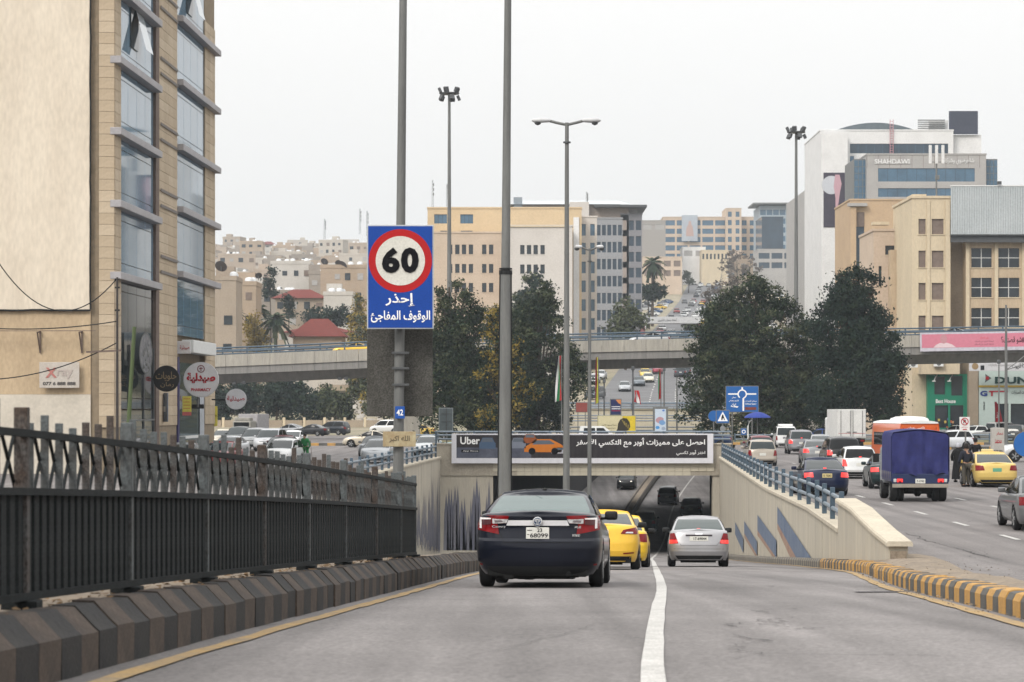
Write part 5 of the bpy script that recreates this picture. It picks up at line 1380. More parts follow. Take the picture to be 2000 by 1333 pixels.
# green and dark poles with cables in front of it
t = thing('utility_pole', 'leaning green wooden pole by the dark shop door', 'pole', (wx(246, 116), 116, 0))
MB().tube([(0, 0, 0), (.18, 0, 3.5), (.40, 0, 7.1)], [.115, .10, .09], 10).build('shaft', mat('green_pole', (.085, .115, .05), .8, scale=2, stretch=(6, 6, .5)), t, smooth=60)
t = thing('utility_pole', 'rusty iron service pole with a cross arm at the building corner', 'pole', (wx(229, 119), 119, 0))
MB().cyl((0, 0, 0), (0, 0, 9.6), .075, .05).build('shaft', mat('rusty_iron', (.055, .048, .045), .8), t); MB().bar((-1.5, 0, 5.98), (.2, 0, 6.05), .09).build('arm', M_brown, t)
for z in (9.5, 9.1, 8.0): MB().cyl((-.12, 0, z), (.12, 0, z), .045).build('insulator', M_black, t)
for i, (p, q, sag) in enumerate((((-40, 450, 119), (228, 545, 119), 2.6), ((-40, 742, 119), (228, 670, 119), .45), ((-40, 640, 119), (228, 628, 119), .2))):
    a, c = at(*p), at(*q); pts = []
    for k in range(25):
        u = k / 24; v = a.lerp(c, u); v.z -= sag * 4 * u * (1 - u); pts.append(v)
    t = MB().tube(pts, .028, 5).build('overhead_cable', M_black, smooth=180)
    tag(t, ('slack black cable drooping across the plaster panel', 'black cable rising past the phone number board', 'thin cable just under the plaster panel')[i], 'cable')

# ------------------------------------------------------------------ street lamps and masts
def lamp_pole(label, X, d, z0_, pts, group=None): pass
d = 43.2
t = thing('lamp_pole', 'tall grey lamp pole carrying the 60 sign at the end of the fence', 'lamp pole', (wx(776, d), d, zr(d) + .36))
MB().cyl((0, 0, 0), (.12, 0, 11.5), .102, .062, 14).build('shaft', M_metal, t, smooth=60); MB().cbox((0, 0, .05), (.34, .34, .1), .02).build('base_plate', M_metal_d, t)
MB().tube([(.12, 0, 11.4), (.3, 0, 12), (1.6, 0, 12.4)], .04).build('arm', M_metal, t)
for py_ in (640, 690, 720, 752): MB().cbox((.06, -.1, wz(py_, d) - t.location.z), (.30, .05, .04), .005).build('clamp', M_metal_d, t)
t42 = thing('number_plate', 'little blue plate reading 42 on the lamp pole', 'plate', at(781, 806, 43.05)); MB().cbox((0, 0, 0), (.17, .012, .215), .004).build('sheet', mat('plate_blue', (.02, .09, .36), .5), t42); write('42', t42, M_white, (0, -.008, 0), w=.115, h=.105, bold=.02)
tp_ = thing('name_plate', 'dirty cream plate with black Arabic writing strapped to the lamp pole', 'plate', at(780, 858, 43.02)); MB().cbox((0, 0, 0), (.575, .02, .265), .008).build('sheet', mat('dirty_cream', (.42, .37, .24), .7, col2=(.28, .20, .11), scale=6), tp_); write('الله اكبر', tp_, plain('faded_ink', (.12, .10, .07), .7), (0, -.012, 0), w=.36, h=.12, ar=True)
# the speed limit sign
ts = thing('speed_limit_sign', 'blue speed limit sign reading 60 in a red ring with Arabic warning', 'traffic sign', at(782, 541.5, 42.85))
MB().cbox((0, 0, 0), (1.165, .035, 1.815), .012).build('frame', mat('sign_edge', (.42, .45, .48), .5), ts)
M_sb = mat('sign_blue', (.008, .055, .30), .45, var=.05)
MB().box(-.560, .560, -.0215, -.0185, -.885, .885).build('panel', M_sb, ts)
cz_ = (541.5 - 510) * 42.85 / F
def disc(r, y, m, nm): MB().lathe([(r, y), (r, y - .002), (.01, y - .0022)], 'y', 56, (0, 0, cz_)).build(nm, m, ts)
disc(.552, -.0225, mat('sign_red', (.40, .012, .014), .45, var=.06), 'red_ring'); disc(.430, -.0262, mat('sign_dirty_white', (.62, .61, .56), .5, col2=(.54, .53, .48), scale=2), 'white_disc')
write('6', ts, M_print, (-.165, -.030, cz_ + .01), w=.31, h=.445, bold=.05); write('0', ts, M_print, (.165, -.030, cz_ + .01), w=.31, h=.445, bold=.05)
write('إحذر', ts, M_white, (.0, -.023, -.40), w=.52, h=.235, ar=True, bold=.02); write('الوقوف المفاجئ', ts, M_white, (0, -.023, -.69), w=1.04, h=.21, ar=True, bold=.02)
tb = thing('sign_back', 'weathered grey back of another sign below the 60 sign', 'sign', at(781, 728, 43.42))
MB().cbox((0, 0, 0), (1.16, .03, 1.55), .01).build('sheet', mat('dull_aluminium', (.085, .083, .076), .7, col2=(.06, .058, .052), scale=3, fine=.25), tb)

d = 66
t = thing('lamp_pole', 'thick steel lamp mast with a stepped sleeve standing before the dark sedan', 'lamp pole', (wx(985, d), d, zr(d) + .36))
zs_ = wz(535, d) - t.location.z
MB().cyl((0, 0, 0), (.035, 0, zs_), .205, .165, 14).build('sleeve', M_metal, t, smooth=60); MB().cyl((.035, 0, zs_ - .05), (.13, 0, 19), .125, .08, 14).build('shaft', M_metal, t, smooth=60)
b = MB(); b.cyl((.035, 0, zs_ - .02), (.035, 0, zs_ + .09), .185, n=14); b.cyl((.035, 0, zs_ + .11), (.035, 0, zs_ + .15), .18, n=14); b.build('collar', M_black, t)
for sx in (-1, 1): MB().tube([(sx * .185, -.08, .3), (sx * .15 + .035, -.08, zs_)], .022, 6).build('cable', M_black, t)
def double_lamp(label, px, d, ytop, r0, r1, arm, head, z0_=None, big=True):
    X_ = wx(px, d); zb = zr(d) + .36 if z0_ is None else z0_
    t = thing('street_lamp', label, 'street lamp', (X_, d, zb)); zt_ = wz(ytop, d) - zb
    MB().cyl((0, 0, 0), (.03, 0, zt_), r0, r1, 12).build('pole', M_metal, t, smooth=60); MB().lathe([(r1 * 2, zt_ - .9 * r1 * 12), (r1 * 2, zt_ - r1 * 10)], 'z', 12, (.03, 0, 0)).build('collar', M_metal_d, t)
    for sx in (-1, 1):
        MB().tube([(.03, 0, zt_ - .1), (sx * arm * .6, 0, zt_ + .0), (sx * arm, 0, zt_ + .08)], r1 * .75, 8).build('arm', M_metal, t, smooth=60)
        b = MB(); rows = []
        for k, (y_, w_, h_) in enumerate(((0, .06, .05), (.05, .13, .11), (.5, .16, .15), (.85, .15, .14), (1, .05, .05))):
            xx = sx * (arm - .05 + head * y_); rows.append([(xx, math.cos(a) * w_, zt_ + .10 + math.sin(a) * h_ * .75) for a in np.linspace(0, 2 * math.pi, 13)[:-1]])
        b.grid(rows, closed=True); h_ = b.build('lamp_head', mat('lamp_head_white', (.55, .56, .57), .45), t, smooth=60)
        MB().lathe([(.02, -.14), (.13, -.09), (.15, 0)], 'z', 12, (sx * (arm + head * .62), 0, zt_ + .02)).build('lens', M_metal_d, h_, smooth=60)
    return t
double_lamp('tall double-armed street lamp with pale lamp heads rising from the median', 1106, 110, 240, .165, .085, .75, .85)
double_lamp('shorter double-armed lamp with thin flat heads before the banner', 1151, 141, 486, .14, .07, .45, .42)
def mast(label, px, d, ytop, z0_=0):
    X_ = wx(px, d); t = thing('floodlight_mast', label, 'mast', (X_, d, z0_)); zt_ = wz(ytop, d) - z0_
    MB().cyl((0, 0, 0), (0, 0, zt_ - .9), .30, .14, 14).build('pole', M_metal, t, smooth=60)
    b = MB(); b.lathe([(1.0, zt_ - .85), (1.05, zt_ - .75), (.3, zt_ - .7)], 'z', 16); b.build('ring', M_metal_d, t)
    for k in range(10):
        a = 2 * math.pi * k / 10; up = .35 if k % 2 else -.45
        p = Vector((math.cos(a) * .95, math.sin(a) * .95, zt_ - .8 + up))
        b = MB(); b.cbox((0, 0, 0), (.50, .30, .52), .05); me = b.mesh('floodlight')
        put(me, 'floodlight', M_metal_d, t, p, (R(-25 if up > 0 else 25), 0, a - math.pi / 2))
    return t
mast('floodlight mast with ring of dark lamps rising from the dense leafy trees', 877.5, 250, 168)
mast('floodlight mast with ring of dark lamps behind the tall green trees', 1555, 274, 245)
t = thing('street_lamp', 'slim grey lamp column with two side arms beside the stone kiosk', 'street lamp', (wx(1965, 150), 150, 0))
MB().cyl((0, 0, 0), (0, 0, wz(596, 150)), .13, .06, 12).build('pole', M_metal, t, smooth=60)
for q in ((.75, .55), (1.1, .35)): MB().tube([(0, 0, 5.6), (q[0], 0, 5.6 + q[1]), (q[0] * 1.6, 0, 5.6 + q[1] * 1.7)], .03, 6).build('arm', M_metal, t)
t = thing('camera_pole', 'thin pole with a dark camera head under the flyover', 'pole', (wx(1951, 160), 160, 0)); MB().cyl((0, 0, 0), (0, 0, wz(712, 160)), .06, .045).build('shaft', M_metal, t); MB().cbox((0, 0, wz(707, 160)), (.22, .3, .26), .06).build('camera', M_metal_d, t)

# ------------------------------------------------------------------ banner on the bridge
bd = 155.18
bn = thing('advertising_banner', 'long black advertising banner with white Uber and Arabic lettering on the bridge', 'banner', at(1137.5, 876.5, bd))
pxm = bd / F
MB().cbox((0, 0, 0), (511 * pxm, .10, 58 * pxm), .02).build('frame', mat('banner_white_frame', (.62, .62, .66), .5, var=.05), bn)
MB().box(-246 * pxm, 244 * pxm, -.056, -.051, -18.5 * pxm, 26.5 * pxm).build('print_field', mat('banner_black', (.016, .014, .018), .5, col2=(.035, .03, .032), scale=.9, stretch=(3, 1, .4)), bn)
MB().box(-246 * pxm, -100 * pxm, -.0575, -.0565, -18.4 * pxm, 2 * pxm).build('print_ground', mat('banner_blue_grey', (.11, .12, .16), .5, col2=(.05, .055, .08), scale=.8), bn)
def bp(px, py): return ((px - 1137.5) * pxm, (876.5 - py) * pxm)
def flat(parent, pts, y, m, nm):
    MB().add([(x, y, z) for x, z in pts], [tuple(range(len(pts)))]).build(nm, m, parent)
def flat_car(px, py, w, m, front=False):
    """printed car picture"""
    x, z = bp(px, py); w *= pxm
    if front:
        flat(bn, [(x - .5 * w, z), (x + .5 * w, z), (x + .5 * w, z + .34 * w), (x + .42 * w, z + .42 * w), (x + .30 * w, z + .68 * w), (x - .30 * w, z + .68 * w), (x - .42 * w, z + .42 * w), (x - .5 * w, z + .34 * w)], -.059, m, 'printed_car')
        flat(bn, [(x - .36 * w, z + .42 * w), (x + .36 * w, z + .42 * w), (x + .27 * w, z + .64 * w), (x - .27 * w, z + .64 * w)], -.0605, plain('printed_glass', (.10, .12, .15), .5), 'printed_glass')
    else:
        flat(bn, [(x - .5 * w, z + .05 * w), (x + .45 * w, z + .04 * w), (x + .5 * w, z + .2 * w), (x + .42 * w, z + .26 * w), (x + .18 * w, z + .38 * w), (x - .2 * w, z + .38 * w), (x - .38 * w, z + .24 * w), (x - .5 * w, z + .18 * w)], -.059, m, 'printed_car')
        flat(bn, [(x - .3 * w, z + .24 * w), (x + .3 * w, z + .25 * w), (x + .15 * w, z + .35 * w), (x - .17 * w, z + .35 * w)], -.0605, plain('printed_glass', (.10, .12, .15), .5), 'printed_glass')
        for k in (-.3, .28):
            flat(bn, [(x + k * w + math.cos(a) * .09 * w, z + .07 * w + math.sin(a) * .09 * w) for a in np.linspace(0, 2 * math.pi, 13)[:-1]], -.0615, M_print, 'printed_wheel')
flat_car(952, 877, 32, plain('printed_blue', (.06, .10, .17), .5), True); flat_car(1012, 876, 30, plain('printed_pale', (.17, .19, .24), .5), True); flat_car(1035, 866, 26, plain('printed_orange_d', (.25, .07, .02), .5), True)
flat_car(1062, 887, 76, plain('printed_orange', (.52, .16, .015), .5)); flat_car(1095, 888, 36, plain('printed_white', (.36, .35, .38), .5))
write('Uber', bn, M_white, (*[bp(918, 861)[0], -.062], bp(918, 861)[1]), w=38 * pxm, h=14.5 * pxm, bold=.02)
MB().box(*[bp(901, 0)[0], bp(936, 0)[0]], -.062, -.06, bp(0, 884)[1], bp(0, 879)[1]).build('print_strip', M_print, bn); write('App Store', bn, M_white, (bp(919, 881.5)[0], -.0635, bp(919, 881.5)[1]), w=30 * pxm, h=2.6 * pxm)
write('احصل على مميزات أوبر مع التكسي الأصفر', bn, M_white, (bp(1251, 865)[0], -.062, bp(1251, 865)[1]), w=252 * pxm, h=19 * pxm, ar=True, bold=.022); write('اختر أوبر تكسي', bn, M_white, (bp(1349, 885)[0], -.062, bp(1349, 885)[1]), w=56 * pxm, h=11 * pxm, ar=True, bold=.008)

# pink banner on the flyover
fx0, fx1 = wx(1797, FD - .3), wx(2120, FD - .3)
pb = thing('advertising_banner', 'long pink banner with faint portrait hung on the flyover parapet', 'banner', ((fx0 + fx1) / 2, FD - .28, ZF((fx0 + fx1) / 2) - .78), (0, -math.atan((ZF(fx1) - ZF(fx0)) / (fx1 - fx0)) , 0))
wf = fx1 - fx0
MB().cbox((0, 0, 0), (wf, .08, 2.0), .02).build('frame', mat('banner_pale', (.55, .53, .60), .6), pb); MB().box(-wf / 2 + .18, wf / 2 - .15, -.05, -.045, -.62, .82).build('print_field', mat('banner_pink', (.58, .20, .27), .6, var=.05), pb)
M_pinkd = plain('muted_pink', (.48, .24, .27), .6)  # duller pink, for the printed face and the crane ladder
xp = -wf / 2 + 2.5
flat(pb, [(xp - 1.1, -.6), (xp + 1.3, -.6), (xp + .9, -.3), (xp + .35, -.1), (xp - .4, -.12), (xp - .8, -.3)], -.052, plain('pale_pink', (.66, .52, .55), .6), 'printed_shoulders'); flat(pb, [(xp + math.cos(a) * .36, .3 + math.sin(a) * .5) for a in np.linspace(0, 2 * math.pi, 19)[:-1]], -.054, M_pinkd, 'printed_face')
for k in (0, 1): write('لمعرفة المزيد عن قصتك', pb, plain('pink_print', (.20, .06, .09), .6), (xp + 4.3, -.053, -.02 - k * .3), w=2.0, h=.2, ar=True)
write('وين قصتك', pb, plain('pink_red', (.6, .05, .08), .6), (xp + 4.3, -.053, .36), w=.9, h=.2, ar=True); write('قالت #شو قصتك؟', pb, M_print, (xp + 7.9, -.053, .05), w=3.6, h=.8, ar=True); write('القصة', pb, M_print, (xp + 10.8, -.053, .25), w=.9, h=.4, ar=True)

# ------------------------------------------------------------------ road signs, flags and boards round the junction
def posts(t, xs, h, r=.045):
    for x in xs: MB().cyl((x, .04, -h), (x, .04, 0), r, n=8).build('post', M_metal, t)
def board(name, label, px0, px1, py0, py1, d, m, cat='sign', foot=0.0, edge=M_metal, th=.06, pw=.05, pxs=(-.3, .3)):
    c = at((px0 + px1) / 2, (py0 + py1) / 2, d); w, h = (px1 - px0) * d / F, (py1 - py0) * d / F
    t = thing(name, label, cat, c)
    MB().cbox((0, 0, 0), (w, th, h), min(.02, th / 3)).build('frame', edge, t); MB().box(-w / 2 + pw, w / 2 - pw, -th / 2 - .006, -th / 2 - .001, -h / 2 + pw, h / 2 - pw).build('panel', m, t)
    if foot is not None: posts(t, [p * w for p in pxs], c.z - foot)
    return t, w, h
M_dsb = mat('direction_blue', (.02, .115, .36), .5, var=.06)
t, w, h = board('direction_sign', 'blue roundabout direction sign with white arrows and plane symbol', 1417, 1482, 754, 806, 178, M_dsb, 'traffic sign')
b = MB(); y = -.045
for a0 in np.linspace(-2.1, 4.2 - .0, 22)[:-1]:
    pass
arc = [(math.cos(a) * .30, math.sin(a) * .30 + .36) for a in np.linspace(R(-75), R(235), 22)]
b.grid([[(x * q, y, (z - .36) * q + .36) for q in (1.15, .85)] for x, z in arc])
for q in ([(-1.02, .32), (-.27, .32), (-.27, .42), (-1.02, .42)], [(.28, .32), (1.02, .32), (1.02, .42), (.28, .42)], [(-.06, .66), (.06, .66), (.06, .86), (-.06, .86)], [(.02, -.85), (.14, -.85), (.14, .06), (.02, .06)]): b.add([(x, y - .001, z) for x, z in q], [(0, 1, 2, 3)])
b.add([(x - .55, y, z - .60) for x, z in ((-.28, .06), (.2, -.02), (.28, .06), (.16, .1), (.08, .08), (-.05, .17), (-.1, .17), (0, .06), (-.16, .08), (-.2, .14), (-.25, .14))], [tuple(range(11))])
b.build('arrow_print', M_white, t)
for s_, x, z, w_ in (('عمان', -.6, .12, .3), ('المطار', -.62, -.12, .7), ('السلط', -.6, -.36, .3), ('ميدان الموصل', .62, -.14, .85), ('Al Mosel Square', .62, -.36, .8)): write(s_, t, M_white, (x, -.046, z), w=w_, h=.15, ar=not s_.startswith('Al'))
MB().box(.2, 1.02, -.05, -.044, -.78, -.58).build('brown_field', mat('sign_brown', (.20, .05, .03), .5), t)
t, w, h = board('pedestrian_sign', 'square blue pedestrian crossing sign with white triangle', 1398, 1425, 801, 828, 156.2, M_dsb, 'traffic sign', pxs=(.0,))
flat(t, [(-.33, -.28), (.33, -.28), (0, .33)], -.04, M_white, 'triangle'); flat(t, [(-.1, -.2), (-.02, -.2), (.02, -.05), (.08, -.2), (.14, -.2), (.06, .04), (.03, .14), (-.03, .14), (-.08, .0)], -.044, M_print, 'walking_figure')
MB().lathe([(.17, -.05), (.17, .0), (.02, .01)], 'y', 18, (0, 0, -.75)).build('round_plate', M_lmp, t)
t = round_sign('traffic_sign', 'round blue arrow sign hidden behind the pedestrian sign', 1394, 813, 158, .36, M_dsb, M_metal, th=.04); MB().cyl((0, .04, -2.9), (0, .04, 0), .04).build('post', M_metal, t)
t, w, h = board('traffic_sign', 'small blue roundabout sign below the blue umbrella', 1446, 1459, 836, 851, 176, M_dsb, 'traffic sign', pxs=(.0,)); b = MB(); ring(b, 0, 0, .14, .14, .4, -.045); b.build('symbol', M_white, t)
t = thing('umbrella', 'blue sun umbrella leaning on a curved white pole near the direction sign', 'umbrella', at(1461, 850, 172))
b = MB(); rows = []
for q, z in ((0.02, 0.42), (.3, .38), (.6, .26), (.85, .1), (.9, .0)): rows.append([(math.cos(a) * q * (1 + .04 * math.cos(a * 8)) + .65, math.sin(a) * q, z + 1.2) for a in np.linspace(0, 2 * math.pi, 25)[:-1]])
b.grid(rows, closed=True); b.build('canopy', mat('umbrella_blue', (.025, .05, .26), .7), t, smooth=50); MB().tube([(0, 0, -1.3), (0, 0, .6), (.1, 0, .95), (.25, 0, 1.05)], .05).build('pole', M_wh, t); MB().cyl((.65, 0, -1.3), (.65, 0, 1.6), .03).build('stem', M_metal, t)
t, w, h = board('sign_back', 'grey back of a road sign on a single post beside the banner', 857, 885, 797, 842, 158, mat('sign_back_grey', (.12, .145, .15), .6), 'sign', pxs=(.05,), edge=mat('sign_back_pale', (.26, .29, .30), .6)); MB().bar((.03, -.06, -.7), (.03, -.06, .7), .06).build('stiffener', M_metal_d, t)
for z in (.35, -.15): MB().bar((-.3, -.06, z), (.35, -.06, z), .04).build('stiffener', M_metal_d, t)
t, w, h = board('billboard', 'cream and yellow billboard with a raised dark fist', 1167, 1242, 812, 848, 181, mat('billboard_cream', (.58, .53, .34), .6, var=.05), 'billboard', edge=mat('billboard_edge', (.4, .36, .2), .6))
MB().box(.42, w / 2 - .05, -.042, -.038, -h / 2 + .05, h / 2 - .05).build('yellow_field', mat('billboard_yellow', (.66, .50, .03), .6), t)
flat(t, [(-.15, -.68), (.05, -.3), (.10, .1), (.25, .38), (.48, .5), (.75, .46), (.95, .2), (1.0, -.15), (.85, -.4), (.55, -.5), (.50, -.68)], -.046, mat('fist_dark', (.035, .03, .02), .6), 'printed_fist')
for k in range(4): flat(t, [(.36 + .15 * k, .36 - .12 * k), (.44 + .15 * k, .38 - .12 * k), (.62 + .1 * k, -.02 - .12 * k), (.58 + .1 * k, -.04 - .12 * k)], -.05, mat('fist_line', (.22, .17, .05), .6), 'printed_finger')
for k in range(3): write('دعماً لصمود الأهل', t, plain('bill_ink', (.10, .08, .04), .6), (-.55, -.045, -.02 - k * .22), w=1.1 - .2 * k, h=.16, ar=True)
t, w, h = board('light_box', 'upright advertising light box with a pale blue poster', 1275, 1305, 795, 847, 183, mat('poster_pale_blue', (.50, .58, .68), .4, var=.04), 'light box', edge=M_metal, pw=.16)
for (x, z, r_, c_) in ((-.05, .0, .30, (.42, .25, .28)), (.12, -.18, .24, (.16, .30, .52)), (-.22, -.55, .15, (.06, .25, .55)), (.22, -.62, .16, (.30, .36, .46)), (.22, .72, .1, (.1, .2, .5))): flat(t, [(x + math.cos(a) * r_ * random.uniform(.8, 1.1), z + math.sin(a) * r_ * .8) for a in np.linspace(0, 2 * math.pi, 14)[:-1]], -.045 - abs(x) * .02, plain('poster_spot_%d' % int(abs(x * 100 + z * 10)), c_, .5), 'printed_shape')
t, w, h = board('light_box', 'upright advertising light box with a dark blue poster and orange corner', 1191, 1214, 779, 812, 240, mat('poster_dark_blue', (.02, .028, .10), .4), 'light box', pw=.1)
flat(t, [(.0, .72), (.5, .72), (.5, .25), (.25, .4)], -.05, plain('poster_orange', (.55, .2, .06), .5), 'printed_shape')
for k, c_ in ((0, M_white), (1, M_white), (2, M_red)): MB().box(-.4, .45, -.045, -.04, .0 - k * .2, .06 - k * .2).build('print_line', c_, t)
t, w, h = board('road_sign', 'brown and white road sign behind the small lamp post', 1124, 1148, 786, 806, 232, mat('sign_brownish', (.24, .06, .05), .5), 'traffic sign')
def flag(label, px, py0, py1, d, cols, pybase=848, side=1, ln=1.0):
    zt_, zb = wz(py0, d), wz(pybase, d); t = thing('flagpole', label, 'flag', (wx(px, d), d, max(zb, 0)))
    H_ = zt_ - t.location.z; MB().cyl((0, 0, 0), (0, 0, H_), .05, .035).build('pole', M_metal, t)
    n = len(cols); drop = zt_ - wz(py1, d)
    for i, m_ in enumerate(cols):
        b = MB(); rows = []
        for j in range(7):
            v = j / 6; rows.append([(side * (.05 + ln * u * (.35 + .35 * v) + .06 * math.sin(u * 7 + v * 4)), .12 * math.sin(u * 9 + v * 5 + i), H_ - .05 - drop * ((i + u * .9 * 0 + (0 if u == 0 else 0)) / n) * .0 - drop * v * (.95) * 1.0 - u * .25 * v + 0) for u in [(i + k / 3) / n for k in range(4)]])
        b.grid(rows); b.build('cloth', m_, t, smooth=180)
    return t
fr_, fb_, fw_, fg_ = plain('flag_red', (.42, .02, .025), .7), M_print, plain('flag_white', (.62, .62, .62), .7), plain('flag_green', (.02, .22, .08), .7)
flag('drooping flag in red, white, green and black by the leafy trees', 1097, 694, 785, 205, [fr_, fg_, fw_, fb_], side=-1, ln=.95)
flag('limp flag in yellow, white and maroon on a thin pole', 1169, 697, 790, 200, [plain('flag_yellow', (.55, .56, .06), .7), plain('flag_maroon', (.2, .02, .03), .7)], side=-1, ln=.35)
flag('red and green flag hanging on a pole above the light box', 1291, 720, 780, 215, [fr_, fg_], side=-1, ln=.3)
flag('red and white flag leaning out from a black pole', 1238, 762, 785, 210, [fr_, fw_, fr_], side=1, ln=.9)
for px_, d, ytop, lb in ((1236, 214, 720, 'thin black pole with a small lamp in front of the hill road'), (1297, 260, 722, 'grey post carrying a small traffic light beyond the light box'), (1322, 250, 732, 'plain grey post near the island tree'), (1180, 236, 745, 'thin grey post beside the dark blue light box')):
    t = thing('post', lb, 'post', (wx(px_, d), d, 0)); MB().cyl((0, 0, 0), (0, 0, wz(ytop, d)), .09, .07).build('shaft', M_metal_d if px_ < 1240 else M_metal, t); MB().cbox((0, -.05, wz(ytop, d)), (.3, .3, .32), .06).build('head', M_metal_d, t)
# right pavement furniture
t, w, h = board('no_parking_sign', 'white no-parking sign with red ring on a thin post', 1874, 1894, 815, 843, 128, M_wh, 'traffic sign', pxs=(.1,), edge=M_wh, th=.03)
b = MB(); ring(b, 0, .14, .20, .20, .22, -.03); b.build('ring', M_red, t); flat(t, [(-.15, .26), (-.11, .3), (.15, .02), (.11, -.02)], -.032, M_red, 'slash'); write('P', t, M_print, (0, -.024, .14), h=.2, bold=.03); MB().box(-.1, .12, -.026, -.02, -.3, -.25).build('print_line', M_red, t); write('ممنوع الوقوف', t, M_red, (0, -.024, -.16), w=.36, h=.1, ar=True)
t = thing('stone_kiosk', 'grey upright stone block with red painted words beside the lamp column', 'pillar', (wx(1948, 147), 147, 0))
MB().cbox((0, 0, 1.05), (.76, .5, 2.1), .04).build('block', mat('grey_block', (.42, .40, .37), .8), t); write('نجار', t, M_red, (.08, -.26, 1.75), w=.4, h=.2, ar=True); write('محمد', t, M_red, (0, -.26, 1.3), w=.4, h=.25, ar=True); write('079 555', t, M_print, (0, -.26, .72), w=.5, h=.12)
t = round_sign('traffic_sign', 'large plain blue disc sign at the edge of the pavement', 2004, 868, 118, .62, M_dsb, M_metal, th=.04); MB().cyl((0, .05, -1.5), (0, .05, 0), .04).build('post', M_metal, t)

# ------------------------------------------------------------------ people
def skin_mesh(name, verts, edges, rad, root):
    me = bpy.data.meshes.new(name); me.from_pydata(verts, edges, []); o = bpy.data.objects.new(name, me); COL.objects.link(o)
    m = o.modifiers.new('s', 'SKIN'); m.use_smooth_shade = True; o.modifiers.new('u', 'SUBSURF').levels = 1
    for i, v in enumerate(me.skin_vertices[0].data): v.radius = (rad[i], rad[i]) if not hasattr(rad[i], '__len__') else rad[i]; v.use_root = i == root
    dg = bpy.context.evaluated_depsgraph_get(); out = bpy.data.meshes.new_from_object(o.evaluated_get(dg)); bpy.data.objects.remove(o); out.name = name
    out.materials.clear()
    return out
M_skin = mat('skin', (.36, .21, .14), .6); M_hair = mat('dark_hair', (.015, .012, .01), .7)
def person(label, X_, d, rz, top, legs, h=1.74, robe=False, scarf=None, arms=((.30, .05, .95), (-.30, .05, .95)), lean=0, step=.12):
    t = thing('person', label, 'person', (X_, d, .01), rz); k = h / 1.74
    J = dict(pel=(0, 0, .93), wai=(0, lean * .3, 1.10), che=(0, lean * .7, 1.32), nec=(0, lean, 1.47), hd0=(0, lean + .02, 1.56), hd1=(0, lean + .03, 1.68),
             shr=(.19, lean * .8, 1.40), elr=((.19 + arms[0][0]) / 2 + .06, lean * .5 - .04, 1.17), har=arms[0], shl=(-.19, lean * .8, 1.40), ell=((-.19 + arms[1][0]) / 2 - .06, lean * .5 - .04, 1.17), hal=arms[1],
             hir=(.10, 0, .88), knr=(.11, step * .6, .48), anr=(.11, step * .3, .08), tor=(.12, step * .3 + .15, .04), hil=(-.10, 0, .88), knl=(-.11, -step * .2, .48), anl=(-.11, -step, .08), tol=(-.12, -step + .15, .04))
    E_ = [('pel', 'wai'), ('wai', 'che'), ('che', 'nec'), ('nec', 'hd0'), ('hd0', 'hd1'), ('che', 'shr'), ('shr', 'elr'), ('elr', 'har'), ('che', 'shl'), ('shl', 'ell'), ('ell', 'hal'), ('pel', 'hir'), ('hir', 'knr'), ('knr', 'anr'), ('anr', 'tor'), ('pel', 'hil'), ('hil', 'knl'), ('knl', 'anl'), ('anl', 'tol')]
    RR = dict(pel=(.15, .11), wai=(.14, .10), che=(.16, .11), nec=.055, hd0=.085, hd1=.09, shr=.07, elr=.05, har=.042, shl=.07, ell=.05, hal=.042, hir=.09, knr=.065, anr=.045, tor=.04, hil=.09, knl=.065, anl=.045, tol=.04)
    def sub(nm, keys, extra, m, par):
        ks = [q for q in J if q in keys]; ix = {q: i for i, q in enumerate(ks)}
        rad = [(RR[q][0] + extra, RR[q][1] + extra) if hasattr(RR[q], '__len__') else RR[q] + extra for q in ks]
        me = skin_mesh(nm, [tuple(c * k for c in J[q]) for q in ks], [(ix[a], ix[c]) for a, c in E_ if a in ix and c in ix], rad, 0)
        return put(me, nm, m, par)
    body = sub('body', list(J), 0, M_skin, t)
    sub('top', ['pel', 'wai', 'che', 'shr', 'elr', 'har', 'shl', 'ell', 'hal'] if True else [], .028, top, t)
    sub('trousers', ['pel', 'hir', 'knr', 'anr', 'hil', 'knl', 'anl'], .022, legs, t)
    if robe: MB().lathe([(.30, .12), (.27, .5), (.22, .95), (.2, 1.2), (.22, 1.36), (.1, 1.5)], 'z', 16).build('robe', top, t, smooth=60)
    b = MB(); b.lathe([(.03, 1.79 * k), (.08, 1.77 * k), (.108, 1.70 * k), (.110, 1.64 * k), (.095, 1.58 * k)], 'z', 12, (0, lean - .012, 0)); b.build('scarf' if scarf else 'hair', scarf or M_hair, t, smooth=60)
    b = MB(); b.cbox((0, lean + .125, 1.60 * k), (.03, .04, .05), .01); b.build('nose', M_skin, t)
    for sx in (-1, 1): MB().cbox((sx * .11, (J['an' + ('r' if sx > 0 else 'l')][1] + .06) * k, .035), (.10, .27, .08), .03).build('shoe', M_print, t)
    return t
M_gshirt = mat('green_overall', (.03, .22, .07), .8); M_gtr = mat('green_trousers', (.02, .20, .05), .8); M_navyj = mat('navy_jacket', (.018, .02, .030), .85); M_greytr = mat('grey_trousers', (.075, .07, .06), .85); M_jean = mat('blue_jeans', (.035, .06, .11), .85); M_abaya = mat('black_cloth', (.010, .010, .011), .9)
pp = person('man in bright green work clothes walking with a broom among waiting cars', wx(597, 146), 146, R(150), M_gshirt, M_gtr, lean=.10, arms=((.28, .25, 1.0), (-.30, .05, .95)), step=.2)
br_ = thing('broom', 'long broom stick held by the man in green', 'broom', (wx(597, 146) + .42, 145.7, 0)); MB().cyl((0, 0, .1), (-.12, .02, 1.35), .014).build('stick', M_brown, br_); MB().cbox((0, 0, .06), (.3, .06, .12), .01).build('brush', M_dirt, br_)
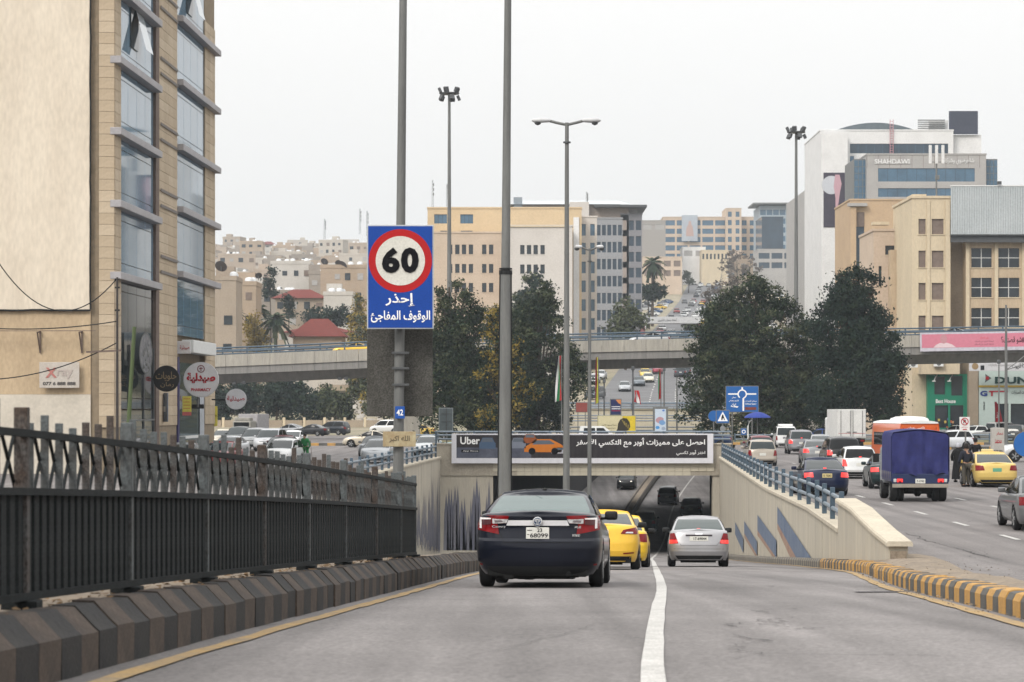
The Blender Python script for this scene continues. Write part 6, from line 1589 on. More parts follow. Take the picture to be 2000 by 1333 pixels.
person('man in dark jacket and grey trousers standing at the yellow taxi', wx(1887, 101.5), 101.5, R(20), M_navyj, M_greytr, arms=((.24, .22, 1.05), (-.28, .1, .95)), step=.06)
person('person in long black robe with pale scarf beside the stopped taxi', wx(1872, 108), 108, R(-30), M_abaya, M_abaya, 1.68, robe=True, scarf=mat('pale_scarf', (.40, .41, .45), .8))
person('person in black hooded coat and jeans walking away past the kiosk', wx(1905, 123), 123, R(10), M_abaya, M_jean, 1.72, scarf=M_abaya, step=.22)
# ------------------------------------------------------------------ buildings with real window openings
def holed(b, x0_, x1_, z0_, z1_, y, holes, rev=.25):
    """front sheet at y with rectangular openings and their reveals"""
    xs = sorted({x0_, x1_} | {h[0] for h in holes} | {h[1] for h in holes}); zs = sorted({z0_, z1_} | {h[2] for h in holes} | {h[3] for h in holes})
    xs = [x for x in xs if x0_ <= x <= x1_]; zs = [z for z in zs if z0_ <= z <= z1_]
    for i in range(len(xs) - 1):
        for j in range(len(zs) - 1):
            cx, cz_ = (xs[i] + xs[i + 1]) / 2, (zs[j] + zs[j + 1]) / 2
            if any(h[0] < cx < h[1] and h[2] < cz_ < h[3] for h in holes): continue
            b.add([(xs[i], y, zs[j]), (xs[i + 1], y, zs[j]), (xs[i + 1], y, zs[j + 1]), (xs[i], y, zs[j + 1])], [(0, 1, 2, 3)])
    for h in holes:
        a, c, p, q = h
        b.add([(a, y, p), (c, y, p), (c, y, q), (a, y, q), (a, y + rev, p), (c, y + rev, p), (c, y + rev, q), (a, y + rev, q)], [(0, 1, 5, 4), (1, 2, 6, 5), (2, 3, 7, 6), (3, 0, 4, 7)])
class Bld:
    """building laid out from its facade: pixel coordinates at distance d are turned into metres on that facade"""
    def __init__(s, name, label, px0, px1, pyt, d, depth, m, zb=0.0, cat='building', rz=0):
        s.d = d; s.x0 = wx(px0, d); s.zb = zb
        s.t = thing(name, label, cat, (s.x0, d, zb), rz); s.w = wx(px1, d) - s.x0; s.h = wz(pyt, d) - zb; s.m = m; s.depth = depth
    def r(s, a, c, p, q):     # px rect (x0, x1, y0, y1) -> local rect
        return (wx(a, s.d) - s.x0, wx(c, s.d) - s.x0, wz(q, s.d) - s.zb, wz(p, s.d) - s.zb)
    def body(s, rects, glass, mull=(1, 1), frame=None, sill=None, rev=.25, parapet=True):
        hs = [s.r(*q) for q in rects]
        b = MB(); holed(b, 0, s.w, 0, s.h, 0, hs, rev)
        b.add([(0, 0, 0), (0, s.depth, 0), (0, s.depth, s.h), (0, 0, s.h), (s.w, 0, 0), (s.w, s.depth, 0), (s.w, s.depth, s.h), (s.w, 0, s.h)], [(0, 1, 2, 3), (4, 5, 6, 7), (1, 5, 6, 2), (3, 2, 6, 7)])
        wl_ = b.build('wall', s.m, s.t)
        for h in hs:
            wn_ = MB().box(h[0] + .002, h[1] - .002, rev - .06, rev + .0, h[2] + .002, h[3] - .002).build('window', glass, s.t)
            nx, nz = mull
            if frame:
                b = MB()
                for k in range(1, nx): x = h[0] + (h[1] - h[0]) * k / nx; b.box(x - .04, x + .04, rev - .10, rev - .061, h[2], h[3])
                for k in range(1, nz): z = h[2] + (h[3] - h[2]) * k / nz; b.box(h[0], h[1], rev - .11, rev - .062, z - .04, z + .04)
                if b.v: b.build('frame', frame, wn_)
            if sill: MB().box(h[0] - .1, h[1] + .1, -.08, .1, h[2] - .10, h[2] - .003).build('sill', sill, s.t)
        if parapet: MB().box(-.12, s.w + .12, -.12, s.depth + .1, s.h + .003, s.h + .30).build('parapet', s.m, s.t)
        return wl_
    def slab(s, nm, m, rect, y0=-.3, y1=-.003):
        a = s.r(*rect); return MB().box(a[0], a[1], y0, y1, a[2], a[3]).build(nm, m, s.t)
def gridrects(xs, ys): return [(a, c, p, q) for (a, c) in xs for (p, q) in ys]
M_b1 = mat('beige_stone', (.50, .40, .28), .85, col2=(.38, .29, .20), scale=.35, fine=.06, stretch=(1.5, 1, .35))
M_b2 = mat('cream_stone', (.58, .49, .35), .85, col2=(.50, .42, .30), scale=.3, fine=.05, stretch=(1.5, 1, .5))
M_b3 = mat('dull_brown_stone', (.34, .28, .21), .88, col2=(.27, .22, .165), scale=.5, fine=.08)
M_wst = mat('white_stone', (.56, .53, .50), .85, col2=(.50, .47, .44), scale=.25, fine=.05)
M_pst = mat('pink_stone', (.52, .42, .33), .85, col2=(.45, .36, .28), scale=.25, fine=.05)
M_ylw = mat('ochre_render', (.55, .43, .275), .85, col2=(.47, .365, .235), scale=.2, fine=.04)
M_org = mat('orange_render', (.46, .335, .215), .85, col2=(.40, .29, .19), scale=.2, fine=.04)
M_gry = mat('grey_panel', (.36, .35, .34), .6, col2=(.31, .30, .295), scale=.3)
M_wpn = mat('white_cladding', (.66, .66, .66), .6, var=.06, scale=.3)
M_win = mat('window_dark', (.03, .04, .05), .08, spec=.5, var=.3, scale=.4)
M_blu = mat('blue_curtain_glass', (.055, .13, .21), .10, spec=.6, var=.2, scale=.25, ior=1.6)
M_blud = mat('dark_curtain_glass', (.03, .055, .085), .10, spec=.6, var=.2, scale=.25)
M_shut = mat('shutter_brown', (.20, .155, .13), .7)
M_fw = plain('frame_white', (.60, .60, .58), .5)

# corner block with the corrugated hoarding on its roof
B = Bld('apartment_building', 'stained beige office block with big four-pane windows above the tyre shop', 1886, 2140, 458, 287, 16, M_b1)
xs_w = [(1897, 1937), (1950, 1991), (2005, 2046), (2060, 2100)]
B.body(gridrects(xs_w, [(485, 523), (543, 581), (602, 640), (660, 698)]), M_win, (2, 2), M_fw, M_b2)
for px_ in (1886, 1942, 1996, 2050): B.slab('pilaster', M_b2, (px_, px_ + 7, 462, 720), -.22, -.002)
t = thing('hoarding', 'large pale corrugated metal hoarding on the roof beside the antenna', 'hoarding', at(1857, 458, 285.5))
wv_ = (2140 - 1857) * 285.5 / F; hh = 94 * 285.5 / F; b = MB(); rows = []
for k in range(int(wv_ / .14)): rows.append([(k * .14, -.05 if k % 2 else 0, 0), (k * .14, -.05 if k % 2 else 0, hh)])
b.grid(rows); b.build('sheet', mat('corrugated', (.42, .45, .46), .5, col2=(.36, .39, .40), scale=.3, metal=.2), t); MB().box(-.06, wv_, -.08, .08, hh - .02, hh + .1).build('top_edge', M_wh, t); MB().box(-.06, wv_, -.08, .12, -.14, .0).build('bottom_edge', M_metal_d, t)
for x in (5.6, 11.2): MB().cbox((x, -.2, hh + .35), (.5, .3, .4), .05).build('flood_lamp', M_metal_d, t)
MB().box(.05, wv_, .3, .6, -.9, hh * .3).build('support', M_metal_d, t)
B = Bld('apartment_building', 'beige recessed stair bay between the curved wing and the office block', 1855, 1887, 458, 289, 12, M_b3); B.body([], M_win)
B = Bld('apartment_building', 'cream rounded corner wing with shuttered windows in pairs', 1781, 1857, 388, 286, 14, M_b2)
b = MB(); hs = [B.r(*q) for q in gridrects([(1794, 1808), (1820, 1843)], [(428, 458), (490, 523), (553, 586), (617, 650), (664, 690)])]
B.body(gridrects([(1794, 1808), (1820, 1843)], [(428, 458), (490, 523), (553, 586), (617, 650)]), M_shut, (1, 1), None, M_b2)
B.slab('corner_pilaster', M_b2, (1846, 1855, 392, 700), -.25, -.003); B.slab('corner_pilaster', M_b2, (1810, 1816, 392, 700), -.15, -.003)
B.slab('stair_head', M_b2, (1787, 1815, 377, 388), 2, 6)
B = Bld('apartment_building', 'lower pale annex with balcony beside the rounded cream wing', 1706, 1784, 452, 299, 12, M_pst)
B.body([(1729, 1750, 480, 498), (1716, 1722, 520, 560), (1716, 1722, 600, 640)], M_win, (1, 1), None, M_b2)
B.slab('projecting_bay', M_b1, (1735, 1784, 490, 720), -1.6, -.003); B.slab('stair_head', M_wpn, (1757, 1777, 422, 451), .5, 4); B.slab('cornice', M_b2, (1704, 1736, 434, 440), -.4, 1); B.slab('stair_window', M_win, (1765, 1771, 428, 435), .44, .5)
# ground floor shops below the flyover
B = Bld('shop_building', 'green two-storey shop front with white lettering under the flyover', 1812, 1892, 731, 285, 3, mat('shop_green', (.015, .20, .12), .5, var=.06))
B.body([(1825, 1846, 736, 771), (1858, 1880, 735, 773), (1826, 1852, 792, 836), (1856, 1882, 792, 836)], M_win, parapet=False)
write('Best House', B.t, M_white, ((wx(1847, 285) - B.x0), -.05, wz(784, 285)), w=2.3, h=.45, bold=.02)
for px_ in (1822, 1852): b = MB(); x = wx(px_, 285) - B.x0; b.tube([(x + .5, 0, wz(733, 285)), (x + .2, -.5, wz(738, 285)), (x, -.7, wz(745, 285))], .05); b.cbox((x, -.7, wz(745, 285)), (.4, .25, .12), .03); b.build('sign_lamp', M_wh, B.t)
rq = random.Random(9)
for k in range(14): MB().cbox((rq.uniform(.9, 3.9), .10, rq.uniform(.4, 2.2)), (.25, .1, .28), .03).build('shop_display', plain('goods_%d' % (k % 5), [(.5, .12, .05), (.55, .42, .1), (.4, .4, .42), (.45, .25, .12), (.12, .2, .4)][k % 5], .6), B.t)
B = Bld('shop_building', 'stained stone shop wall with air conditioners beside the green shop', 1740, 1814, 705, 292, 8, M_b1); B.body([(1762, 1775, 728, 800)], M_shut)
B.slab('overhang', M_b2, (1776, 1850, 700, 733), -8.2, -.0)
for px_, py_ in ((1783, 712), (1833, 710)): t = thing('air_conditioner', 'white air conditioner unit ' + ('at the corner of the stone overhang' if px_ < 1800 else 'above the green shop front'), 'air conditioner', at(px_, py_, 283.4)); MB().cbox((0, 0, 0), (1.1, .45, .75), .03).build('casing', M_wh, t); MB().lathe([(.28, -.235), (.02, -.24)], 'y', 16).build('fan', M_metal, t)
B = Bld('shop_building', 'brown stone pillar wall between the green shop and the tyre shop', 1892, 1912, 700, 284, 4, M_b3); B.body([], M_win, parapet=False)
B = Bld('shop_building', 'tyre shop with pale green signboards and open ground floor', 1911, 2140, 724, 284, 5, mat('mint_panel', (.47, .56, .53), .5, var=.05))
B.body([(1943, 1970, 789, 840), (1974, 2010, 789, 840)], M_win, parapet=False)
def sg(px, py): return (wx(px, B.d) - B.x0, wz(py, B.d))
x, z = sg(1970, 743); write('DUNLOP', B.t, mat('dark_green_print', (.01, .045, .04), .5), (x + 2.0, -.03, z), w=7.2, h=.80, bold=.04)
x, z = sg(1929, 739); flat(B.t, [(x - .3, z + .5), (x - .25, z + .1), (x - .3, z - .5), (x + .45, z)], -.012, M_metal_d, 'logo_arrow'); flat(B.t, [(x + math.cos(a) * .2 - .05, z + math.sin(a) * .2) for a in np.linspace(0, 6.28, 14)[:-1]], -.016, M_red, 'logo_disc')
B.slab('gold_strip', mat('gold_strip', (.48, .33, .06), .5), (1911, 2140, 753, 757), -.06, -.004)
x, z = sg(1928, 769); write('G', B.t, mat('print_blue', (.015, .04, .22), .5), (x - .4, -.03, z), w=.85, h=.62, bold=.05); write('T', B.t, M_red, (x + .55, -.03, z), w=.7, h=.62, bold=.05); MB().box(x + .7, x + 2.4, -.03, -.004, z + .15, z + .32).build('red_bar', M_red, B.t)
x, z = sg(1990, 767); write('لخدمات السيارات', B.t, M_print, (x + .2, -.03, z), w=2.1, h=.5, ar=True); x, z = sg(1922, 793); write('DUNLOP', B.t, M_print, (x, -.03, z), h=.18, bold=.03, tilt=R(-90))
t, w, h = board('shop_sign', 'long white fascia sign with gold emblem above the tyre shop', 1893, 2140, 707, 725, 281.5, M_sgw, 'sign', foot=None, edge=M_sgw, th=.3)
x = wx(1904, 281.5) - t.location.x; MB().lathe([(.38, -.17), (.02, -.18)], 'y', 16, (x, 0, 0)).build('gold_emblem', M_gold, t); MB().box(x + .62, x + 1.05, -.18, -.16, -.42, .1).build('black_logo', M_print, t)
write('للخدمة السريعة والإطارات', t, plain('grey_print', (.30, .28, .28), .6), (x + 2.9, -.17, .15), w=2.8, h=.4, ar=True); write('خدمة الزيوت', t, M_print, (x + 5.2, -.17, 0), w=1.9, h=.7, ar=True)
t = thing('feather_flag', 'red feather flag with white letters before the tyre shop', 'flag', at(1945, 845, 270)); b = MB(); b.add([(0, 0, .8), (.75, .02, 1.2), (.45, .02, 2.6), (.05, 0, 3.4), (-.15, 0, 3.3)], [(0, 1, 2, 3, 4)]); b.build('cloth', M_red, t); MB().cyl((0, .03, 0), (-.1, .03, 3.4), .03).build('pole', M_metal, t); write('SALE', t, M_white, (.22, -.02, 1.9), h=.22, tilt=R(-80))

# orange block, grey glass block and white tower up the hill on the right
B = Bld('office_building', 'orange rendered block with a vertical blue glass strip', 1660, 1768, 392, 432, 20, M_org, zb=zt(65, 432)); B.body([(1672, 1688, 443, 524)], M_blud, (1, 7), M_blud)
B.slab('gable', M_gry, (1655, 1692, 398, 404), -1.2, -.003); B.slab('brown_panel', M_brown, (1674, 1688, 415, 443), -.1, -.004); B.slab('pilaster', M_org, (1660, 1671, 405, 560), -.8, -.003)  # the brown slab is a plain panel above the glass strip
B = Bld('office_building', 'grey panelled office block with blue ribbon windows and rooftop lettering', 1693, 1926, 303, 505, 25, M_gry, zb=zt(80, 505)); B.body([(1715, 1904, 329, 355), (1715, 1904, 368, 385), (1715, 1904, 402, 420)], M_blu, (10, 1), M_blud)
for k in range(11): B.slab('panel_joint', M_brown, (1693 + k * 22, 1693.6 + k * 22, 304, 328), -.03, -.004)
MB().box(0, 1, 0, 1, 0, 1)
write('SHAHDAWI', B.t, M_wpn, (wx(1742, 505) - B.x0, -.15, wz(316, 505) - B.zb), w=7.2, h=1.0, bold=.03); MB().box(wx(1708, 505) - B.x0, wx(1778, 505) - B.x0, -.2, -.01, wz(319.5, 505) - B.zb, wz(318.5, 505) - B.zb).build('underline', M_wpn, B.t); write('شاهرضوي وشركاه', B.t, M_wpn, (wx(1872, 505) - B.x0, -.15, wz(316, 505) - B.zb), w=6.4, h=1.4, ar=True, bold=.02)
for a, c in ((1668, 1693), (1926, 1948)):
    q = Bld('glass_stair_tower', 'blue glass stair tower ' + ('facing the white tower' if a < 1700 else 'at the outer end of the grey block'), a, c, 311, 507, 14, M_blu, zb=zt(80, 505)); n = 9
    for k in range(n):
        for j in range(3): r_ = q.r(a + (c - a) * j / 3, a + (c - a) * (j + 1) / 3, 313 + k * 13, 313 + (k + 1) * 13); MB().box(r_[0] + .06, r_[1] - .06, -.06, -.003, r_[2] + .06, r_[3] - .06).build('pane', M_blu, q.t)
    MB().box(0, q.w, 0, q.depth, 0, q.h).build('core', M_wpn if False else M_metal, q.t)
W_ = Bld('tower_building', 'white clad tower with dark ribbon window and a huge dark poster', 1602, 1862, 256, 560, 30, M_wpn, zb=zt(95, 560)); W_.body([(1660, 1852, 281, 300), (1660, 1668, 305, 330)], M_blud, (12, 1), M_blu)
W_.slab('flank', M_wpn, (1600, 1651, 263, 640), -4, -.003)
ps = W_.slab('poster', mat('poster_night', (.035, .03, .045), .5, col2=(.05, .04, .06), scale=.3), (1604, 1652, 341, 447), -4.1, -4.003)
a = W_.r(1608, 1640, 345, 385)
b = MB(); b.lathe([(2.1, -4.12), (.02, -4.125)], 'y', 26, ((a[0] + a[1]) / 2 - .6, 0, (a[2] + a[3]) / 2)); b.build('printed_moon', plain('moon', (.46, .48, .52), .6), ps)
flat(ps, [(a[1] - 1.6, a[3]), (a[1] - .6, a[3]), (a[1] - .1, a[2] + 2.6), (a[1] - .5, a[2] + .6), (a[1] - .9, a[2] - 2.4), (a[1] - .6, a[2] - 4.2), (a[1] - 1.5, a[2] - 4), (a[1] - 1.5, a[2] - .6), (a[1] - 1.9, a[2] + 2)], -4.14, plain('poster_pink', (.45, .28, .32), .6), 'printed_figure')
W_.slab('upper_block', M_wpn, (1858, 1920, 262, 420), 2, 20); W_.slab('upper_block', M_wpn, (1820, 1858, 231, 256), 4, 14)
W_.slab('billboard', mat('billboard_dark', (.03, .035, .055), .5, col2=(.05, .055, .08), scale=.2), (1856, 1912, 216, 261), 1.2, 1.9)
b = MB(); rows = []
for k in range(17): u = k / 16; r_ = W_.r(1638 + 152 * u, 1640, 237 + 14 * (2 * u - 1) ** 2, 256); rows.append([(r_[0], 3, r_[2]), (r_[0], 3, r_[3]), (r_[0], 18, r_[3])])
b.grid(rows); b.build('curved_roof', mat('roof_truss', (.10, .125, .14), .6, scale=1), W_.t)
b = MB()
for k in range(6): r_ = W_.r(1797, 1850, 231 + k * 4, 233 + k * 4); b.box(r_[0], r_[1], 3, 3.3, r_[2], r_[3])
b.build('louvre', M_metal, W_.t)
b = MB(); r_ = W_.r(1738, 1744, 234, 300)
for x in (r_[0], r_[1]): b.box(x - .06, x + .06, -.4, -.28, r_[2], r_[3])
for k in range(14): z = r_[2] + (r_[3] - r_[2]) * k / 14; b.box(r_[0], r_[1], -.4, -.3, z, z + .1)
b.build('crane_ladder', M_pinkd, W_.t)
B = Bld('office_building', 'tall grey louvred facade seen edge-on beside the white tower', 1572, 1603, 372, 590, 40, M_gry, zb=zt(80, 590)); B.body(gridrects([(1574, 1584), (1588, 1600)], [(388 + k * 22, 400 + k * 22) for k in range(9)]), M_blud, parapet=False)
for k in range(9): B.slab('louvre_fin', M_wpn, (1572, 1603, 384 + k * 22, 386 + k * 22), -1.2, -.003)
t = thing('phone_mast', 'rooftop phone mast with white panel antennas on the rounded cream wing', 'antenna', at(1829, 388, 291)); MB().cyl((0, 0, 0), (0, 0, 5.5), .10).build('pole', M_metal, t)
for k in (-.75, 0, .75): MB().cbox((k, -.1, 5.2), (.34, .2, 2.2), .05).build('panel_antenna', M_wpn, t)
MB().bar((-.9, 0, 4.3), (.9, 0, 4.3), .08).build('cross_arm', M_metal, t); MB().cbox((.1, 0, 2.5), (.5, .3, .5), .05).build('radio_unit', M_metal, t)

# ------------------------------------------------------------------ buildings up the hill road
B = Bld('office_building', 'ochre office block with small blue windows behind the leafy trees', 835, 1136, 408, 456, 30, M_ylw, zb=6); B.body([(848, 873, 419, 437), (899, 924, 419, 437)] + [(860, 873, 451, 456), (900, 923, 451, 456)], M_blu, (3, 1), M_blud)
MB().box(*[wx(1120, 456) - B.x0, wx(1131, 456) - B.x0], -.3, -.01, 0, wz(425, 456) - 6).build('corner_strip', M_wpn, B.t)
for px_, r_ in ((905, 4), (918, 3)): pass
B = Bld('office_building', 'pale pink stone wing with grouped small windows in front of the ochre block', 843, 988, 456, 448, 8, M_pst, zb=6); wl3 = [(880, 883.5), (889, 897.5), (902, 910.5), (915.5, 924), (941.5, 950), (955, 963.5)]
B.body(gridrects(wl3, [(478, 497), (516, 533.5), (553, 571)]), M_win, (1, 2), M_blud, M_pst)
B = Bld('office_building', 'white stone wing with rows of four small windows next to the pale pink wing', 984, 1118, 443, 444, 12, M_wst, zb=6)
B.body(gridrects([(1016, 1024.5), (1029, 1037.5), (1042, 1050.5), (1055.5, 1064)], [(479, 497), (517, 535)]), M_win, (1, 2), M_blud, M_wst)
B.slab('upper_course', M_b2, (984, 1110, 441, 444), -.2, -.002)
B = Bld('warehouse', 'long grey shed with pale pitched roof above the ochre block', 1003, 1228, 400, 560, 30, mat('shed_brown', (.34, .29, .26), .8), zb=18); B.body([], M_win, parapet=False)
b = MB(); b.add([(-1, -1, B.h), (B.w + .5, -1, B.h), (B.w - 2, 12, B.h + 1.9), (2.5, 12, B.h + 1.9)], [(0, 1, 2, 3)]); b.add([(-1, -1, B.h), (2.5, 12, B.h + 1.9), (-1, 25, B.h)], [(0, 1, 2)]); b.add([(-1, 25, B.h), (B.w + .5, 25, B.h), (B.w - 2, 12, B.h + 1.9), (2.5, 12, B.h + 1.9)], [(0, 1, 2, 3)]); b.build('roof', mat('roof_pale_metal', (.52, .56, .58), .5), B.t)
B.slab('blue_end', mat('shed_blue', (.26, .30, .34), .7), (1003, 1020, 386, 420), -.6, -.01); B.slab('pale_box', M_wst, (1112, 1150, 396, 425), -2, -.01)
def hillblock(label, px0, px1, pyt, d, depth, m, cols, rows_, glass=M_blud, zb=None, gap=.28, fins=None, y0=None):
    zb_ = zb if zb is not None else zt(wx((px0 + px1) / 2, d), d) - 1
    B = Bld('office_building', label, px0, px1, pyt, d, depth, m, zb=zb_)
    fh = 3.6 * F / d; w = (px1 - px0) / cols; rc = []
    for c in range(cols):
        for r_ in range(rows_):
            p = (y0 or pyt + fh * .35) + r_ * fh; rc.append((px0 + w * (c + gap / 2), px0 + w * (c + 1 - gap / 2), p, p + fh * .62))
    B.body(rc, glass, (2, 1), fins); return B
hillblock('pale stone block stepping back behind the small double lamp', 1131, 1166, 425, 470, 14, M_wst, 2, 6, M_blu, gap=.5)
hillblock('grey blue office block with narrow balconies along the hill road', 1164, 1216, 428, 520, 20, mat('blue_grey_wall', (.30, .31, .33), .7), 5, 7, M_blud)
B = hillblock('dark slate tower with overhanging flat roof beside the hill road', 1212, 1254, 420, 560, 22, mat('slate_wall', (.24, .24, .26), .7), 3, 8, M_blud)
MB().box(-6, B.w + 1.0, -2.5, B.depth, B.h + 1.6, B.h + 2.1).build('flat_roof', M_metal_d, B.t); MB().box(-2, B.w - 1, 1, B.depth, B.h + .3, B.h + 1.6).build('roof_storey', M_gry, B.t)
hillblock('low grey warehouse wall on the far hill road', 1252, 1300, 432, 1000, 30, mat('dull_grey_wall', (.33, .31, .29), .8), 2, 1, M_gry)
hillblock('cream stone block with blue ribbon windows and a portrait hoarding', 1295, 1420, 425, 1060, 26, M_pst, 5, 5, M_blu, gap=.14)
B = hillblock('tall cream stair tower with twin blue strips', 1418, 1448, 408, 1055, 20, M_pst, 2, 5, M_blu, gap=.5)
hillblock('cream block with mixed blue windows right beside the stair tower'.replace('right ', ''), 1446, 1492, 425, 1065, 24, M_pst, 3, 5, M_blu, gap=.4)
t = thing('hoarding', 'tall faded portrait hoarding on the cream stone block', 'hoarding', at(1347, 446, 1058.5)); MB().cbox((0, 0, 0), (31 * 1058 / F, .2, 51 * 1058 / F), .05).build('sheet', mat('faded_hoarding', (.38, .42, .46), .6, col2=(.32, .35, .40), scale=.2), t); flat(t, [(-1.6, -3.5), (1.8, -3.5), (1.3, .6), (.7, 1.6), (.6, 3.0), (-.4, 3.0), (-.6, 1.5), (-1.4, .3)], -.11, plain('hoarding_figure', (.42, .30, .27), .6), 'printed_figure')
B = hillblock('dark blue glass office with slanted white edge at the hill top', 1488, 1530, 425, 960, 24, M_blud, 4, 6, M_blud, gap=.1)
B = hillblock('pale blue glass tower with flat crown at the hill top', 1484, 1560, 404, 1010, 26, mat('pale_blue_wall', (.34, .40, .45), .5), 6, 7, M_blu, gap=.12); MB().box(-3, B.w + 2, -3, 20, B.h + .8, B.h + 1.4).build('crown', M_metal, B.t)
hillblock('blue glass slab standing behind the floodlight mast', 1556, 1576, 410, 700, 20, M_blud, 3, 7, M_blu, gap=.15)
hillblock('low grey podium with dark ribbon windows below the glass offices', 1480, 1580, 488, 940, 18, M_gry, 4, 2, M_blud, gap=.15)
hillblock('white flat-roofed showroom on the bend of the hill road', 1333, 1378, 484, 1015, 14, M_wpn, 2, 1, M_gry)
hillblock('cream two-storey showroom with a row of small windows on the bend', 1370, 1422, 490, 1005, 14, M_b2, 7, 1, M_win, gap=.5)
hillblock('brown low shop with red canopy below the palm', 1256, 1332, 503, 930, 14, M_pst, 4, 2, M_shut, gap=.3)
B = Bld('footbridge', 'white footbridge with crest crossing the far hill road', 1250, 1368, 619, 520, 4, mat('footbridge_white', (.55, .56, .58), .6), zb=wz(632, 520), cat='bridge'); B.body([], M_win, parapet=False)
for px_ in (1252, 1362): MB().box(wx(px_, 520) - B.x0, wx(px_ + 8, 520) - B.x0, .5, 3.5, zt(40, 520) - B.zb, 0).build('pier', mat('pier_red', (.24, .10, .10), .7), B.t)
MB().lathe([(.5, -.05), (.02, -.06)], 'y', 16, (wx(1266, 520) - B.x0, 0, B.h / 2)).build('crest', M_metal_d, B.t); write('أمانة عمان الكبرى', B.t, M_metal_d, (wx(1303, 520) - B.x0, -.05, B.h / 2), w=4, h=.7, ar=True)

# ------------------------------------------------------------------ hillside town on the far left
hr = random.Random(21)
HW = [mat('hill_wall_%d' % i, c, .9, col2=tuple(q * .84 for q in c), scale=.25, fine=.05) for i, c in enumerate(((.40, .33, .265), (.35, .29, .23), (.46, .42, .37), (.29, .255, .22), (.50, .475, .44), (.38, .30, .225)))]
HN = ['pinkish beige', 'sandy brown', 'pale cream', 'dull brown', 'off-white', 'warm tan']
M_tileroof = mat('red_roof_tile', (.155, .030, .022), .8, col2=(.115, .024, .018), scale=1, fine=.12, stretch=(1, 1, 4))
wmesh = MB().box(-.5, .5, -.10, .02, -.5, .5).mesh('window')
def house(label, X_, d, w, dep, h, m, cols, fl, group=None, z=None, roof=None, rz=0):
    z = zt(X_, d) - 1.5 if z is None else z
    t = thing('house', label, 'house', (X_, d, z), rz, group)
    b = MB(); b.box(-w / 2, w / 2, 0, dep, 0, h); b.build('wall', m, t)
    if roof:
        b = MB(); e = .9; b.add([(-w / 2 - e, -e, h + .02), (w / 2 + e, -e, h + .02), (w / 2 + e, dep + e, h + .02), (-w / 2 - e, dep + e, h + .02), (-w * .18, dep / 2, h + roof), (w * .18, dep / 2, h + roof)], [(0, 1, 5, 4), (1, 2, 5), (2, 3, 4, 5), (3, 0, 4), (0, 3, 2, 1)]); b.build('roof', M_tileroof, t)
    else:
        b = MB(); b.box(-w / 2 - .1, w / 2 + .1, -.1, .15, h + .003, h + .8); b.box(-w / 2 - .1, -w / 2 + .15, .16, dep, h + .003, h + .8); b.box(w / 2 - .15, w / 2 + .1, .16, dep, h + .003, h + .8); b.build('parapet', m, t)
        if hr.random() < .6: sx = hr.uniform(-w * .3, w * .3); MB().box(sx - 1.6, sx + 1.6, dep * .3, dep * .6, h + .004, h + 2.6).build('stair_head', m, t)
    cw = w / cols; fh = h / fl
    for c in range(cols):
        for f_ in range(fl):
            if hr.random() < .14: continue
            o = put(wmesh, 'window', hr.choice((M_win, M_win, M_shut, M_gry)), t, (-w / 2 + (c + .5) * cw + hr.uniform(-.3, .3), 0, f_ * fh + fh * .55)); o.scale = (min(cw * .5, hr.uniform(1.1, 2.2)), 1, hr.uniform(1.1, 1.7))
    return t
tank = MB().lathe([(.62, 0), (.64, .1), (.64, 1.3), (.45, 1.55), (.1, 1.62)], 'z', 10).mesh('water_tank', 40)
M_tank = plain('tank_white', (.66, .68, .70), .5)
ntank = 0
def tanks(X_, d, z, w, n):
    global ntank
    for k in range(n):
        if ntank >= 290: return
        o = put(tank, 'water_tank', M_tank, None, (X_ + hr.uniform(-.4, .4) * w, d + hr.uniform(1.5, 6), z)); tag(o, 'white cylindrical water tank on a flat roof of the hillside town', 'water tank', 'water tanks on the hillside roofs'); ntank += 1
for lb, px0, px1, pyt, d, mi, cols, fl, h, roof in (
        ('sandy stone house with roof railing at the edge of the office block', 395, 461, 548, 430, 1, 2, 4, 24, None),
        ('tan stone house with red window box beyond the roof railing', 452, 500, 558, 455, 5, 2, 4, 22, None),
        ('white apartment block with tall dark stair window on the hillside', 529, 606, 516, 620, 4, 4, 4, 26, None),
        ('grey balcony wing joined to the white hillside apartment block', 603, 645, 536, 615, 3, 2, 4, 24, None),
        ('warm tan apartment block with stacked rounded balconies behind the speed sign', 626, 735, 524, 560, 5, 5, 5, 26, None),
        ('beige villa with dark red hipped roof among the hillside trees', 538, 633, 583, 545, 1, 4, 3, 14, 2.2),
        ('ochre cottage with a bright red hipped roof just above the flyover', 572, 668, 658, 470, 5, 3, 1, 7, 3.6),
        ('long low house with salmon tiled roof behind the ochre cottage', 556, 690, 650, 490, 4, 5, 1, 8, 1.4),
        ('blank white gable house beside the dark green bushes', 632, 688, 577, 520, 4, 1, 1, 12, None)):
    X_ = (wx(px0, d) + wx(px1, d)) / 2; w = wx(px1, d) - wx(px0, d); ztop = wz(pyt, d)
    house(lb, X_, d, w, 10, h, HW[mi], max(cols, int(w / 2.6)) if cols > 1 else 1, fl + (1 if fl > 2 else 0), z=ztop - h, roof=roof)
    if not roof: tanks(X_, d, ztop, w, 4)
MB().box(*[wx(548, 619.8), wx(563, 619.8)], 619.55, 619.88, wz(572, 620), wz(523, 620)).build('stair_window', M_shut) if False else None
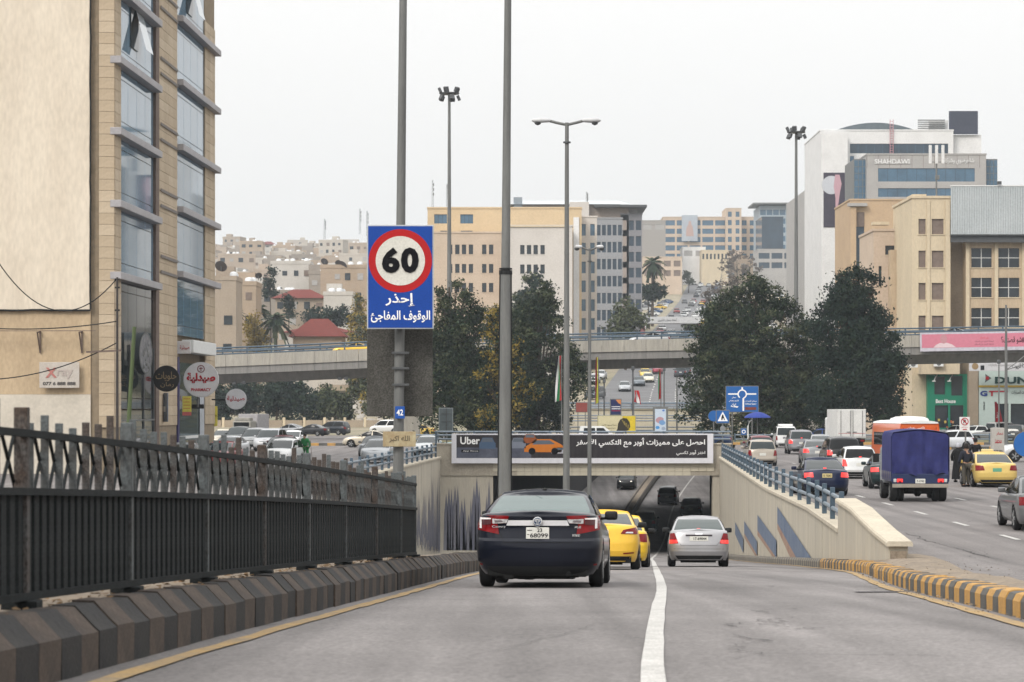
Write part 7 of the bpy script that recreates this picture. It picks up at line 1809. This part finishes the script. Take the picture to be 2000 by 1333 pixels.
for d in list(np.arange(600, 1750, 44)):
    px = 300 + hr.uniform(0, 40)
    while px < 905:
        dd = d + hr.uniform(-22, 22); w = hr.uniform(8, 16); h = hr.uniform(8, 14) + (4 if hr.random() < .2 else 0); X_ = wx(px, dd) + w / 2
        i = hr.randrange(6); red = hr.random() < .06
        if not (d < 700 and 500 < px < 720):
            fl_ = max(2, int(h / 3.6)); sz_ = 'narrow' if w < 12 else 'broad' if w > 16 else 'mid-sized'; st_ = {2: 'two', 3: 'three', 4: 'four', 5: 'five'}[fl_]
            t = house(('%s %s-storey %s flat-roofed house in the crowded hillside town' % (sz_, st_, HN[i])) if not red else '%s %s-storey %s house with red tiled roof in the hillside town' % (sz_, st_, HN[i]), X_, dd, w, hr.uniform(8, 13), h, HW[i], max(3, int(w / 3)), max(2, int(h / 3.3)), 'houses of the hillside town', roof=2.2 if red else None, rz=hr.uniform(-.25, .25))
            if not red and hr.random() < .7: tanks(X_, dd, t.location.z + h, w, hr.choice((1, 2, 3, 4)))
        px += w * F / dd + hr.uniform(0, 18)
for d, p0, p1 in ((950, 1000, 1290), (1150, 1240, 1640), (1250, 1230, 1700), (640, 1960, 2120), (760, 1900, 2150), (1020, 1420, 1620)):
    px = p0
    while px < p1:
        w = hr.uniform(12, 22); h = hr.uniform(9, 16); i = hr.randrange(6); house('%s flat-roofed house on the skyline beyond the hill road' % HN[i], wx(px, d) + w / 2, d, w, 10, h, HW[i], max(2, int(w / 4)), max(2, int(h / 3.6)), 'houses beyond the hill road'); px += w * F / d + hr.uniform(3, 30)
dish_m = MB().lathe([(.02, .28), (.5, .22), (.85, .1), (1.1, -.08)], 'y', 16).mesh('dish', 60)
for px_, py_, d, r_, lb in ((432, 522, 430, 1.0, 'large dark satellite dish on the roof of the sandy stone house'), (505, 540, 455, .6, 'small dark dish on the tan stone house'), (634, 510, 618, .9, 'dark tilted dish on the grey balcony wing'), (668, 518, 560, 1.1, 'big dark dish on the tan apartment roof'), (660, 512, 620, .7, 'dark dish behind the tan apartment roof')):
    t = thing('satellite_dish', lb, 'dish', at(px_, py_ + 8, d), R(hr.uniform(-30, 30))); o = put(dish_m, 'reflector', mat('dish_dark', (.07, .06, .06), .6), t, (0, 0, .9), (R(35), 0, 0)); o.scale = (r_, r_, r_); MB().cyl((0, 0, 0), (0, 0, .9), .07).build('stand', M_metal_d, t)
for px_, y0_, y1_, d, lb in ((845, 352, 408, 458, 'thin lattice antenna on the ochre block beside the mast'), (873, 360, 408, 470, 'slim antenna hidden partly by the floodlight mast'), (703, 408, 452, 1500, 'lattice antenna on the hillside skyline'), (717, 412, 455, 1520, 'second lattice antenna on the hillside skyline'), (634, 428, 462, 1500, 'short antenna on the crowded skyline'), (1146, 375, 405, 560, 'small rooftop antenna on the shed')):
    t = thing('antenna_mast', lb, 'antenna', at(px_, y1_ + 6, d)); h = (y1_ - y0_ + 6) * d / F; w = .16 * d / 450; b = MB()
    for sx in (-1, 1): b.bar((sx * w, 0, 0), (sx * w * .4, 0, h), .05 * d / 450)
    for k in range(10): b.bar((-w, 0, h * k / 10), (w * .8, 0, h * (k + 1) / 10), .04 * d / 450)
    b.build('lattice', M_metal_d, t)
    for k in range(3): MB().cbox((w, 0, h * (.55 + .15 * k)), (.2 * d / 450, .2, .5 * d / 450), .03).build('panel_antenna', M_metal, t)
# garden wall beyond the oncoming queue
t = thing('garden_wall', 'low stone garden wall with square pillars in front of the dark bushes', 'wall', (wx(395, 388), 388, 0))
for k in range(9): MB().box(k * 3.2 + .2, k * 3.2 + 3.0, 0, .3, 0, 1.5).build('wall_panel', M_b3, t); MB().cbox((k * 3.2 + .1, .15, .95), (.4, .45, 1.95), .04).build('pillar', M_b2, t)
t = thing('broken_wall', 'ruined pale stone wall stub by the end of the garden wall', 'wall', (wx(688, 392), 392, 0)); b = MB()
for k in range(40): b.cbox((random.uniform(0, 4.5), random.uniform(0, .5), random.uniform(0, 1) * 4.2 * random.random() + .3), (random.uniform(.5, 1.1), .6, random.uniform(.4, .7)), .08)
b.build('rubble_stones', M_wst, t)
t = thing('house', 'white house with dark window just under the flyover', 'house', (wx(650, 420), 420, 0)); MB().box(-7, 7, 0, 8, 0, 9.0).build('wall', HW[2], t); MB().box(-1.5, 2.5, -.05, .1, 3.2, 6).build('window', M_win, t); MB().box(-2.2, 4, -1.2, 0, 6.4, 7.4).build('balcony', M_b3, t)
# ------------------------------------------------------------------ trees and shrubs
def leaf_mesh(name, pts, size, seed, elong=1.5, droop=0):
    """one small quad per leaf tuft"""
    rg = np.random.default_rng(seed); n = len(pts); pts = np.asarray(pts)
    a = rg.normal(size=(n, 3)); a /= np.linalg.norm(a, axis=1)[:, None]
    b = rg.normal(size=(n, 3)); b -= (b * a).sum(1)[:, None] * a; b /= np.linalg.norm(b, axis=1)[:, None]
    s = size * rg.uniform(.6, 1.35, n)[:, None]
    v = np.stack([pts - a * s * elong * .5, pts + b * s * .42, pts + a * s * elong * .5, pts - b * s * .42], 1).reshape(-1, 3)
    me = bpy.data.meshes.new(name); me.vertices.add(n * 4); me.vertices.foreach_set('co', v.ravel())
    me.loops.add(n * 4); me.loops.foreach_set('vertex_index', np.arange(n * 4)); me.polygons.add(n); me.polygons.foreach_set('loop_start', np.arange(n) * 4)
    me.update(calc_edges=True); return me
def crown_pts(blobs, n, seed, clump=.5, per=34, shell=.55):
    """leaf tufts gathered in clumps spread through ellipsoids (cx, cy, cz, rx, ry, rz)"""
    rg = np.random.default_rng(seed); vol = np.array([b[3] * b[5] for b in blobs]); out = []
    for bl_, k in zip(blobs, (vol / vol.sum() * n / per).astype(int) + 1):
        d = rg.normal(size=(k, 3)); d /= np.linalg.norm(d, axis=1)[:, None]; r = rg.uniform(shell ** 3, 1.08, k) ** (1 / 3)
        c = d * r[:, None] * np.array(bl_[3:6]) + np.array(bl_[:3])
        for q in c: out.append(q + rg.normal(size=(per, 3)) * clump * rg.uniform(.6, 1.3) * np.array([1, 1, .72]))
    return np.concatenate(out)
def leafmat(name, c1, c2, sc=.6):
    m = mat(name, c1, .65, col2=c2, scale=sc, fine=.22, spec=.04); return m
M_lf1 = leafmat('leaf_dark', (.042, .062, .036), (.011, .019, .013)); M_lf2 = leafmat('leaf_olive_lit', (.115, .128, .068), (.040, .052, .032)); M_lfy = leafmat('leaf_yellow', (.30, .215, .045), (.17, .135, .04)); M_lfb = leafmat('leaf_bluish', (.034, .056, .042), (.010, .018, .015)); M_lfbr = leafmat('leaf_brown_bare', (.13, .105, .085), (.085, .07, .06))  # the olive tone also paints highlights onto the dark crowns
M_bark = mat('bark', (.085, .066, .05), .9, scale=3, fine=.2, bump=.5)
def tree(label, X_, d, z, blobs, n, leaf, m, seed, trunk_h, tr=.25, clump=.5, m2=None, name='tree', fringe=4, group=None, per=34):
    t = thing(name, label, 'tree', (X_, d, z), 0, group); rg = random.Random(seed)
    b = MB(); topz = max(q[2] for q in blobs)
    b.tube([(0, 0, -.3), (rg.uniform(-.1, .1), 0, trunk_h * .5), (rg.uniform(-.2, .2), rg.uniform(-.2, .2), trunk_h), (rg.uniform(-.3, .3), 0, topz)], [tr * 1.2, tr, tr * .8, tr * .25], 8)
    for q in blobs:
        b.tube([(0, 0, trunk_h * rg.uniform(.5, 1.0)), (q[0] * .5, q[1] * .5, q[2] * .75), (q[0], q[1], q[2])], [tr * .45, tr * .3, tr * .1], 6)
        for _ in range(3): b.tube([(q[0] * .6, q[1] * .6, q[2] * .85), (q[0] + rg.uniform(-.7, .7) * q[3], q[1] + rg.uniform(-.7, .7) * q[4], q[2] + rg.uniform(-.2, .7) * q[5])], [tr * .2, tr * .05], 5)
    b.build('trunk', M_bark, t, smooth=60)
    extra = []
    for q in blobs:
        for _ in range(fringe):
            v = Vector((rg.gauss(0, 1), rg.gauss(0, 1), rg.gauss(.25, 1))).normalized(); k = rg.uniform(.25, .45)
            extra.append((q[0] + v.x * q[3] * 1.0, q[1] + v.y * q[4], q[2] + v.z * q[5] * 1.0, q[3] * k, q[4] * k, q[5] * k * 1.2))
    blobs = [(q[0], q[1], q[2], q[3] * .92, q[4] * .92, q[5] * .92) for q in blobs] + extra
    pts = crown_pts(blobs, n, seed, clump, per); put(leaf_mesh('crown', pts, leaf, seed), 'crown', m, t)
    if m2: pts = crown_pts([(q[0], q[1] - .2, q[2] + q[5] * .1, q[3] * 1.02, q[4] * 1.02, q[5] * 1.02) for q in blobs], int(n / 2.6), seed + 99, clump * .8, per); put(leaf_mesh('crown', pts, leaf, seed + 5), 'crown', m2, t)  # second crown, set higher and nearer: painted highlights and tip colour
    return t
def blobs_px(d, lst, z=0.0, X0=0.0):
    """ellipsoids (px, py, rx px, ry px) at distance d, relative to the tree's foot"""
    s = d / F; out = []
    for i, (px, py, rx, ry) in enumerate(lst): out.append((wx(px, d) - X0, random.Random(i + px).uniform(-.35, .35) * rx * s, wz(py, d) - z, rx * s, rx * s * .9, ry * s))
    return out
def tiers(seed, prof, n, rr=(.20, .34), squash=1.25):
    """ragged crown: many small overlapping boughs inside an outline prof = [(py, left px, right px)]"""
    rg = random.Random(seed); ys = [p[0] for p in prof]; out = []
    for k in range(n):
        py = ys[0] + (ys[-1] - ys[0]) * (k + rg.random()) / n; l_ = float(np.interp(py, ys, [p[1] for p in prof])); r_ = float(np.interp(py, ys, [p[2] for p in prof])); w = r_ - l_
        u = rg.betavariate(.75, .75); r = max(7, w * rg.uniform(*rr) * (1.0 if .2 < u < .8 else .62))
        out.append((l_ + w * u, py, r, r * squash * rg.uniform(.7, 1.1)))
    return out
def big_tree(label, px, d, prof, nb, n, m, m2, seed, leaf=.21):
    X0 = wx(px, d); return tree(label, X0, d, .1, blobs_px(d, tiers(seed, prof, nb), .1, X0), n, leaf, m, seed, 3.2, .32, .42, m2, per=46, fringe=1)
big_tree('broad dark leafy tree standing beside the floodlight mast', 880, 246, [(560, 868, 896), (600, 845, 925), (640, 838, 950), (700, 825, 955), (770, 822, 968), (835, 828, 975)], 34, 30000, M_lf1, M_lf2, 1)
big_tree('tree with a yellowing autumn crown in front of the thick lamp mast', 985, 243, [(598, 955, 972), (640, 945, 990), (690, 945, 1018), (760, 930, 1030), (835, 930, 1035)], 18, 11000, M_lf1, M_lfy, 2)
big_tree('dark tree with a rounded top between the thick mast and double lamp', 1050, 250, [(568, 1018, 1068), (600, 1005, 1085), (660, 998, 1098), (720, 1000, 1118), (780, 995, 1132), (835, 1000, 1128)], 30, 22000, M_lf1, M_lf2, 3)
big_tree('tall broad green tree on the island beside the direction sign', 1480, 246, [(545, 1450, 1476), (575, 1425, 1530), (620, 1402, 1556), (665, 1372, 1572), (700, 1352, 1580), (750, 1378, 1584), (800, 1352, 1588), (840, 1390, 1580)], 52, 46000, M_lf1, M_lf2, 4)
big_tree('taller narrow dark tree next to the white box lorry', 1662, 238, [(530, 1655, 1690), (560, 1628, 1712), (610, 1602, 1732), (660, 1590, 1730), (700, 1604, 1748), (760, 1594, 1745), (810, 1606, 1742), (835, 1625, 1725)], 44, 38000, M_lfb, M_lf1, 5)
for i, (lb, px_, d, ll, n, lf, m_, m2) in enumerate((
        ('grey green tree in front of the white stone wing', 1037, 425, [(1040, 575, 34, 30), (1015, 605, 30, 30), (1060, 610, 30, 34), (1035, 640, 46, 30)], 4200, .42, M_lfb, M_lf2),
        ('pale olive tree at the roadside before the slate tower', 1222, 420, [(1222, 625, 26, 34), (1205, 645, 18, 22), (1240, 640, 18, 24)], 2200, .4, M_lf2, M_lf2),
        ('dark bushes spreading behind the garden wall by the small white sign', 448, 396, [(440, 775, 40, 34), (470, 790, 36, 34), (420, 800, 30, 30)], 5000, .36, M_lfb, M_lf1),
        ('wide dark round bush behind the garden wall', 540, 396, [(520, 780, 38, 36), (560, 775, 42, 36), (595, 790, 36, 32), (620, 800, 24, 24)], 7000, .36, M_lfb, M_lf1),
        ('olive bush at the end of the garden wall', 655, 394, [(650, 790, 24, 30), (672, 800, 20, 26)], 2200, .36, M_lf2, M_lf1),
        ('bushy tree under the flyover behind the speed sign', 740, 394, [(730, 770, 30, 40), (765, 780, 30, 40), (800, 790, 32, 36), (700, 745, 22, 40)], 5000, .38, M_lf2, M_lfy),
        ('slim yellow autumn tree above the flyover beside the palms', 500, 452, [(500, 655, 16, 28), (503, 685, 18, 28), (496, 630, 9, 16)], 2000, .36, M_lfy, M_lfy),
        ('tall yellow poplar behind the flyover taxi', 703, 458, [(703, 640, 20, 34), (706, 675, 22, 32), (700, 605, 10, 22)], 2600, .36, M_lfy, M_lf2),
        ('thin bare pale poplar behind the yellow autumn tree', 482, 470, [(483, 640, 9, 40), (478, 670, 8, 30)], 500, .36, M_lfbr, M_lfbr),
        ('dark green bushes below the blank white gable', 630, 500, [(612, 625, 20, 18), (640, 622, 24, 18), (668, 622, 22, 18)], 3600, .42, M_lfb, M_lfb),
        ('dark cypress in front of the white hillside apartments', 528, 560, [(528, 548, 8, 18), (528, 568, 10, 16)], 900, .4, M_lfb, M_lfb),
        ('narrow cypress beside the dark red villa roof', 564, 540, [(564, 590, 6, 18), (565, 604, 7, 12)], 700, .4, M_lfb, M_lfb),
        ('dark tree clump at the foot of the slate tower', 1268, 620, [(1262, 570, 14, 16), (1282, 572, 16, 15)], 1500, .5, M_lfb, M_lf1),
        ('round tree on the bend of the hill road', 1345, 940, [(1345, 545, 11, 11)], 700, .5, M_lf2, M_lf2),
        ('bare grey-brown trees on the median near the top of the hill road', 1440, 930, [(1440, 508, 26, 20), (1425, 530, 20, 18), (1465, 525, 20, 18)], 1600, .5, M_lfbr, M_lfbr),
        ('bare brownish trees lower down the hill road median', 1408, 620, [(1395, 590, 22, 26), (1420, 570, 24, 26), (1400, 625, 20, 24)], 1700, .45, M_lfbr, M_lfbr),
        ('grey green street tree beside the footbridge', 1352, 560, [(1352, 640, 14, 14)], 600, .45, M_lf2, M_lfbr))):
    X0 = wx(px_, d); z = zt(X0, d); tree(lb, X0, d, z, blobs_px(d, ll, z, X0), n, lf, m_, 30 + i, max(1.0, (wz(ll[0][1], d) - z) * .4), .2, .55, m2 if m2 is not m_ else None, name='shrub' if 'bush' in lb else 'tree')
# palms
def palm(label, px, py, d, r, seed, ybase):
    X0 = wx(px, d); z = min(zt(X0, d), wz(ybase, d)); t = thing('palm_tree', label, 'palm', (X0, d, z)); H_ = wz(py, d) - z; rg = random.Random(seed)
    MB().tube([(0, 0, 0), (.1, 0, H_ * .5), (0, 0, H_)], [.4, .32, .3], 8).build('trunk', M_bark, t, smooth=60)
    fm = []
    for k in range(46):
        a = rg.uniform(0, 2 * math.pi); el = rg.uniform(-.9, 1.3); ln = r * rg.uniform(.8, 1.1); b = MB(); dx, dy = math.cos(a), math.sin(a); mid = []
        for j in range(6):
            u = j / 5; mid.append(Vector((dx * ln * u * math.cos(el * .8), dy * ln * u * math.cos(el * .8), H_ + ln * (u * math.sin(el) - .55 * u * u))))
        for j in range(5):
            w0 = .34 * math.sin(math.pi * min(1, .15 + j / 5.5)) * r / 2; p, q = mid[j], mid[j + 1]; sd_ = Vector((-dy, dx, 0)) * w0
            b.add([p - sd_ * .8 - Vector((0, 0, w0 * .3)), p, q, q - sd_ - Vector((0, 0, w0 * .4))], [(0, 1, 2, 3)]); b.add([p, p + sd_ * .8 - Vector((0, 0, w0 * .3)), q + sd_ - Vector((0, 0, w0 * .4)), q], [(0, 1, 2, 3)])
        b.build('frond', M_lf1 if rg.random() < .7 else M_lf2, t)
    return t
palm('full green palm with drooping fronds above the flyover rail', 538, 625, 448, 3.6, 1, 690); palm('taller palm behind the yellow autumn tree', 505, 604, 468, 2.6, 2, 690); palm('small palm half hidden by the tan stone house', 460, 612, 446, 2.2, 3, 690); palm('dusty palm beside the low brown shop', 1274, 513, 640, 4.0, 4, 570)

# ------------------------------------------------------------------ traffic up the hill
def hill_car(px, d, kd, col, rz, label):
    X_ = wx(px, d); z = ZC(d) + .08 if abs(X_ - XC(d)) < 7 else zt(X_, d) + .02
    return build_car(kd, label, col, (X_, d, z), rz, pitch=math.atan(.055) * (1 if abs(rz) < 1.5 else -1))
hill_car(1220, 358, 'sedan', (.36, .38, .40), R(178), 'silver car coming down the hill road under the flyover'); hill_car(1248, 372, 'sedan', (.12, .14, .16), R(178), 'dark grey car following the silver one down the hill'); hill_car(1266, 382, 'sedan', (.58, .56, .46), R(178), 'cream taxi coming down the hill road beside the red car'); hill_car(1260, 396, 'sedan', (.62, .45, .10), R(178), 'yellow taxi just behind the cream taxi'); hill_car(1284, 408, 'hatch', (.22, .02, .04), R(178), 'dark red car partly hidden by the hanging flag'); hill_car(1328, 398, 'suv', (.05, .06, .075), R(-2), 'dark car driving uphill beneath the flyover'); hill_car(1338, 402, 'suv', (.07, .08, .10), R(-2), 'dark van beside the dark uphill car')
hill_car(1160, 380, 'sedan', (.55, .56, .57), R(172), 'white car parked on the slope behind the flags'); hill_car(1173, 392, 'sedan', (.45, .46, .47), R(172), 'silver car parked higher on the slope behind the flags'); hill_car(1162, 330, 'suv', (.05, .06, .07), R(160), 'dark car waiting behind the brown road sign')
# distant cars: body and glass only
bm_ = MB(); prof = [(-2.2, .25), (-2.25, .7), (-2.1, .92), (-1.4, .98), (1.0, .92), (1.9, .8), (2.2, .6), (2.2, .25)]; bm_.prism(prof, -.85, .85, 'yz'); bm_.add([(-.74, -.9, 1.44), (.74, -.9, 1.44), (.74, .35, 1.44), (-.74, .35, 1.44), (-.78, -1.0, 1.36), (.78, -1.0, 1.36), (.78, .45, 1.36), (-.78, .45, 1.36)], [(0, 1, 2, 3), (0, 4, 5, 1), (1, 5, 6, 2), (2, 6, 7, 3), (3, 7, 4, 0)]); far_body = bm_.mesh('body')
g_ = MB(); g_.add([(-.84, -1.6, .95), (.84, -1.6, .95), (.84, 1.1, .90), (-.84, 1.1, .90), (-.74, -.96, 1.37), (.74, -.96, 1.37), (.74, .42, 1.37), (-.74, .42, 1.37)], [(0, 1, 5, 4), (1, 2, 6, 5), (2, 3, 7, 6), (3, 0, 4, 7)]); far_glass = g_.mesh('windows')
w_ = MB()
wm_ = MB().lathe([(.31, -.1), (.31, .1)], 'x', 12).mesh('wheel')
FC = [('white', CW), ('silver', (.40, .41, .42)), ('dark grey', (.08, .085, .09)), ('black', CB), ('blue', (.03, .07, .16)), ('red', (.22, .03, .03)), ('yellow', (.62, .42, .08))]
fr = random.Random(4)
def far_car(X_, d, z, rz, where, grp):
    nm, col = fr.choices(FC, (6, 5, 3, 2, 1, 1, 1))[0]
    t = thing('car', '%s car %s' % (nm, where), 'car', (X_, d, z), rz, grp); put(far_body, 'body', paint(col), t); put(far_glass, 'windows', M_glassd, t)
    for sx in (-1, 1):
        for y in (-1.3, 1.35): put(wm_, 'wheel', M_tyre, t, (sx * .78, y, .31))
for d in np.arange(440, 1080, 21):
    for off in (-4.6, -1.6, 1.8, 5.0):
        if fr.random() < .62: q = d + fr.uniform(-8, 8); far_car(XC(q) + off, q, ZC(q) + .07, R(180) if off < 0 else 0, 'driving far up the hill road', 'cars far up the hill road')
for d in np.arange(450, 860, 11):
    if fr.random() < .8: q = d; X_ = XC(q) - 10.5 - fr.uniform(0, 1); far_car(X_, q, zt(X_, q) + .02, R(fr.uniform(40, 75)), 'parked in the bay along the hill road', 'cars parked along the hill road')
    if fr.random() < .5: q = d; X_ = XC(q) - 15.5 - fr.uniform(0, 3); far_car(X_, q, zt(X_, q) + .02, R(fr.uniform(40, 75)), 'parked in the bay along the hill road', 'cars parked along the hill road')
for d in np.arange(560, 930, 15):
    for off in (17, 23, 29):
        if fr.random() < .75: X_ = XC(d) + off + fr.uniform(-1, 1); far_car(X_, d, zt(X_, d) + .02, R(fr.uniform(-30, 30)), 'in the crowded car park below the glass offices', 'cars in the hillside car park')
# lamps along the hill road median
for i, d in enumerate(np.arange(430, 1000, 46)):
    X_ = XC(d) + 7.2; t = thing('street_lamp', 'slender curved street lamp along the hill road', 'street lamp', (X_, d, ZC(d)), 0, 'street lamps along the hill road')
    MB().tube([(0, 0, 0), (0, 0, 6), (.5, 0, 8), (1.6, 0, 9), (2.8, 0, 9.3)], [.12, .09, .07, .06, .05], 6).build('pole', M_metal, t); MB().cbox((3.1, 0, 9.28), (.9, .3, .16), .05).build('lamp_head', M_wpn, t)
# dry leaves, stones and litter on the median, the island and in the gutter
lit = random.Random(8); b = MB()
for _ in range(900):
    d = lit.uniform(8, 44); x = LK(d) - lit.uniform(.22, 1.0); z = zr(d) + .385; s = lit.uniform(.012, .04); a = lit.uniform(0, 6.28)
    b.add([(x + math.cos(a + q) * s, d + math.sin(a + q) * s, z + lit.uniform(.002, .025)) for q in (0, 1.57, 3.14, 4.71)], [(0, 1, 2, 3)])
o = b.build('litter', mat('dry_leaf', (.22, .13, .06), .9, col2=(.10, .075, .05), scale=20)); o['kind'] = 'stuff'
b = MB()
for _ in range(420):
    d = lit.uniform(21, 52); x = (KR(d) - abs(lit.gauss(0, .12)) - .02) if lit.random() < .6 else KR(d) + lit.uniform(.3, 1.6); z = zr(d) + (.012 if x < KR(d) else .26); s = lit.uniform(.01, .028)
    b.add([(x + lit.uniform(-1, 1) * s, d + lit.uniform(-1, 1) * s, z + lit.uniform(0, 1) * s) for q in range(4)], [(0, 1, 2), (0, 2, 3), (1, 2, 3), (0, 1, 3)])
o = b.build('gravel', M_dirt); o['kind'] = 'stuff'

# cracks in the ramp and the street: thin dark ragged fissures
M_crack = mat('crack_fill', (.045, .042, .042), .95)
ck = random.Random(12)
def crack(px0, py0, px1, py1, fz, w, wander=.12, n=26):
    def hit(px, py):
        lo, hi = 8.0, 140.0
        for _ in range(40):
            m_ = (lo + hi) / 2
            if HZ + F * (EYE - fz(m_)) / m_ > py: lo = m_
            else: hi = m_
        return wx(px, lo), lo
    (xa, da), (xb, db) = hit(px0, py0), hit(px1, py1); b = MB(); rows = []; off = 0
    for k in range(n + 1):
        u = k / n; off += ck.uniform(-wander, wander); x = xa + (xb - xa) * u + off * math.sin(math.pi * u); d = da + (db - da) * u + ck.uniform(-.06, .06); ww = w * ck.uniform(.35, 1.2) * math.sin(math.pi * min(1, u * .9 + .08))
        rows.append([(x - ww / 2, d - ww * .6, fz(d) + .011), (x + ww / 2, d + ww * .6, fz(d) + .011)])
    b.grid(rows); struct(b.build('road_crack', M_crack))
for a in ((1560, 1188, 1592, 1204), (1512, 1208, 1530, 1230), (1450, 1228, 1512, 1216), (1520, 1232, 1552, 1228), (1435, 1262, 1470, 1240), (1430, 1290, 1445, 1255), (1530, 1222, 1560, 1205)): crack(*a, zr, .016)
crack(900, 1290, 1180, 1215, zr, .012, .03)
for a in ((1765, 1040, 1860, 1070), (1860, 1070, 1960, 1095), (1690, 960, 1790, 985)): crack(*a, ZS, .04, .10)
# ------------------------------------------------------------------ winter haze
hz = MB().box(-1700, 1750, -60, 4400, -16, 190).build('haze', None); hz['kind'] = 'stuff'
hm = bpy.data.materials.new('haze'); hm.use_nodes = True; hn, hl = hm.node_tree.nodes, hm.node_tree.links; hn.clear()
ho = hn.new('ShaderNodeOutputMaterial'); hv = hn.new('ShaderNodeVolumePrincipled'); hv.inputs['Color'].default_value = (.80, .885, .98, 1); hv.inputs['Density'].default_value = .00014; hv.inputs['Anisotropy'].default_value = .0
hl.new(hv.outputs[0], ho.inputs['Volume']); hz.material_slots[0].material = hm
